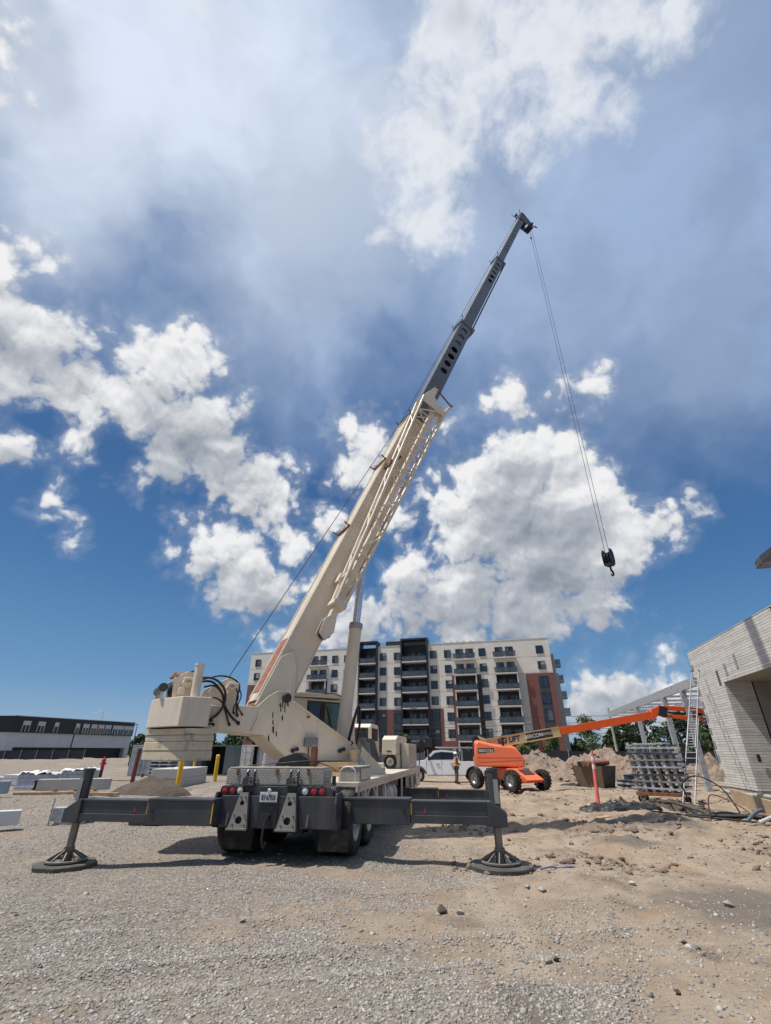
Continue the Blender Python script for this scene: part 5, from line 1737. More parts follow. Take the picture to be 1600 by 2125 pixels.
def container(loc, rz, L, W, m_, label, open_door=None, ends=True):
    """x along the length, doors at the end facing -y side of the viewer"""
    r = empty('shipping_container', loc, rz, label, 'container', 'shipping containers')
    H = 2.6
    f = MB()
    for x in (0, W - 0.1):
        for y in (0, L - 0.1):
            f.box2((x, y, 0), (x + 0.1, y + 0.1, H))
    for z in (0.0, H - 0.12):
        f.box2((0.1, 0, z), (W - 0.1, 0.1, z + 0.12))
        f.box2((0.1, L - 0.1, z), (W - 0.1, L, z + 0.12))
        f.box2((0, 0.1, z), (0.1, L - 0.1, z + 0.12))
        f.box2((W - 0.1, 0.1, z), (W, L - 0.1, z + 0.12))
    f.build('frame', m_, r)
    s = MB()
    corr_wall(s, (0.03, 0.1), (0.03, L - 0.1), 0.12, H - 0.12, nrm=(-1, 0, 0))
    corr_wall(s, (W - 0.03, 0.1), (W - 0.03, L - 0.1), 0.12, H - 0.12, nrm=(1, 0, 0))
    s.build('side_sheet', m_, r)
    MB().box2((0.1, 0.1, H - 0.06), (W - 0.1, L - 0.1, H - 0.02)).build('roof_sheet', m_, r)
    MB().box2((0.1, 0.1, 0.04), (W - 0.1, L - 0.1, 0.12)).build('floor', M_WOOD, r)
    MB().box2((0.1, L - 0.09, 0.12), (W - 0.1, L - 0.05, H - 0.12)).build('rear_sheet', m_, r)
    hw = (W - 0.2) / 2
    for i in (0, 1):
        ang = 0.0
        if open_door and i in open_door:
            ang = open_door[i]
        hinge = Vector((0.1 if i == 0 else W - 0.1, 0.02, 0))
        R = Matrix.Rotation(ang, 3, 'Z')
        sg = 1 if i == 0 else -1
        d = MB()

        def pt(x, y, z):
            q = hinge + R @ Vector((sg * x, y, 0))
            return Vector((q.x, q.y, z))

        def bx(x0, x1, y0, y1, z0, z1, b):
            b.hexa([pt(x0, y0, z0), pt(x1, y0, z0), pt(x1, y1, z0), pt(x0, y1, z0), pt(x0, y0, z1), pt(x1, y0, z1), pt(x1, y1, z1), pt(x0, y1, z1)])
        bx(0.01, hw - 0.01, 0.0, 0.04, 0.14, H - 0.14, d)
        for zz in (0.16, 0.75, 1.35, 1.95):
            bx(0.08, hw - 0.08, -0.03, -0.001, zz + 0.06, zz + 0.48, d)
        dd = d.build('door', m_, r)
        for x in (0.30, hw - 0.25):
            b = MB()
            b.cyl(pt(x, -0.06, 0.05), pt(x, -0.06, H - 0.05), 0.02, n=8)
            b.build('lock_rod', M_GALV, dd, smooth=40)
            b = MB()
            bx(x - 0.02, x + 0.28, -0.09, -0.07, 1.12, 1.17, b)
            b.build('handle', M_GALV, dd)
    return r


M_CGREY = mat('grey_container_paint', (0.36, 0.40, 0.42), 0.55, 0, 0.08, 1.0, (0.18, 0.12, 0.08), 0.3, 1.5, streak=True)
M_CBLUE = mat('slate_container_paint', (0.12, 0.155, 0.18), 0.55, 0, 0.1, 1.0, (0.10, 0.06, 0.04), 0.3, 1.5, streak=True)
M_CWHITE = mat('pale_container_paint', (0.62, 0.58, 0.54), 0.55, 0, 0.06, 1.0, (0.25, 0.14, 0.08), 0.3, 1.5, streak=True)
container((-23.6, 48.5, -0.42), rad(-4), 6.0, 2.44, M_CGREY, 'grey shipping container with closed doors, leftmost of the row')
container((-21.0, 48.6, -0.42), rad(-3), 6.0, 2.44, M_CGREY, 'grey shipping container with one door ajar, second in the row', {1: rad(-12)})
container((-17.6, 49.6, -0.42), rad(2), 6.0, 2.44, M_CBLUE, 'dark slate shipping container standing wide open', {1: rad(-115), 0: rad(100)})
container((-13.7, 49.5, -0.42), rad(-6), 6.0, 2.44, M_CWHITE, 'pale pinkish shipping container with a dark gap between its doors', {1: rad(-30)})

# ------------------------------------------------------------------ pale brick building on the right
WK = Vector((15.6, 24.6, -0.12))
WD = Vector((-0.2369, -0.9715, 0))
wall_b = empty('brick_building', WK, math.atan2(WD.y, WD.x), 'unfinished building of long pale bricks with a tall opening at the right edge', 'building')
# local frame: x along the wall towards the viewer, +y into the building
M_BR = [mat('pale_brick_%s' % k, c, 0.85, 0, 0.10, 3.0, (0.42, 0.39, 0.35), 0.35, 2.5, bump=0.003, bump_scale=40) for k, c in
        (('light', (0.62, 0.60, 0.56)), ('mid', (0.565, 0.545, 0.51)), ('dull', (0.52, 0.50, 0.465)))]
M_MORTAR = mat('grey_mortar', (0.26, 0.25, 0.24), 0.95, 0, 0.1, 5)


def brick_building():
    P = wall_b
    H, OX, OZ, OX2 = 6.25, 3.25, 4.45, 9.6
    MB().box2((0.05, 0.06, 0.32), (OX - 0.05, 1.05, H)).build('wall', M_MORTAR, P)
    MB().box2((OX - 0.05, 0.06, OZ + 0.01), (OX2, 1.05, H)).build('lintel_wall', M_MORTAR, P)
    MB().box2((OX2, 0.06, 0.0), (14.0, 1.05, H)).build('near_wall', M_MORTAR, P)
    MB().box2((0.0, 0.0, H), (14.0, 0.5, H + 0.03)).build('wall_cap', M_PALE, P)
    MB().box2((0.0, 0.03, 0.0), (OX, 1.05, 0.315)).build('concrete_plinth', M_CONC, P, 0.01)
    MB().box2((OX + 0.01, 0.06, OZ - 0.03), (OX2, 3.9, OZ + 0.008)).build('soffit', mat('grey_soffit', (0.30, 0.29, 0.27), 0.8), P)
    # deep jamb: brick first, then a dark joint and bare concrete
    MB().box2((OX - 0.05, 1.055, 0.0), (OX - 0.01, 1.11, OZ)).build('dark_joint', M_BLACK, P)
    MB().box2((OX - 0.35, 1.115, 0.0), (OX - 0.015, 4.0, H - 0.4)).build('concrete_jamb', mat('grey_concrete_panel', (0.30, 0.29, 0.27), 0.85, 0, 0.12, 1.2, (0.2, 0.19, 0.17), 0.5, 1.4), P)
    MB().box2((OX - 0.3, 4.0, 0.0), (OX2 + 1, 4.3, H - 0.4)).build('inner_wall', M_CONC, P)
    MB().box2((0.05, 1.06, H - 0.38), (14.0, 8.0, H - 0.2)).build('roof_deck', M_GALV, P)
    L, C = 1.45, 0.100
    meshes = {}

    def unit(w, k):
        key = (round(w, 3), k)
        if key not in meshes:
            b = MB().box2((0, 0, 0), (w - 0.004, 0.07, C - 0.011)).build('brick', M_BR[k], P)
            meshes[key] = b.data
            bpy.data.objects.remove(b)
        return meshes[key]

    def lay(x, z, w, along_y=False):
        o = bpy.data.objects.new('brick', unit(w, RNG.choice((0, 0, 1, 1, 2))))
        COL.objects.link(o)
        o.parent = P
        if along_y:
            o.location = (OX + 0.012 + RNG.uniform(-0.002, 0.002), x, z)
            o.rotation_euler = (0, 0, rad(90))
        else:
            o.location = (x, RNG.uniform(-0.003, 0.003), z)
    rows = int((H - 0.33) / C)
    for r in range(rows):
        z = 0.33 + r * C
        x = 0.0
        xe = OX if z + C < OZ + 0.06 else 8.85
        off = L * 0.5 if r % 2 else L
        first = True
        while x < xe - 0.02:
            w = min(off if first else L, xe - x)
            first = False
            lay(x, z, w)
            x += w
    for r in range(int((OZ - 0.33) / C)):
        z = 0.33 + r * C
        ws = (0.5, 0.5) if r % 2 else (1.0,)
        y = 0.075
        for w in ws:
            w = w * 0.97
            lay(y, z, w, True)
            y += w
    # bare sheathing patches along the far edge and on the wall
    for k in range(9):
        z = 0.7 + k * 0.58
        MB().box2((0.01, -0.012, z), (0.26, -0.004, z + 0.30)).build('sheathing_patch', mat('grey_patch', (0.23, 0.23, 0.235), 0.9), P)
    for x, z, w, h, m_ in ((2.75, 4.35, 0.22, 0.62, mat('maroon_patch', (0.14, 0.085, 0.09), 0.8)), (3.75, 4.62, 0.2, 0.5, mat('grey_patch2', (0.25, 0.255, 0.27), 0.8)), (4.9, 4.75, 0.2, 0.55, mat('grey_patch2', (0.25, 0.255, 0.27), 0.8))):
        MB().box2((x, -0.012, z), (x + w, -0.004, z + h)).build('wall_patch', m_, P)
    MB().box2((3.262 + 0.071, 0.30, 1.35), (3.262 + 0.09, 0.42, 1.62)).build('outlet_box', M_BLACK, P)
    # overhanging roof corner nearer the viewer
    MB().box2((10.95, 0.08, H + 0.03), (14.0, 1.0, 6.998)).build('raised_parapet', M_PALE, P)
    MB().prism([(10.9, -0.95, 7.0), (11.5, -1.05, 7.0), (14.0, -1.05, 7.0), (14.0, 0.0, 7.0), (10.9, 0.0, 7.0)], (0, 0, 0.25)).build('roof_overhang', M_GREY, P, 0.02)


brick_building()

# ------------------------------------------------------------------ galvanised canopy frame beyond the building
cano = empty('steel_canopy', (WK.x, WK.y, -0.2), math.atan2(WD.y, WD.x), 'galvanised steel canopy frame on square columns beyond the brick building', 'canopy')
for x0, x1 in ((-24.5, -13.0), (-13.0, -7.0), (-7.0, -0.15)):
    MB().box2((x0 + 0.02, 0.0, 4.75), (x1 - 0.02, 0.16, 5.20)).build('edge_beam', M_GALV, cano, 0.006)
MB().box2((-24.5, 4.0, 4.75), (-0.15, 4.16, 5.20)).build('edge_beam', M_GALV, cano, 0.006)
for k in range(9):
    x = -24.3 + k * 3.0
    MB().box2((x, 0.165, 5.02), (x + 0.08, 3.995, 5.16)).build('purlin', M_GALV, cano)
for x in (-13.3, -6.1, -2.5):
    for y in ((-0.02, 3.98) if x > -10 else (-0.02,)):
        MB().box2((x - 0.13, y - 0.05, 0.06), (x + 0.13, y + 0.21, 4.74)).build('column', M_GALV, cano, 0.008)
        MB().box2((x - 0.24, y - 0.14, 0.0), (x + 0.24, y + 0.30, 0.06)).build('base_plate', M_GALV, cano)

# ------------------------------------------------------------------ ladder leaning on the brick wall
lad = empty('aluminium_ladder', (10.6, 19.1, gh(10.6, 19.1)), 0, 'tall two part aluminium ladder leaning on the pale brick wall', 'ladder')
_t = Vector((14.98, 23.40, 4.98)) - Vector((10.6, 19.1, gh(10.6, 19.1)))
_dir = _t.normalized()
_sd = Vector((_t.y, -_t.x, 0)).normalized()
_nr = _sd.cross(_dir)
if _nr.z < 0:
    _nr = -_nr
for a, b, w, off in ((0.0, 0.58, 0.38, 0.0), (0.36, 1.0, 0.31, 0.055)):
    A, B = _t * a + _nr * off, _t * b + _nr * off
    for sg in (-1, 1):
        MB().bar(A + _sd * (sg * w / 2), B + _sd * (sg * w / 2), 0.025, 0.062, up=_nr).build('rail', M_ALU, lad)
        if a == 0.0:
            MB().box(tuple(A + _sd * (sg * w / 2)), (0.09, 0.12, 0.05)).build('foot', M_BLACK, lad)
        else:
            MB().bar(B + _sd * (sg * w / 2), B + _dir * 0.10 + _sd * (sg * w / 2), 0.045, 0.10, up=_nr).build('end_cap', M_BLACK, lad)
    n = int((b - a) * _t.length / 0.30)
    for k in range(n):
        c = A + (B - A) * ((k + 0.6) / n)
        MB().cyl(c - _sd * w / 2, c + _sd * w / 2, 0.017, n=8).build('rung', M_ALU, lad, smooth=40)

# ------------------------------------------------------------------ trolley with shoring frames
rk = empty('frame_trolley', (10.65, 20.7, gh(10.55, 20.7)), rad(-38), 'wheeled trolley stacked with grey steel shoring frames beside the ladder', 'trolley')
b = MB().box2((-1.0, -0.55, 0.30), (1.0, 0.55, 0.36))
b.box2((-1.0, -0.55, 0.24), (1.0, -0.47, 0.30))
b.box2((-1.0, 0.47, 0.24), (1.0, 0.55, 0.30))
b.build('trolley_bed', M_RUST, rk, 0.006)
for x in (-0.85, 0.85):
    for y in (-0.45, 0.45):
        MB().lathe((x, y - 0.03, 0.12), (0, 1, 0), [(0.02, 0), (0.12, 0), (0.125, 0.03), (0.12, 0.06), (0.02, 0.06)], 18).build('caster', M_RUBBER, rk, smooth=40)
        MB().box2((x - 0.03, y - 0.045, 0.12), (x + 0.03, y - 0.035, 0.24)).build('caster_fork', M_STEEL, rk)
g = random.Random(11)
for k in range(5):
    y = -0.46 + k * 0.21
    lean = 0.04 * g.uniform(-1, 1)
    for i in range(6):
        x = -0.90 + i * 0.34 + g.uniform(-0.03, 0.03)
        w = 0.11 if (i + k) % 3 else 0.06
        MB().bar((x, y, 0.37), (x + lean - 0.12, y + 0.02, 2.0 + g.uniform(-0.12, 0.1)), w, 0.03, up=(0, 1, 0)).build('frame_upright', (M_PALE, M_GALV, M_PALE, M_STEEL)[g.randrange(4)], rk)
    for j in range(7):
        z = 0.50 + j * 0.235 + g.uniform(-0.04, 0.04)
        MB().bar((-1.05 - 0.15 * g.random(), y - 0.03, z), (0.98 + 0.2 * g.random(), y - 0.03, z + g.uniform(-0.05, 0.05)), 0.04, 0.06).build('frame_rail', (M_GALV, M_STEEL, M_GREY)[(j + k) % 3], rk)
for k in range(4):
    MB().bar((-0.75 + 0.03 * k, -0.42 + 0.22 * k, 2.03), (0.7, -0.42 + 0.22 * k, 2.06), 0.12, 0.05).build('loose_plank', M_GALV, rk)
rk.scale = (0.86, 0.9, 0.98)

# ------------------------------------------------------------------ delineator post
o = empty('delineator_post', (7.1, 18.2, gh(7.1, 18.2)), 0, 'faded pink orange delineator post with white bands on a black base', 'traffic post')
M_PINK = mat('faded_orange_plastic', (0.62, 0.12, 0.10), 0.6, 0, 0.12, 4, (0.4, 0.2, 0.15), 0.4, 5)
MB().lathe((0, 0, 0), (0, 0, 1), [(0.20, 0.0), (0.22, 0.03), (0.18, 0.06), (0.08, 0.08), (0.001, 0.08)], 8).build('base', M_RUBBER, o)
tl = Matrix.Rotation(rad(4), 4, 'Y')
MB(tl).lathe((0, 0, 0.07), (0, 0, 1), [(0.085, 0), (0.06, 0.06), (0.055, 1.45), (0.035, 1.5), (0.035, 1.58), (0.001, 1.6)], 16).build('post_tube', M_PINK, o, smooth=40)
for z in (1.1, 1.34):
    MB(tl).lathe((0, 0, z), (0, 0, 1), [(0.0575, 0), (0.0580, 0.005), (0.0578, 0.13), (0.0570, 0.135)], 16).build('white_band', M_WHITE, o, smooth=40)

# ------------------------------------------------------------------ brown bin
o = empty('steel_bin', (11.95, 30.4, gh(11.95, 30.4)), rad(-52), 'rusty brown and black tapered steel bin in front of the dirt mounds', 'bin')
M_BROWNBIN = mat('brown_bin_paint', (0.16, 0.115, 0.075), 0.8, 0, 0.15, 2, (0.09, 0.06, 0.04), 0.6, 2)


def slab(p, ext, name, m_, par, bevel=0.0):
    return MB().prism(p, ext).build(name, m_, par, bevel)


slab([(-0.75, -0.55, 0), (0.80, -0.55, 0), (0.98, -0.72, 1.05), (-0.92, -0.72, 1.05)], (0, 0.05, 0), 'front_side', M_BROWNBIN, o)
slab([(-0.75, 0.55, 0), (0.80, 0.55, 0), (0.98, 0.72, 1.05), (-0.92, 0.72, 1.05)], (0, -0.05, 0), 'back_side', M_BROWNBIN, o)
slab([(0.80, -0.55, 0), (0.80, 0.55, 0), (0.98, 0.72, 1.05), (0.98, -0.72, 1.05)], (-0.05, 0, 0), 'black_end', M_BLACK, o)
slab([(-0.75, -0.55, 0), (-0.75, 0.55, 0), (-0.92, 0.72, 1.05), (-0.92, -0.72, 1.05)], (0.05, 0, 0), 'end_side', M_BROWNBIN, o)
MB().box2((-0.74, -0.54, 0.02), (0.79, 0.54, 0.06)).build('floor', M_BROWNBIN, o)
for k in range(3):
    MB().tube([(-0.3 + 0.25 * k, -0.9, 1.14), (0.0 + 0.25 * k, 0.8, 1.2)], 0.13, 12).build('pipe_offcut', M_RUST if k else M_BLACK, o, smooth=40)

# ------------------------------------------------------------------ dirt mounds
def mound_mesh(name, rx, ry, h, seed, rough=0.35, n=90, peaks=None):
    xs = np.linspace(-1.25, 1.25, n) * rx
    ys = np.linspace(-1.25, 1.25, n) * ry
    peaks = peaks or [(0, 0, 1, 1)]

    def hf(X, Y):
        z = np.zeros_like(X)
        for (px_, py_, ph, pr) in peaks:
            d = np.sqrt(((X / rx - px_) / pr) ** 2 + ((Y / ry - py_) / pr) ** 2)
            d = d + 0.22 * (fbm(X * 1.1 + seed, Y * 1.1, 4, seed) - 0.5)
            z = np.maximum(z, ph * np.clip(1 - d, 0, 1) ** 0.62)
        lump = (fbm(X * 1.6, Y * 1.6, 5, seed + 3, 0.6) - 0.5)
        z = z * h * (1 + rough * 2.6 * lump) + 0.16 * rough * h * (fbm(X * 4, Y * 4, 4, seed + 5, 0.65) - 0.5) * (z > 0.02)
        return z - 0.10
    me = grid_mesh(name, xs, ys, hf)
    me.shade_smooth()
    return me


def soil_mat(name, c0, c1, c2):
    m_ = bpy.data.materials.new(name)
    m_.use_nodes = True
    t = NT(m_.node_tree)
    b = t.n['Principled BSDF']
    co = t.node('ShaderNodeTexCoord').outputs['Object']
    c = t.mix(t.ss(t.noise(co, 2.2, 7, 0.65), 0.3, 0.7), c0, c1)
    c = t.mix(t.ss(t.noise(co, 9, 6, 0.7), 0.52, 0.68, 0, 0.7), c, c2)
    t.put(b.inputs['Base Color'], c)
    b.inputs['Roughness'].default_value = 0.95
    b.inputs['Specular IOR Level'].default_value = 0.15
    bp = t.node('ShaderNodeBump')
    bp.inputs['Distance'].default_value = 0.10
    t.put(bp.inputs['Height'], t.noise(co, 6, 8, 0.72))
    t.put(b.inputs['Normal'], bp.outputs[0])
    return m_


M_DIRT = soil_mat('brown_dirt', (0.25, 0.185, 0.140), (0.36, 0.28, 0.22), (0.17, 0.122, 0.090))
M_SOIL = soil_mat('grey_topsoil', (0.105, 0.085, 0.068), (0.15, 0.125, 0.10), (0.07, 0.055, 0.045))


def mound(loc, rx, ry, h, seed, label, m_=M_DIRT, peaks=None, rough=0.35, clods=420, name='dirt_mound'):
    root = empty(name, (loc[0], loc[1], gh(loc[0], loc[1])), 0, label, 'dirt mound')
    me = mound_mesh(name, rx, ry, h, seed, rough, 90, peaks)
    mkobj('heap', me, m_, root, fix=False)
    if clods:
        g_ = np.random.default_rng(seed)
        vs = np.array([v.co[:] for v in me.vertices])
        vs = vs[vs[:, 2] > 0.02]
        pk = vs[g_.integers(0, len(vs), clods)]
        sz = 0.03 + 0.17 * g_.random(clods) ** 3
        mkobj('clods', stones_mesh('clods', pk, sz, seed), m_, root, fix=False, kind='stuff')
    return root


mound((12.4, 38.5), 4.6, 2.8, 1.75, 51, 'rough brown dirt mound right beside the orange boom lift', peaks=[(-0.25, 0, 0.95, 0.85), (0.4, 0.1, 0.85, 0.75), (0.1, -0.3, 0.8, 0.8), (-0.6, 0, 0.7, 0.6)])
mound((17.6, 39.5), 5.4, 3.2, 2.15, 57, 'tallest brown dirt mound with a jagged peak before the black fence', peaks=[(-0.22, 0, 1.0, 0.7), (0.25, 0.0, 0.9, 0.85), (-0.6, 0.1, 0.68, 0.6), (0.65, 0, 0.6, 0.6), (0.0, -0.2, 0.8, 0.8)])
mound((23.5, 38.0), 2.4, 1.8, 1.5, 63, 'small brown dirt mound seen between the ladder and the brick building', clods=60)
mound((-9.9, 22.6), 1.75, 1.3, 0.78, 71, 'smooth dark grey soil pile behind the left outrigger beam', M_SOIL, rough=0.08, clods=0, name='soil_pile')
mound((9.0, 17.6), 1.5, 0.9, 0.32, 77, 'low dark earth hump beside the delineator post', M_SOIL, rough=0.3, clods=60, name='earth_hump')
mound((4.9, 12.6), 1.2, 0.7, 0.22, 79, 'low churned earth ridge beyond the right outrigger foot', M_DIRT, rough=0.5, clods=60, name='earth_ridge')
# bank of gravel under the far left fence
bk = mkobj('gravel_bank', grid_mesh('gravel_bank', np.linspace(-92, -30, 90), np.linspace(60, 110, 40), lambda X, Y: -0.62 + 0.95 * sstep(70, 92, Y) * (1 - 0.9 * sstep(-50, -34, X)) * (0.8 + 0.5 * fbm(X * 0.3, Y * 0.3, 4, 5))), ground.data.materials[0], fix=False, kind='structure')
bk.data.shade_smooth()

# ------------------------------------------------------------------ black plastic sheet on the ground
def sheet(loc, rx, ry, h, seed, m_, label, cat, name='plastic_sheet'):
    n = 46

    def hf(X, Y):
        d = np.sqrt((X / rx) ** 2 + (Y / ry) ** 2) + 0.35 * (fbm(X * 2.5, Y * 2.5, 3, seed) - 0.5)
        e = np.clip(1 - d, -0.2, 1)
        return np.where(e > 0, 0.03 + h * e ** 0.5 * (0.35 + np.abs(fbm(X * 5, Y * 5, 4, seed + 1, 0.6) - 0.5) * 3.0), -0.12)
    me = grid_mesh(name, np.linspace(-1.1, 1.1, n) * rx, np.linspace(-1.1, 1.1, n) * ry, hf)
    me.shade_smooth()
    o = mkobj(name, me, m_, fix=False)
    o.location = (loc[0], loc[1], gh(loc[0], loc[1]))
    return tag(o, label, cat)


M_BLACKPLASTIC = mat('black_plastic', (0.012, 0.012, 0.013), 0.58, 0, 0.3, 8)
sheet((7.3, 16.8), 1.25, 0.42, 0.22, 5, M_BLACKPLASTIC, 'crumpled black plastic sheet lying on the dirt before the trolley', 'plastic sheet')
sheet((10.9, 31.0), 0.8, 0.5, 0.15, 9, M_BLACKPLASTIC, 'small heap of black plastic at the left foot of the brown bin', 'plastic sheet')

# ------------------------------------------------------------------ cables, pipes and boards by the brick wall
g = random.Random(21)


def cable(pts, r, label, m_=M_HOSE, name='cable', cat='cable'):
    b = MB().hose([(x, y, gh(x, y) + z) for x, y, z in pts], r, 8, 6)
    o = b.build(name, m_, None, smooth=60)
    return tag(o, label, cat)


cable([(7.2, 16.4, 0.04), (7.5, 15.3, 0.05), (8.0, 14.4, 0.04), (8.5, 13.7, 0.05), (8.9, 13.0, 0.04)], 0.022, 'thin dark cable running straight across the dirt below the trolley')
cable([(9.7, 17.9, 0.05), (8.9, 16.2, 0.14), (8.6, 15.0, 0.08), (8.7, 14.0, 0.14), (8.9, 13.2, 0.05)], 0.028, 'dark cable curving from the ladder foot to the pipe tangle')
cable([(9.4, 18.0, 0.05), (8.4, 16.0, 0.22), (8.2, 14.9, 0.20), (8.4, 14.0, 0.06)], 0.020, 'second thin cable bowed up left of the curving cable')
cable([(9.95, 17.6, 0.02), (9.85, 17.8, 0.70), (10.15, 17.4, 0.95), (10.55, 16.9, 0.66), (10.65, 16.5, 0.02)], 0.022, 'black hose arched up in a loop beside the ladder foot', name='hose', cat='hose')
cable([(8.25, 14.0, 0.02), (8.27, 13.9, 0.50), (8.45, 13.8, 0.56), (8.8, 13.5, 0.36), (8.9, 13.2, 0.02)], 0.016, 'rusty bent rod standing up out of the pipe tangle', M_RUST, 'bent_rod', 'rod')
cable([(8.0, 14.6, 0.06), (8.5, 13.8, 0.10), (8.9, 13.2, 0.10), (9.2, 12.7, 0.08)], 0.045, 'thick black pipe lying flat in the tangle near the brick wall', M_BLACKPLASTIC, 'pipe', 'pipe')
cable([(8.5, 12.6, 0.10), (9.0, 12.7, 0.26), (9.9, 12.9, 0.42)], 0.042, 'pale round pipe sloping up at the right edge of the photo', M_PALE, 'pipe', 'pipe')
cable([(8.5, 13.0, 0.10), (8.75, 12.95, 0.26), (9.0, 13.1, 0.30)], 0.04, 'short grey blue pipe stub lying on the tangle', mat('blue_grey_cloth', (0.09, 0.12, 0.15), 0.7), 'pipe', 'pipe')
cable([(8.6, 13.7, 0.08), (9.0, 13.4, 0.14), (9.5, 13.3, 0.10)], 0.05, 'brown clay coloured pipe piece in the middle of the tangle', mat('clay_pipe', (0.24, 0.16, 0.11), 0.8), 'pipe', 'pipe')
cable([(14.1, 22.6, 0.16), (13.7, 20.6, 0.18), (13.2, 18.6, 0.16), (12.5, 15.6, 0.18)], 0.075, 'long pale green conduit lying along the foot of the brick wall', mat('pale_green_pipe', (0.36, 0.36, 0.28), 0.6), 'conduit', 'pipe')
bd = MB().box((0, 0, 0.24), (0.06, 5.2, 0.48)).build('formwork_board', mat('stained_board', (0.42, 0.31, 0.20), 0.8, 0, 0.12, 2, (0.30, 0.11, 0.03), 0.6, 1.3), None, 0.006)
bd.location = (11.55, 17.2, gh(11.55, 17.2) - 0.05)
bd.rotation_euler = (0, 0, rad(-23))
tag(bd, 'rust stained formwork board standing on edge before the brick wall', 'board')
# cut earth clods along the churned ground
for k, (x, y, s) in enumerate(((0.62, 6.62, 0.075), (0.83, 6.58, 0.05), (1.39, 5.27, 0.045), (1.47, 5.30, 0.04), (2.02, 7.55, 0.06), (1.86, 7.62, 0.05), (2.75, 5.6, 0.05), (4.0, 6.9, 0.07), (4.3, 5.9, 0.055), (2.2, 4.75, 0.04), (3.35, 7.9, 0.06), (-1.5, 6.3, 0.035))):
    me = stones_mesh('rock', np.zeros((1, 3)), np.array([1.0]), 100 + k)
    o = mkobj('rock', me, M_STONE if k % 3 else M_DIRT, fix=False, bevel=0.12)
    o.scale = (s * 1.25, s, s * 0.95)
    o.location = (x, y, gh(x, y) + s * 0.35)
    where = ('largest brown rock left of centre in the foreground', 'rock touching the largest foreground rock', 'dark lump on the tan patch low in the foreground', 'smaller lump beside the dark foreground lump', 'pale broken rock just beyond the right outrigger mat', 'small rock beside the pale broken rock', 'rock low on the right foreground dirt', 'grey rock far out on the right foreground', 'rock near the right edge of the foreground', 'pebble sized dark rock at the bottom right foreground', 'flat pale rock amid the grey patch on the right', 'lone dark stone on the left foreground gravel')[k]
    tag(o, where, 'rock', 'larger rocks lying in the foreground')
# blue strap by the right mat
st = MB().hose([(2.35, 8.72, 0.02), (2.5, 8.66, 0.06), (2.62, 8.74, 0.03), (2.8, 8.70, 0.05), (2.95, 8.76, 0.02), (2.98, 8.55, 0.03)], 0.012, 6, 5).build('blue_strap', mat('blue_strap_nylon', (0.05, 0.09, 0.25), 0.6), None, smooth=60)
tag(st, 'crumpled blue strap on the dirt right of the round outrigger mat', 'strap')
# boxes and sheets by the bin
o = empty('cable_box', (14.0, 30.3, gh(14.0, 30.3)), 0.2, 'dark blue box on the dirt between the bin and the trolley', 'box')
MB().box2((-0.32, -0.25, 0), (0.32, 0.25, 0.52)).build('box_body', mat('navy_plastic', (0.02, 0.03, 0.09), 0.4), o, 0.02)
MB().box2((-0.34, -0.27, 0.522), (0.34, 0.27, 0.58)).build('lid', mat('navy_plastic', (0.02, 0.03, 0.09), 0.4), o, 0.02)
o = empty('mat_stack', (13.0, 28.0, gh(13.0, 28.0)), 0.15, 'low stack of dark flat mats right of the brown bin', 'mats')
for k in range(4):
    MB().box((0.04 * (k % 2), 0.03 * k, 0.05 + 0.10 * k), (1.5 - 0.06 * k, 0.9, 0.085), 0.05 * k).build('flat_mat', M_BLACK if k % 2 else M_GALV, o, 0.01)
o = empty('foam_pallet', (14.2, 39.0, gh(14.2, 39.0)), 0.0, 'pale green and white pallet of panels before the dirt mounds', 'pallet')
for k in range(3):
    MB().box((0, 0, 0.12 + 0.17 * k), (2.6, 1.2, 0.16)).build('panel_layer', M_WHITE if k % 2 == 0 else mat('pale_green_foam', (0.50, 0.62, 0.56), 0.8), o, 0.01)
MB().box((0, 0, 0.02), (2.6, 1.2, 0.05)).build('pallet_base', M_WOOD, o)
o = MB().box((0, 0, 0.05), (3.4, 0.12, 0.10)).build('loose_plank', M_WOOD, None, 0.006)
o.location = (19.6, 36.2, 0.35)
o.rotation_euler = (0, rad(4), rad(-10))
tag(o, 'pale timber plank lying on the slope of the right dirt mound', 'plank')


# broken soil and rubble strewn over the churned ground on the right, nobody could count it
def rubble():
    g_ = np.random.default_rng(91)
    n = 9000
    y = 8.5 + 19.0 * g_.random(n) ** 1.2
    x = 1.0 + (0.80 * y + 0.5) * g_.random(n)
    k = 0.6 * fbm(x * 0.55, y * 0.55, 4, 93) + 0.4 * fbm(x * 1.8, y * 1.8, 3, 95)
    ok = (g_.random(n) < np.clip((k - 0.46) / 0.12, 0.02, 1)) & (x < 9.2 + 0.244 * y)
    x, y = x[ok], y[ok]
    s = 0.016 + 0.085 * g_.random(len(x)) ** 4
    z = ground_h(x, y) + s * 0.1
    mkobj('rubble', stones_mesh('rubble', np.stack([x, y, z], -1), s, 97), M_DIRT, fix=False, kind='stuff', label='broken soil and rubble strewn over the churned ground', category='rubble')


rubble()
for k, (x, y, rz, L_, m_, lab) in enumerate(((11.9, 23.2, 30, 1.6, M_WOOD, 'pale scrap board on the dirt behind the ladder foot'), (13.2, 25.5, -20, 2.2, M_RUST, 'rusty flat bar on the dirt behind the trolley'), (6.0, 15.2, 50, 0.9, M_WOOD, 'short scrap of wood left of the black plastic sheet'), (12.3, 21.4, 75, 1.4, M_CONC, 'grey concrete fragment beside the ladder'))):
    o = MB().box((0, 0, 0.03), (L_, 0.16, 0.06)).build('scrap_piece', m_, None, 0.006)
    o.location = (x, y, gh(x, y))
    o.rotation_euler = (rad(3), rad(2), rad(rz))
    tag(o, lab, 'scrap')

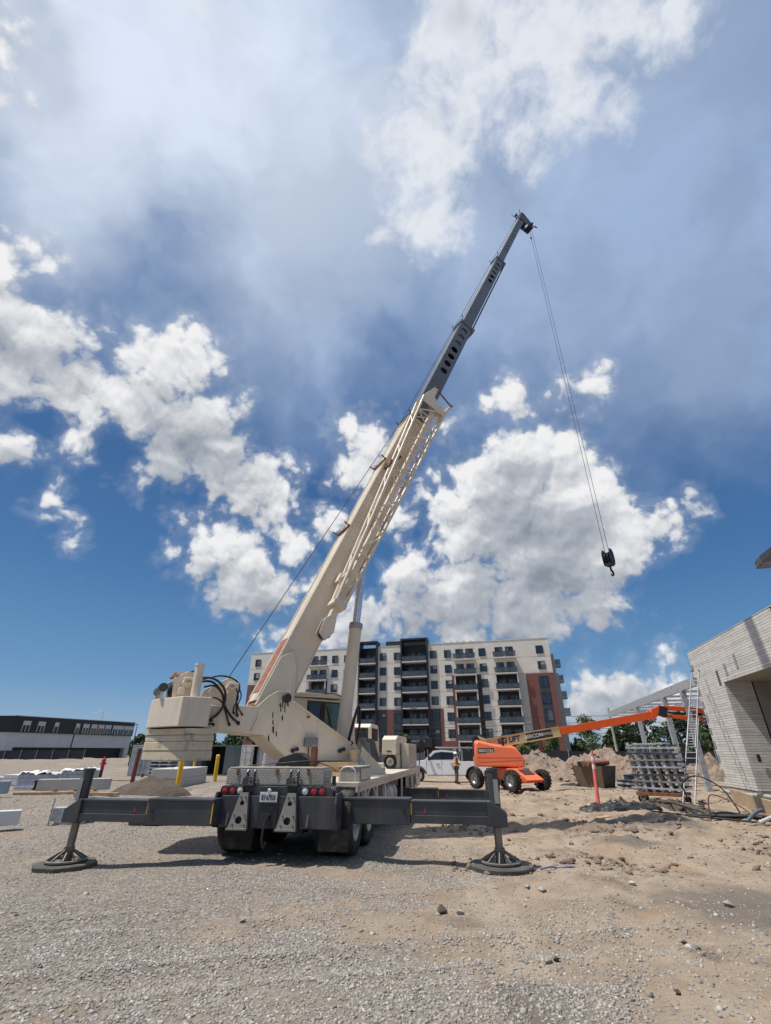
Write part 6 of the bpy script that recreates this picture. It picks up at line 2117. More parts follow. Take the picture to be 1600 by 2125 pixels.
# ------------------------------------------------------------------ boom lift
M_MACH = M_BLACK
lf_f = Vector((0.5, -0.866, 0))
lift = empty('boom_lift', (6.4, 27.77, gh(6.4, 27.77)), math.atan2(lf_f.y, lf_f.x), 'orange boom lift with cream and orange boom reaching right', 'boom lift')


def build_lift():
    P = lift
    # chassis: local x forward
    c = MB()
    c.prism([(-1.25, -0.55, 0.45), (1.05, -0.55, 0.45), (1.75, -0.55, 0.38), (1.95, -0.55, 0.50), (1.75, -0.55, 0.62), (1.0, -0.55, 0.98), (-0.9, -0.55, 0.98), (-1.25, -0.55, 0.8)], (0, 1.1, 0))
    c.box2((1.15, -0.9, 0.36), (1.55, 0.9, 0.56))
    c.box2((-1.55, -0.9, 0.36), (-1.15, 0.9, 0.58))
    c.build('chassis', M_ORANGE, P, 0.03)
    MB().hexa([(1.12, -0.35, 0.925), (1.55, -0.35, 0.73), (1.55, 0.35, 0.73), (1.12, 0.35, 0.925), (1.125, -0.35, 0.945), (1.555, -0.35, 0.75), (1.555, 0.35, 0.75), (1.125, 0.35, 0.945)]).build('step_tread', M_DECAL, P)
    for x in (-1.35, 1.35):
        for sg in (-1, 1):
            make_wheel('wheel', P, (x, sg * 1.02, 0.47), (0, sg, 0), 0.46, 0.36, M_STEEL, lugs=18)
    # turning upper part: its own axes, x along the boom (world direction of the boom)
    wa = math.atan2(-1.0, 8.7)
    X = Matrix.Translation((-0.45, 0.0, 0)) @ Matrix.Rotation(wa - math.atan2(lf_f.y, lf_f.x), 4, 'Z')
    MB(X).cyl((0, 0, 0.98), (0, 0, 1.08), 0.5, n=28).build('turntable', M_BLACK, P, smooth=40)
    for sg, nm in ((-1, 'engine_hood'), (1, 'tank_hood')):
        y0, y1 = sg * 0.34, sg * 1.12
        ins = sg * 0.10
        prof = [(-1.35, 1.05), (1.05, 1.02), (1.12, 1.30), (1.10, 1.45), (0.82, 1.95), (0.62, 2.05), (-0.35, 2.12), (-1.25, 2.32), (-1.38, 2.22), (-1.40, 1.40)]
        h = MB(X)
        n = len(prof)
        outer = []
        for (x, z) in prof:
            k = 0.0 if z < 1.5 else 1.0
            outer.append((x * (1 - 0.05 * k), y1 - ins * k * 1.6, z - 0.10 * k))
        inner = [(x, y0, z) for x, z in prof]
        h.add(inner + outer, [tuple(range(n)), tuple(range(2 * n - 1, n - 1, -1))] + [(i, (i + 1) % n, n + (i + 1) % n, n + i) for i in range(n)])
        hd = h.build(nm, M_ORANGE, P, 0.07, seg=3, smooth=50)
        if sg < 0:
            MB(X).box2((-1.22, -1.045, 1.62), (-0.40, -1.025, 1.90)).build('decal_plate', M_DECAL, hd)
            lettering('BERCON', 0.185, (-0.81, -1.049, 1.775), (1, 0, 0), (0, 0, 1), M_LETTER, hd, xf=X, name='decal_letters', bold=0.003)
            lettering('RENTALS', 0.07, (-0.62, -1.049, 1.665), (1, 0, 0), (0, 0, 1), M_LETTER, hd, xf=X, name='decal_letters')
            MB(X).box2((-1.30, -1.130, 1.43), (1.0, -1.122, 1.46)).build('seam', mat('seam_orange', (0.4, 0.08, 0.03), 0.6), hd)
            MB(X).cyl((0.12, -0.75, 2.0), (0.12, -0.75, 2.42), 0.07, n=12).build('exhaust', M_BLACK, hd, smooth=40)
    MB(X).box2((-1.2, -0.33, 1.08), (0.95, 0.33, 1.55)).build('boom_saddle', M_BLACK, P, 0.02)
    # upright link at the tail
    MB(X).prism([(-1.45, -0.14, 1.5), (-1.15, -0.14, 1.5), (-1.0, -0.14, 2.3), (-1.15, -0.14, 2.55), (-1.42, -0.14, 2.45)], (0, 0.28, 0)).build('tail_link', M_BLACK, P, 0.03)
    # boom
    A = Vector((-1.25, 0, 2.42))
    B0 = Vector((-0.62, 0, 2.10))
    E = Vector((8.2, 0, 3.48))
    d = (E - B0).normalized()
    MB(X).bar(A, B0 + d * 0.2, 0.26, 0.24).build('boom_heel', M_LIFTCREAM, P, 0.02)
    up = Vector((0, 0, 1))
    upn = (up - d * up.dot(d)).normalized()
    s1 = B0 + d * 3.95
    bm_ = MB(X).bar(B0 - d * 0.05, s1, 0.34, 0.48, up=upn).build('boom_base', M_LIFTCREAM, P, 0.012)
    for zz in (0.235, -0.235):
        MB(X).bar(B0 - d * 0.05 + upn * zz, s1 + upn * zz, 0.38, 0.03, up=upn).build('boom_flange', M_LIFTCREAM, bm_)
    lettering('JLG LIFT', 0.34, tuple(B0 + d * 1.15 + Vector((0, -0.174, 0.02))), d, upn, M_NAVY, bm_, xf=X, name='boom_letters', bold=0.012, shear=0.15)
    q = B0 + d * 2.95
    MB(X).bar(B0 + d * 2.12 + Vector((0, -0.172, 0)), B0 + d * 3.52 + Vector((0, -0.172, 0)), 0.006, 0.36, up=upn).build('decal_plate', M_DECAL, bm_)
    lettering('BERCON', 0.25, tuple(B0 + d * 2.52 + Vector((0, -0.178, 0.0))), d, upn, M_LETTER, bm_, xf=X, name='decal_letters', bold=0.004)
    lettering('RENTALS', 0.18, tuple(B0 + d * 3.18 + Vector((0, -0.178, 0.0))), d, upn, M_LETTER, bm_, xf=X, name='decal_letters', stretch=0.85)
    MB(X).bar(s1 - d * 0.3, E, 0.27, 0.37, up=upn).build('boom_extension', M_ORANGE2, P, 0.012)
    lk = MB(X).bar(B0 + d * 1.9 - upn * 0.24, Vector((0.25, 0.0, 1.6)), 0.16, 0.14).build('boom_cylinder', M_LIFTCREAM, P, 0.01)
    # knuckle and jib
    kn = MB(X).prism([tuple(E + Vector((a, -0.14, b))) for a, b in ((-0.1, -0.25), (0.25, -0.1), (0.55, 0.35), (0.45, 0.45), (0.05, 0.30))], (0, 0.28, 0))
    kn.build('knuckle', M_ORANGE2, P, 0.02)
    K = E + Vector((0.62, 0, 0.18))
    MB(X).box((K.x, 0, K.z), (0.42, 0.36, 0.5), R=Matrix.Rotation(rad(20), 3, 'Y')).build('rotator', M_BLACK, P, 0.02)
    J1, J2 = K + Vector((0.1, 0, 0.20)), K + Vector((2.65, 0, -0.02))
    MB(X).bar(J1, J2, 0.20, 0.22).build('jib_upper', M_ORANGE2, P, 0.02)
    J3, J4 = K + Vector((0.1, 0, -0.22)), K + Vector((2.9, 0, -0.45))
    MB(X).bar(J3, J4, 0.18, 0.16).build('jib_lower', M_ORANGE2, P, 0.02)
    MB(X).cyl(K + Vector((0.3, 0, -0.05)), K + Vector((1.9, 0, -0.15)), 0.045, n=12).build('jib_cylinder', M_BLACK, P, smooth=40)
    # basket, hidden behind the brick building
    bk_ = MB(X)
    b0 = J2 + Vector((0.35, 0, -1.0))
    for x in (0, 0.9):
        for y in (-0.9, 0.9):
            bk_.bar(b0 + Vector((x, y, 0)), b0 + Vector((x, y, 1.1)), 0.04, 0.04)
    for z in (0.0, 0.55, 1.1):
        for y in (-0.9, 0.9):
            bk_.bar(b0 + Vector((0, y, z)), b0 + Vector((0.9, y, z)), 0.035, 0.035)
        for x in (0, 0.9):
            bk_.bar(b0 + Vector((x, -0.9, z)), b0 + Vector((x, 0.9, z)), 0.035, 0.035)
    bk_.bar(b0 + Vector((-0.35, 0, 0.9)), b0 + Vector((0.0, 0, 0.9)), 0.15, 0.3)
    bk_.build('basket', M_ORANGE2, P)


build_lift()

# ------------------------------------------------------------------ white crew cab pickup
pick = empty('pickup_truck', (4.2, 36.4, gh(4.2, 36.4)), rad(180 - 3), 'white crew cab pickup truck parked behind the boom lift', 'pickup truck')


def build_pickup():
    P = pick
    W = 1.95
    # local: x forward, length about 5.9
    prof = [(-2.95, 0.55), (-2.95, 1.22), (-0.95, 1.24), (-0.80, 1.30), (-0.62, 1.85), (0.35, 1.93), (0.85, 1.88), (1.55, 1.30), (2.55, 1.22), (2.88, 1.12), (2.98, 0.85), (2.98, 0.50), (2.40, 0.45)]
    arch = lambda cx: [(cx + 0.52 * cos(a), 0.42 + 0.52 * sin(a)) for a in np.linspace(0.1, pi - 0.1, 9)]
    poly = prof + arch(1.95) + [(1.3, 0.45), (-1.2, 0.45)] + arch(-1.75) + [(-2.4, 0.50)]
    body = MB()
    n = len(poly)

    def yy(z):
        return W / 2 - (0.0 if z < 1.28 else 0.16 * (z - 1.28) / 0.6)
    left = [(x, -yy(z), z) for x, z in poly]
    right = [(x, yy(z), z) for x, z in poly]
    body.add(left + right, [tuple(range(n)), tuple(range(2 * n - 1, n - 1, -1))] + [(i, (i + 1) % n, n + (i + 1) % n, n + i) for i in range(n)])
    bo = body.build('body', M_WHITEPAINT, P, 0.03, smooth=40, seg=3)
    for sg in (-1, 1):
        y = sg * (W / 2)
        win = [(-0.52, 1.36), (-0.48, 1.72), (-0.40, 1.78), (0.34, 1.82), (0.80, 1.76), (1.30, 1.34)]
        w = MB()
        n2 = len(win)
        a = [(x, sg * (yy(z) + 0.004), z) for x, z in win]
        b = [(x, sg * (yy(z) + 0.012), z) for x, z in win]
        w.add(a + b, [tuple(range(n2)), tuple(range(2 * n2 - 1, n2 - 1, -1))] + [(i, (i + 1) % n2, n2 + (i + 1) % n2, n2 + i) for i in range(n2)])
        w.build('side_glass', M_CARGLASS, bo)
        MB().box2((0.30, y - sg * 0.10, 1.36), (0.38, y + sg * 0.0, 1.80)).build('door_pillar', M_BLACK, bo)
        for x in (-0.60, 0.36, 1.38):
            MB().box2((x, y + sg * 0.001, 0.60), (x + 0.015, y + sg * 0.006, 1.28)).build('door_gap', M_BLACK, bo)
        for x in (-0.45, 0.52):
            MB().box2((x, y + sg * 0.002, 1.10), (x + 0.24, y + sg * 0.03, 1.14)).build('door_handle', M_CHROME, bo, 0.008)
        MB().box2((-1.15, y - sg * 0.02, 0.40), (1.35, y + sg * 0.07, 0.46)).build('running_board', M_STEEL, P, 0.01)
        mi = MB().box2((1.15, y + sg * 0.02, 1.30), (1.28, y + sg * 0.26, 1.58))
        mi.build('wing_mirror', M_BLACK, P, 0.02)
        for cx in (1.95, -1.75):
            make_wheel('wheel', P, (cx, sg * 0.86, 0.42), (0, sg, 0), 0.42, 0.28, M_CHROME)
            r = MB()
            for k in range(10):
                a0, a1 = 0.1 + (pi - 0.2) * k / 10, 0.1 + (pi - 0.2) * (k + 1) / 10
                r.bar((cx + 0.53 * cos(a0), y + sg * 0.01, 0.42 + 0.53 * sin(a0)), (cx + 0.53 * cos(a1), y + sg * 0.01, 0.42 + 0.53 * sin(a1)), 0.05, 0.05, up=(cos(a0), 0, sin(a0)))
            r.build('arch_trim', M_BLACK, P)
        MB().box2((2.80, sg * 0.55, 0.90), (2.995, sg * 0.97, 1.10)).build('headlight', M_WHITELENS, P, 0.02)
        MB().box2((-2.975, sg * 0.78, 0.85), (-2.93, sg * 0.96, 1.18)).build('tail_light', M_REDLENS, P)
    MB().hexa([(0.92, -0.72, 1.84), (1.50, -0.80, 1.36), (1.50, 0.80, 1.36), (0.92, 0.72, 1.84), (0.95, -0.72, 1.86), (1.53, -0.80, 1.38), (1.53, 0.80, 1.38), (0.95, 0.72, 1.86)]).build('windscreen', M_CARGLASS, bo)
    MB().box2((2.985, -0.52, 0.72), (3.02, 0.52, 1.08)).build('grille', M_BLACK, P, 0.02)
    MB().box2((2.90, -0.95, 0.48), (3.08, 0.95, 0.66)).build('bumper', M_CHROME, P, 0.04)
    MB().box2((-3.10, -0.92, 0.50), (-2.96, 0.92, 0.66)).build('bumper', M_CHROME, P, 0.03)
    # rack over the bed
    for x in (-2.7, -1.0):
        MB().tube([(x, -0.85, 1.24), (x, -0.80, 2.0), (x, 0.80, 2.0), (x, 0.85, 1.24)], 0.03, 8).build('rack_hoop', M_ALU, P)
    for y in (-0.75, 0.75):
        MB().bar((-2.8, y, 2.04), (0.4, y, 2.04), 0.05, 0.05).build('rack_bar', M_ALU, P)
    for y in (-0.5, -0.2, 0.2):
        MB().bar((-2.9, y, 2.10), (0.7, y, 2.10), 0.10, 0.06).build('carried_lumber', M_GALV, P)


build_pickup()

# ------------------------------------------------------------------ people
def skin_mesh(name, pts, edges, radii, m_, parent, sub=2, root=0):
    me = bpy.data.meshes.new(name)
    me.from_pydata([tuple(p) for p in pts], edges, [])
    o = bpy.data.objects.new(name, me)
    COL.objects.link(o)
    o.parent = parent
    me.materials.append(m_)
    md = o.modifiers.new('skin', 'SKIN')
    md.use_smooth_shade = True
    sv = me.skin_vertices[0].data
    for i, r in enumerate(radii):
        rr = r if isinstance(r, tuple) else (r, r)
        sv[i].radius = rr
        sv[i].use_root = (i == root)
    s = o.modifiers.new('sub', 'SUBSURF')
    s.levels = s.render_levels = sub
    return o


def person(loc, face, label, arms, lean=0.0, legs=None, orange_shirt=False):
    """local: y forward, x right"""
    r = empty('person', loc, face, label, 'person')
    J = {'pelvis': (0, 0, 0.95), 'spine': (0, 0.01 + lean * 0.3, 1.14), 'chest': (0, 0.0 + lean * 0.7, 1.34), 'neck': (0, lean, 1.49), 'skull': (0, lean + 0.02, 1.60), 'crown': (0, lean + 0.01, 1.70),
         'ls': (-0.18, lean * 0.9, 1.42), 'rs': (0.18, lean * 0.9, 1.42), 'lh': (-0.10, 0, 0.90), 'rh': (0.10, 0, 0.90)}
    legs = legs or {'lk': (-0.11, 0.03, 0.50), 'la': (-0.12, -0.01, 0.09), 'lt': (-0.13, 0.14, 0.04), 'rk': (0.11, 0.02, 0.50), 'ra': (0.12, -0.02, 0.09), 'rt': (0.14, 0.13, 0.04)}
    J.update(legs)
    J.update(arms)
    names = ['pelvis', 'spine', 'chest', 'neck', 'skull', 'crown', 'ls', 'le', 'lw', 'lp', 'rs', 're', 'rw', 'rp', 'lh', 'lk', 'la', 'lt', 'rh', 'rk', 'ra', 'rt']
    rad_ = {'pelvis': (0.14, 0.10), 'spine': (0.13, 0.095), 'chest': (0.15, 0.105), 'neck': 0.055, 'skull': (0.075, 0.092), 'crown': (0.06, 0.075), 'ls': 0.062, 'le': 0.042, 'lw': 0.030, 'lp': 0.036,
            'rs': 0.062, 're': 0.042, 'rw': 0.030, 'rp': 0.036, 'lh': 0.085, 'lk': 0.058, 'la': 0.042, 'lt': 0.035, 'rh': 0.085, 'rk': 0.058, 'ra': 0.042, 'rt': 0.035}
    pts = [Vector(J[k]) for k in names]
    E = [('pelvis', 'spine'), ('spine', 'chest'), ('chest', 'neck'), ('neck', 'skull'), ('skull', 'crown'), ('chest', 'ls'), ('ls', 'le'), ('le', 'lw'), ('lw', 'lp'), ('chest', 'rs'), ('rs', 're'), ('re', 'rw'), ('rw', 'rp'),
         ('pelvis', 'lh'), ('lh', 'lk'), ('lk', 'la'), ('la', 'lt'), ('pelvis', 'rh'), ('rh', 'rk'), ('rk', 'ra'), ('ra', 'rt')]
    ei = [(names.index(a), names.index(b)) for a, b in E]
    rr = [rad_[k] for k in names]
    # fingers and thumbs
    for hnd in ('l', 'r'):
        w, p = Vector(J[hnd + 'w']), Vector(J[hnd + 'p'])
        d = (p - w).normalized()
        sd = d.cross(Vector((0, 0, 1)) if abs(d.z) < 0.9 else Vector((0, 1, 0))).normalized()
        pi_ = names.index(hnd + 'p')
        for k in range(4):
            b0 = p + sd * (-0.027 + 0.018 * k) + d * 0.03
            i0 = len(pts)
            L_ = (0.032, 0.038, 0.036, 0.028)[k]
            pts += [b0, b0 + d * L_ + Vector((0, 0, -0.012))]
            rr += [0.009, 0.008]
            ei += [(pi_, i0), (i0, i0 + 1)]
        i0 = len(pts)
        tb_ = w + (p - w) * 0.45 - sd * 0.035
        pts += [tb_, tb_ + d * 0.035 - sd * 0.012]
        rr += [0.010, 0.009]
        ei += [(pi_, i0), (i0, i0 + 1)]
    skin_mesh('body', pts, ei, rr, M_SKIN, r)
    # clothing
    def sub(names_, grow, m_, nm, edges):
        idx = [names.index(k) for k in names_]
        return skin_mesh(nm, [pts[i] for i in idx], [(names_.index(a), names_.index(b)) for a, b in edges], [tuple(q + grow for q in (rr[i] if isinstance(rr[i], tuple) else (rr[i], rr[i]))) for i in idx], m_, r)
    sub(['pelvis', 'lh', 'lk', 'la', 'rh', 'rk', 'ra'], 0.018, M_TROUSER, 'trousers', [('pelvis', 'lh'), ('lh', 'lk'), ('lk', 'la'), ('pelvis', 'rh'), ('rh', 'rk'), ('rk', 'ra')])
    sub(['chest', 'spine', 'pelvis', 'ls', 'le', 'lw', 'rs', 're', 'rw'], 0.012, M_VEST if orange_shirt else M_SHIRT, 'shirt', [('pelvis', 'spine'), ('spine', 'chest'), ('chest', 'ls'), ('ls', 'le'), ('le', 'lw'), ('chest', 'rs'), ('rs', 're'), ('re', 'rw')])
    sub(['pelvis', 'spine', 'chest', 'ls', 'rs'], 0.026, M_VEST, 'vest', [('pelvis', 'spine'), ('spine', 'chest'), ('chest', 'ls'), ('chest', 'rs')])
    for z in (1.02, 1.18):
        MB().lathe((0, lean * 0.3, z), (0, 0, 1), [(0.158, 0), (0.163, 0.005), (0.163, 0.045), (0.158, 0.05)], 20).build('reflective_band', M_VESTY, r, smooth=60)
    for k in ('l', 'r'):
        a, t_ = Vector(J[k + 'a']), Vector(J[k + 't'])
        MB().tube([a + Vector((0, -0.05, 0.10)), a + Vector((0, -0.03, 0.0)), (a + t_) / 2, t_ + (t_ - a).normalized() * 0.05], [0.058, 0.062, 0.055, 0.03], 12).build('boot', M_BOOT, r, smooth=60)
    c = Vector(J['crown'])
    MB().lathe(c + Vector((0, 0, -0.045)), (0, 0, 1), [(0.155, 0.0), (0.155, 0.012), (0.118, 0.02), (0.112, 0.06), (0.085, 0.105), (0.04, 0.128), (0.001, 0.132)], 24).build('hard_hat', M_HAT, r, smooth=50)
    # face
    s = Vector(J['skull'])
    f = MB().tube([s + Vector((0, 0.088, 0.025)), s + Vector((0, 0.115, -0.005)), s + Vector((0, 0.095, -0.02))], [0.008, 0.014, 0.012], 8)
    f.build('nose', M_SKIN, r, smooth=60)
    for x in (-0.032, 0.032):
        MB().lathe(s + Vector((x, 0.082, 0.025)), (0, 1, 0), [(0.012, 0), (0.009, 0.008), (0.001, 0.011)], 10).build('eye', M_BLACK, r, smooth=60)
        MB().lathe(s + Vector((x * 2.7, 0.0, 0.0)), (1 if x > 0 else -1, 0, 0), [(0.028, -0.01), (0.024, 0.012), (0.001, 0.014)], 10).build('ear', M_SKIN, r, smooth=60)
    MB().box(tuple(s + Vector((0, 0.088, -0.045))), (0.045, 0.012, 0.008)).build('mouth', mat('lips', (0.28, 0.12, 0.09), 0.6), r)
    MB().lathe(s + Vector((0, -0.005, 0.03)), (0, 0, 1), [(0.098, -0.05), (0.102, 0.0), (0.10, 0.05)], 18).build('hair', mat('dark_hair', (0.03, 0.02, 0.015), 0.8), r, smooth=60)
    return r


person((4.42, 33.1, gh(4.42, 33.1)), rad(-75), 'person in white hard hat and orange vest standing by the white pickup',
       {'le': (-0.25, 0.02, 1.15), 'lw': (-0.22, 0.20, 1.04), 'lp': (-0.20, 0.27, 1.04), 're': (0.26, -0.02, 1.14), 'rw': (0.24, 0.18, 1.08), 'rp': (0.22, 0.26, 1.09)})
person((7.6, 31.2, gh(7.6, 31.2)), rad(150), 'person in hard hat and orange shirt half hidden behind the boom lift',
       {'le': (-0.27, 0.0, 1.15), 'lw': (-0.28, 0.05, 0.90), 'lp': (-0.28, 0.08, 0.82), 're': (0.27, 0.0, 1.15), 'rw': (0.28, 0.06, 0.90), 'rp': (0.28, 0.09, 0.82)}, orange_shirt=True)

# ------------------------------------------------------------------ yellow bollards, red pipe, hydrant
def bollard(x, y, h, label, base=0.0):
    r = empty('bollard', (x, y, gh(x, y)), 0, label, 'bollard', 'yellow bollards by the containers')
    MB().lathe((0, 0, -0.1), (0, 0, 1), [(0.115, 0), (0.115, h), (0.118, h + 0.002), (0.118, h + 0.012), (0.115, h + 0.014), (0.115, h + 0.14), (0.10, h + 0.17), (0.06, h + 0.19), (0.001, h + 0.195)], 20).build('sleeve', M_YELLOW, r, smooth=40)
    MB().lathe((0, 0, -0.1), (0, 0, 1), [(0.1185, h - 0.1), (0.12, h - 0.098), (0.12, h - 0.08), (0.1185, h - 0.078)], 20).build('groove_band', mat('dark_yellow', (0.45, 0.24, 0.02), 0.6), r, smooth=40)
    if base:
        MB().cyl((0, 0, -0.1), (0, 0, base), 0.122, n=20).build('rusty_foot', M_RUST, r, smooth=40)


bollard(-10.3, 32.2, 1.35, 'yellow bollard standing alone in front of the open slate container')
bollard(-9.8, 25.3, 1.45, 'nearest yellow bollard with a rusty foot under the counterweight', 0.16)
bollard(-15.6, 43.0, 1.35, 'farthest yellow bollard, partly hidden behind the nearest one')
o = empty('red_pipe', (-12.9, 27.2, gh(-12.9, 27.2)), 0, 'dark red steel pipe standing upright behind the soil pile', 'pipe')
MB().cyl((0, 0, -0.2), (0.06, 0, 1.75), 0.10, n=18).build('tube', mat('dark_red_primer', (0.16, 0.035, 0.03), 0.6, 0, 0.2, 4, RUST, 0.4, 4), o, smooth=40)
MB().cyl((0.06, 0, 1.752), (0.06, 0, 1.77), 0.103, n=18).build('cap', M_RUST, o, smooth=40)
hy = empty('fire_hydrant', (-22.2, 41.4, gh(-22.2, 41.4)), 0, 'red fire hydrant on a black stem in the far gravel', 'fire hydrant')
MB().lathe((0, 0, -0.1), (0, 0, 1), [(0.12, 0), (0.12, 0.65), (0.001, 0.66)], 16).build('stem', M_BLACK, hy, smooth=40)
MB().lathe((0, 0, 0.56), (0, 0, 1), [(0.17, 0), (0.17, 0.05), (0.13, 0.06), (0.13, 0.55), (0.17, 0.56), (0.17, 0.62), (0.14, 0.70), (0.06, 0.78), (0.04, 0.86), (0.001, 0.87)], 18).build('barrel', M_RED, hy, smooth=40)
for sg in (-1, 1):
    MB().cyl((sg * 0.10, 0, 0.95), (sg * 0.24, 0, 0.95), 0.065, n=12).build('outlet', M_RED, hy, smooth=40)
o = MB().cyl((0, 0, -0.1), (0, 0, 0.28), 0.10, n=14).build('pipe_stub', M_RUST, None, smooth=40)
o.location = (-19.2, 42.0, gh(-19.2, 42.0))
tag(o, 'short rusty pipe stub in the gravel right of the hydrant', 'pipe')

# concrete blocks
cb = empty('concrete_block', (-11.3, 29.4, gh(-11.3, 29.4)), rad(93), 'two pale concrete blocks stacked lengthwise behind the nearest bollard', 'concrete blocks')
MB().box2((-2.2, -0.75, -0.08), (2.3, 0.75, 0.36)).build('lower_block', M_PALE, cb, 0.02)
MB().box2((-2.25, -0.72, 0.365), (2.35, 0.80, 0.80)).build('upper_block', M_PALE, cb, 0.02)
for x in (-1.6, 1.6):
    MB().tube([(x, 0.0, 0.78), (x, 0.02, 0.90), (x + 0.12, 0.02, 0.90), (x + 0.12, 0, 0.78)], 0.012, 6).build('lifting_loop', M_RUST, cb)

# grey pallets leaning by the container doors
o = empty('grey_crate', (-19.6, 46.6, gh(-19.6, 46.6)), rad(-3), 'stack of grey slatted pallets before the grey containers', 'pallets')
for k in range(5):
    MB().box((0, 0, 0.12 + 0.26 * k), (1.9, 1.2, 0.10)).build('pallet_deck', M_GALV, o)
    for x in (-0.85, 0, 0.85):
        MB().box((x, 0, 0.0 + 0.26 * k), (0.12, 1.2, 0.14)).build('pallet_runner', M_GREY, o)

# precast and steel beams lying on timbers
def beam(loc, rz, L, w, h, m_, label, end=None, supports=2, name='concrete_beam', cat='beam'):
    r = empty(name, (loc[0], loc[1], gh(loc[0], loc[1])), rz, label, cat)
    z0 = 0.13
    MB().box2((0, -w / 2, z0), (L, w / 2, z0 + h)).build('beam_body', m_, r, 0.012)
    if end:
        MB().box2((-0.10, -w / 2 + 0.03, z0 + 0.03), (-0.001, w / 2 - 0.03, z0 + h - 0.03)).build('end_plate', end, r)
        for y in (-w / 2 + 0.08, w / 2 - 0.08):
            for z in (z0 + 0.08, z0 + h - 0.08):
                MB().cyl((-0.16, y, z), (-0.1, y, z), 0.03, n=8).build('end_bolt', end, r)
    for k in range(supports):
        x = 0.5 + (L - 1.2) * k / max(1, supports - 1)
        MB().box2((x, -w / 2 - 0.25, -0.06), (x + 0.18, w / 2 + 0.25, z0 - 0.001)).build('timber_bearer', M_WOOD, r, 0.01)
    return r


beam((-14.5, 22.4), rad(18), 2.7, 0.42, 0.42, M_PALE, 'long pale precast column with a black bolted end lying left of the crane', M_BLACK, 3)
beam((-18.5, 18.5), rad(25), 4.6, 0.42, 0.42, mat('blue_grey_steel', (0.30, 0.36, 0.41), 0.5, 0.2, 0.08, 2), 'blue grey steel beam at the left edge behind the outrigger', None, 2, 'steel_beam')
beam((-11.3, 11.8), rad(31), 2.9, 0.28, 0.30, mat('white_primer_steel', (0.60, 0.62, 0.64), 0.5, 0.1, 0.05, 2, (0.4, 0.38, 0.35), 0.3, 2), 'white primed steel beam on timbers at the left edge', None, 2, 'steel_beam')
# galvanised hollow section with end plate, behind the left jack
hs_ = empty('hollow_steel_section', (-8.5, 14.1, gh(-8.5, 14.1)), rad(20), 'short galvanised hollow steel section with open end behind the left jack', 'steel section')
q = MB()
for a, b in (((0, -0.22, 0.08), (0.85, -0.20, 0.36)), ((0, 0.20, 0.08), (0.85, 0.22, 0.36)), ((0, -0.20, 0.08), (0.85, 0.20, 0.10)), ((0, -0.20, 0.34), (0.85, 0.20, 0.36)), ((0, -0.01, 0.10), (0.85, 0.01, 0.34))):
    q.box2(a, b)
q.build('twin_tube', M_GALV, hs_)
MB().box2((-0.02, -0.34, -0.02), (0.0, -0.252, 0.60)).build('end_flange', M_GALV, hs_)
MB().box2((0.1, -0.3, -0.06), (0.8, 0.3, 0.078)).build('bearer', M_CONC, hs_)
# wrapped foam bundles
M_FOAMGREY = mat('grey_wrapped_bundle', (0.42, 0.43, 0.50), 0.55, 0, 0.12, 2)


def bundle(x, y, w, d, h, m_, label, rz=0.0, loose=True, seed=1):
    r = empty('wrapped_bundle', (x, y, gh(x, y)), rz, label, 'bundle', 'wrapped bundles at the left')
    n = max(2, int(h / 0.16))
    for k in range(n):
        MB().box((RNG.uniform(-0.02, 0.02), RNG.uniform(-0.02, 0.02), (k + 0.5) * h / n), (w, d, h / n - 0.006)).build('sheet_layer', m_, r, 0.01)
    if loose:
        me = grid_mesh('plastic_wrap', np.linspace(-0.53, 0.53, 26) * w, np.linspace(-0.53, 0.53, 20) * d, lambda X, Y: h + 0.01 + 0.55 * np.abs(fbm(X * 2.2 + seed, Y * 2.2, 4, seed, 0.6) - 0.5) - 0.30 * np.clip(np.maximum(np.abs(X) / w, np.abs(Y) / d) * 2 - 1, 0, 1) * 3)
        me.shade_smooth()
        mkobj('plastic_wrap', me, M_WHITE, r, fix=False)
    return r


bundle(-16.9, 26.0, 1.45, 1.0, 0.66, M_FOAMGREY, 'lavender grey bundle topped with white plastic, left of the precast column', rad(-4), True, 3)
bundle(-16.3, 28.4, 1.5, 1.0, 0.72, M_GALV, 'grey bundle with a torn white cover flapping up', rad(12), True, 8)
bundle(-19.6, 28.6, 1.2, 0.9, 0.5, M_WHITE, 'small white foam bundle left of the lavender grey one', 0, False)
bundle(-21.8, 30.5, 1.2, 0.8, 0.35, M_WHITE, 'flat white foam bundle at the far left edge', 0.2, False)
for k, (x, y, rz, L, lab) in enumerate(((-13.4, 22.0, 8, 3.2, 'pale timber lying on the dirt under the precast column'), (-10.9, 20.4, 4, 1.6, 'short timber between the column and the soil pile'), (-18.5, 24.2, 3, 3.0, 'grey timber on the gravel before the foam bundles'), (-17.5, 33.0, -2, 4.2, 'thin reddish timber lying beyond the foam bundles'))):
    o = MB().box((0, 0, 0.05), (L, 0.14, 0.12)).build('timber', M_WOOD, None, 0.006)
    o.location = (x, y, gh(x, y))
    o.rotation_euler = (0, 0, rad(rz))
    tag(o, lab, 'timber')
# blocks lying behind the left beam
o = empty('angle_offcut', (-6.4, 13.9, gh(-6.4, 13.9)), rad(5), 'grey steel offcut and wood block lying behind the left outrigger beam', 'offcuts')
MB().box2((0, -0.15, 0), (0.8, 0.15, 0.25)).build('steel_piece', M_GREY, o, 0.01)
MB().box2((0.85, -0.12, 0), (1.4, 0.12, 0.2)).build('wood_piece', M_WOOD, o, 0.01)


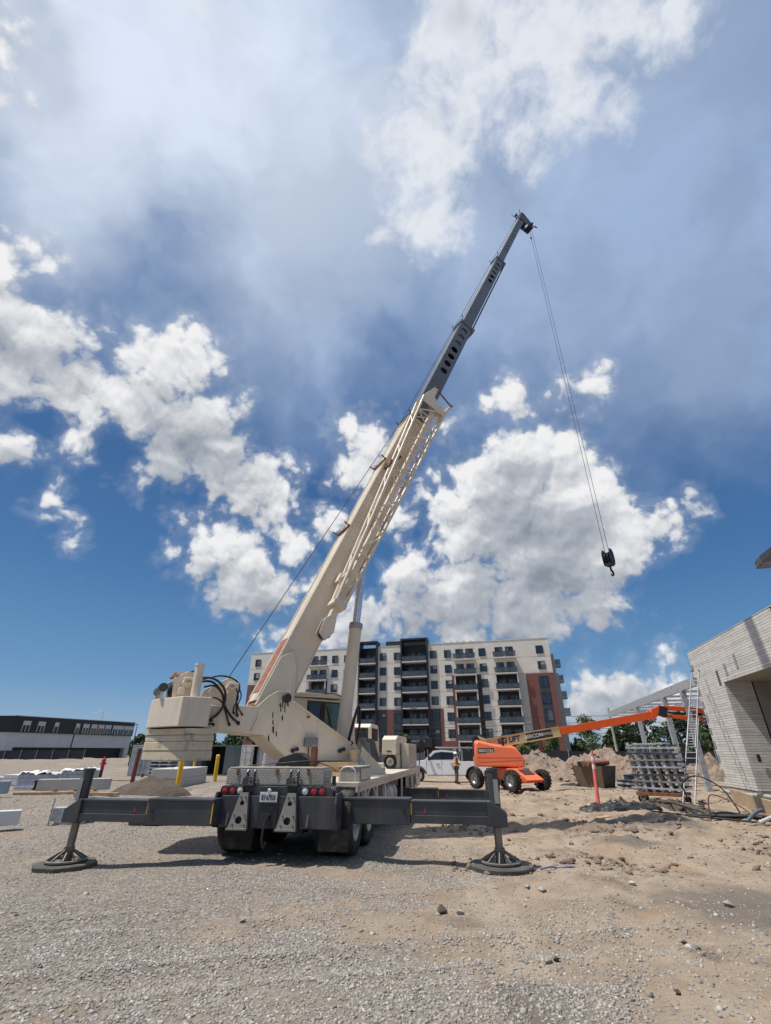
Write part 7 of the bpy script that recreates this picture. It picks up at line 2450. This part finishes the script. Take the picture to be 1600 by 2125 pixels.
# ------------------------------------------------------------------ trees
def leaf_mat(name, c0, c1):
    m_ = bpy.data.materials.new(name)
    m_.use_nodes = True
    t = NT(m_.node_tree)
    b = t.n['Principled BSDF']
    at = t.node('ShaderNodeAttribute', attribute_name='tone')
    t.put(b.inputs['Base Color'], t.mix(at.outputs['Fac'], c0, c1))
    b.inputs['Roughness'].default_value = 0.6
    b.inputs['Specular IOR Level'].default_value = 0.3
    return m_


M_LEAF = [leaf_mat('dark_foliage', (0.018, 0.036, 0.014), (0.055, 0.095, 0.030)), leaf_mat('mid_foliage', (0.03, 0.06, 0.018), (0.085, 0.14, 0.04)), leaf_mat('pale_foliage', (0.06, 0.10, 0.045), (0.14, 0.19, 0.09))]
M_BARK = mat('bark', (0.12, 0.09, 0.065), 0.9, 0, 0.25, 6, bump=0.01, bump_scale=12)


def leaves_mesh(name, centers, radii, count, size, seed):
    """small leaf quads in clumps spread through the crown"""
    g_ = np.random.default_rng(seed)
    centers, radii = np.asarray(centers, float), np.asarray(radii, float)
    w = radii ** 2
    idx = g_.choice(len(centers), count, p=w / w.sum())
    d = g_.normal(size=(count, 3))
    d /= np.linalg.norm(d, axis=1)[:, None]
    rr = g_.random(count) ** 0.45
    p = centers[idx] + d * (radii[idx] * rr)[:, None] * np.array([1, 1, 0.8])
    u = g_.normal(size=(count, 3))
    u /= np.linalg.norm(u, axis=1)[:, None]
    v = np.cross(u, g_.normal(size=(count, 3)))
    v /= np.linalg.norm(v, axis=1)[:, None]
    s = size * (0.6 + 0.8 * g_.random(count))
    a, b = u * s[:, None], v * (s * 0.6)[:, None]
    V = np.stack([p - a, p - b * 0.9, p + a, p + b * 0.9], 1)
    me = bpy.data.meshes.new(name)
    me.vertices.add(count * 4)
    me.vertices.foreach_set('co', V.astype(np.float32).ravel())
    me.loops.add(count * 4)
    me.loops.foreach_set('vertex_index', np.arange(count * 4, dtype=np.int32))
    me.polygons.add(count)
    me.polygons.foreach_set('loop_start', np.arange(0, count * 4, 4, dtype=np.int32))
    tn = me.attributes.new('tone', 'FLOAT', 'FACE')
    tn.data.foreach_set('value', np.clip(0.5 + 0.25 * g_.normal(size=count), 0, 1).astype(np.float32))
    me.update(calc_edges=True)
    return me


def tree(x, y, h, rw, kind, label, seed, z=None, clear=0.25, count=1500, leaf=0.22, slim=1.0, name='tree', group=None):
    z = gh(x, y) if z is None else z
    r = empty(name, (x, y, z), 0, label, 'tree' if name == 'tree' else 'shrub', group)
    g_ = random.Random(seed)
    tr = MB().tube([(0, 0, -0.2), (0.03 * h * g_.uniform(-1, 1), 0, h * 0.35), (0.04 * h * g_.uniform(-1, 1), 0.02 * h, h * 0.65), (0, 0, h * 0.92)], [0.028 * h + 0.03, 0.020 * h + 0.02, 0.012 * h + 0.01, 0.012], 8)
    cs, rs = [], []
    for k in range(11):
        t_ = clear + (0.95 - clear) * (k + g_.random()) / 11
        a = g_.random() * 2 * pi
        env = rw * (sin(pi * min(1, max(0.06, (t_ - clear) / (1 - clear) * 0.86 + 0.14))) ** 0.8) * slim
        d = env * (0.35 + 0.5 * g_.random())
        c = (d * cos(a), d * sin(a), h * t_)
        tr.tube([(0, 0, h * (t_ - 0.16)), (c[0] * 0.5, c[1] * 0.5, h * (t_ - 0.06)), c], [0.008 * h + 0.012, 0.005 * h + 0.008, 0.008], 5)
        cs.append(c)
        rs.append(max(0.25, rw * (0.30 + 0.22 * g_.random())))
    tr.build('trunk', M_BARK, r, smooth=60)
    mkobj('crown', leaves_mesh('crown', cs, rs, count, leaf, seed), M_LEAF[kind], r, fix=False)
    return r


tree(26.4, 66.5, 6.6, 1.9, 2, 'pale slender young tree just behind the black fence near the boom tip', 1, count=1300, leaf=0.16, clear=0.3)
tree(24.3, 76.0, 4.6, 1.6, 1, 'bushy green tree left of the pale young tree behind the fence', 2, count=1200, leaf=0.2, clear=0.1)
tree(21.6, 78.0, 4.2, 1.5, 1, 'round green tree at the right corner of the apartment block', 3, count=1100, leaf=0.2, clear=0.1)
tree(3.4, 93.0, 5.2, 1.4, 1, 'small tree against the brick part of the apartment block', 4, count=900, leaf=0.2, clear=0.2)
lab = ['rounded dark tree at the left end of the treeline behind the canopy', 'broad dark tree second in the treeline behind the canopy', 'tall dark tree third in the treeline behind the canopy', 'dense dark tree in the middle of the treeline behind the canopy', 'bright green tree seen between the canopy column and the ladder', 'dark tree right of the ladder behind the fence', 'last dark tree beside the brick building corner', 'thin airy tree left of the canopy', 'low dark tree behind the thin airy tree']
for k, (x, y, h, rw, kd) in enumerate(((46, 98, 7.6, 3.2, 0), (51, 100, 8.6, 3.6, 0), (55.5, 97, 9.4, 3.6, 0), (59.5, 96, 10.0, 4.0, 0), (53, 82, 8.2, 3.0, 1), (63.5, 96, 9.6, 3.8, 0), (68, 95, 9.0, 3.8, 0), (41.0, 92, 6.2, 2.4, 0), (37.5, 99, 4.0, 2.0, 0))):
    tree(x, y, h, rw, kd, lab[k], 20 + k, count=1700, leaf=0.30, clear=0.12, group='trees beyond the black fence')
lab = ['dark tree right of the black office building', 'low bush at the foot of the office lamp post', 'round dark tree seen over the grey containers', 'dark tree seen between counterweight and slate container', 'tall bush behind the slate container', 'dark tree above the pale container', 'low dark tree under the crane arm']
for k, (x, y, h, rw) in enumerate(((-41.6, 88, 4.6, 1.7), (-39.6, 86, 3.8, 1.5), (-36.5, 84, 4.2, 2.0), (-30.5, 82, 4.0, 2.0), (-27.3, 81, 4.8, 2.2), (-23.8, 80, 4.4, 2.0), (-20.5, 82, 3.7, 1.8))):
    tree(x, y, h, rw, 0 if k % 2 else 1, lab[k], 40 + k, count=1300, leaf=0.25, clear=0.08, group='trees behind the containers')
tree(-21.5, 27.0, 0.6, 0.6, 1, 'low green weed clump on the gravel at the left', 60, count=500, leaf=0.07, clear=0.1, name='weed_clump')
tree(-24.0, 27.6, 0.5, 0.7, 1, 'straggly weed clump at the far left edge', 61, count=400, leaf=0.07, clear=0.1, name='weed_clump')


# wooded skyline far away, one mass
def far_wood():
    g_ = np.random.default_rng(5)
    n = 900
    ang = rad(90) + (g_.random(n) - 0.5) * rad(150)
    R = 330 + 160 * g_.random(n)
    c = np.stack([R * np.cos(ang), R * np.sin(ang), 1.0 + 4.2 * g_.random(n)], -1)
    me = leaves_mesh('far_wood', c, 4.0 + 3.5 * g_.random(n), 26000, 1.7, 8)
    o = mkobj('far_wood', me, M_LEAF[0], fix=False, kind='stuff')
    tag(o, 'dark wooded skyline along the far horizon', 'wood')


far_wood()

# ------------------------------------------------------------------ poles and lamps
up_ = empty('utility_pole', (33.6, 75.5, -0.5), 0, 'grey wooden utility pole standing behind the black fence', 'utility pole')
MB().cyl((0, 0, 0), (-0.1, 0, 8.0), 0.19, 0.14, n=12).build('shaft', M_CONC, up_, smooth=40)
for z in (6.9, 6.0, 5.2, 4.5):
    w = MB().hose([(-60, 14, z + 0.4), (-30, 7, z - 0.5), (-0.1, 0, z), (30, -6, z - 0.5), (60, -12, z + 0.2)], 0.03, 5, 6)
    w.build('overhead_wire', M_ROPE, up_)
for k, (x, y, h, s, lab_) in enumerate(((26.6, 88.0, 7.6, -1, 'black street lamp in front of the apartment brick corner'), (-40.0, 82.0, 6.0, -1, 'thin dark street lamp right of the office building'), (4.5, 90.0, 9.0, 1, 'slim black street lamp before the apartment entrance'))):
    r = empty('street_lamp', (x, y, -0.5), 0, lab_, 'street lamp', 'street lamps')
    MB().cyl((0, 0, 0), (0, 0, h), 0.08, 0.05, n=10).build('lamp_post', M_BLACK, r, smooth=40)
    MB().box((s * 0.55, 0, h + 0.02), (1.1, 0.22, 0.10)).build('lamp_head', M_BLACK, r, 0.02)
tv = empty('roof_antenna', (-66.4, 118.5, 8.0), 0, 'thin branching antenna on the roof of the office building', 'antenna')
MB().cyl((0, 0, 0), (0, 0, 2.4), 0.05, n=8).build('mast', M_GALV, tv)
for z, L in ((2.2, 1.3), (1.7, 2.2)):
    MB().cyl((-L, 0, z), (L, 0.3, z), 0.03, n=6).build('antenna_arm', M_GALV, tv)
# white box and sign board beyond the trolley
o = empty('site_board', (15.8, 31.5, gh(15.8, 31.5)), rad(-10), 'cream board standing behind the trolley by the canopy column', 'board')
MB().box2((-0.6, -0.03, 0.9), (0.6, 0.03, 2.2)).build('panel', mat('cream_board', (0.62, 0.56, 0.46), 0.7, 0, 0.1, 2, (0.3, 0.2, 0.12), 0.5, 3), o, 0.01)
for x in (-0.5, 0.5):
    MB().box2((x - 0.04, 0.035, -0.1), (x + 0.04, 0.09, 2.1)).build('stake', M_WOOD, o)
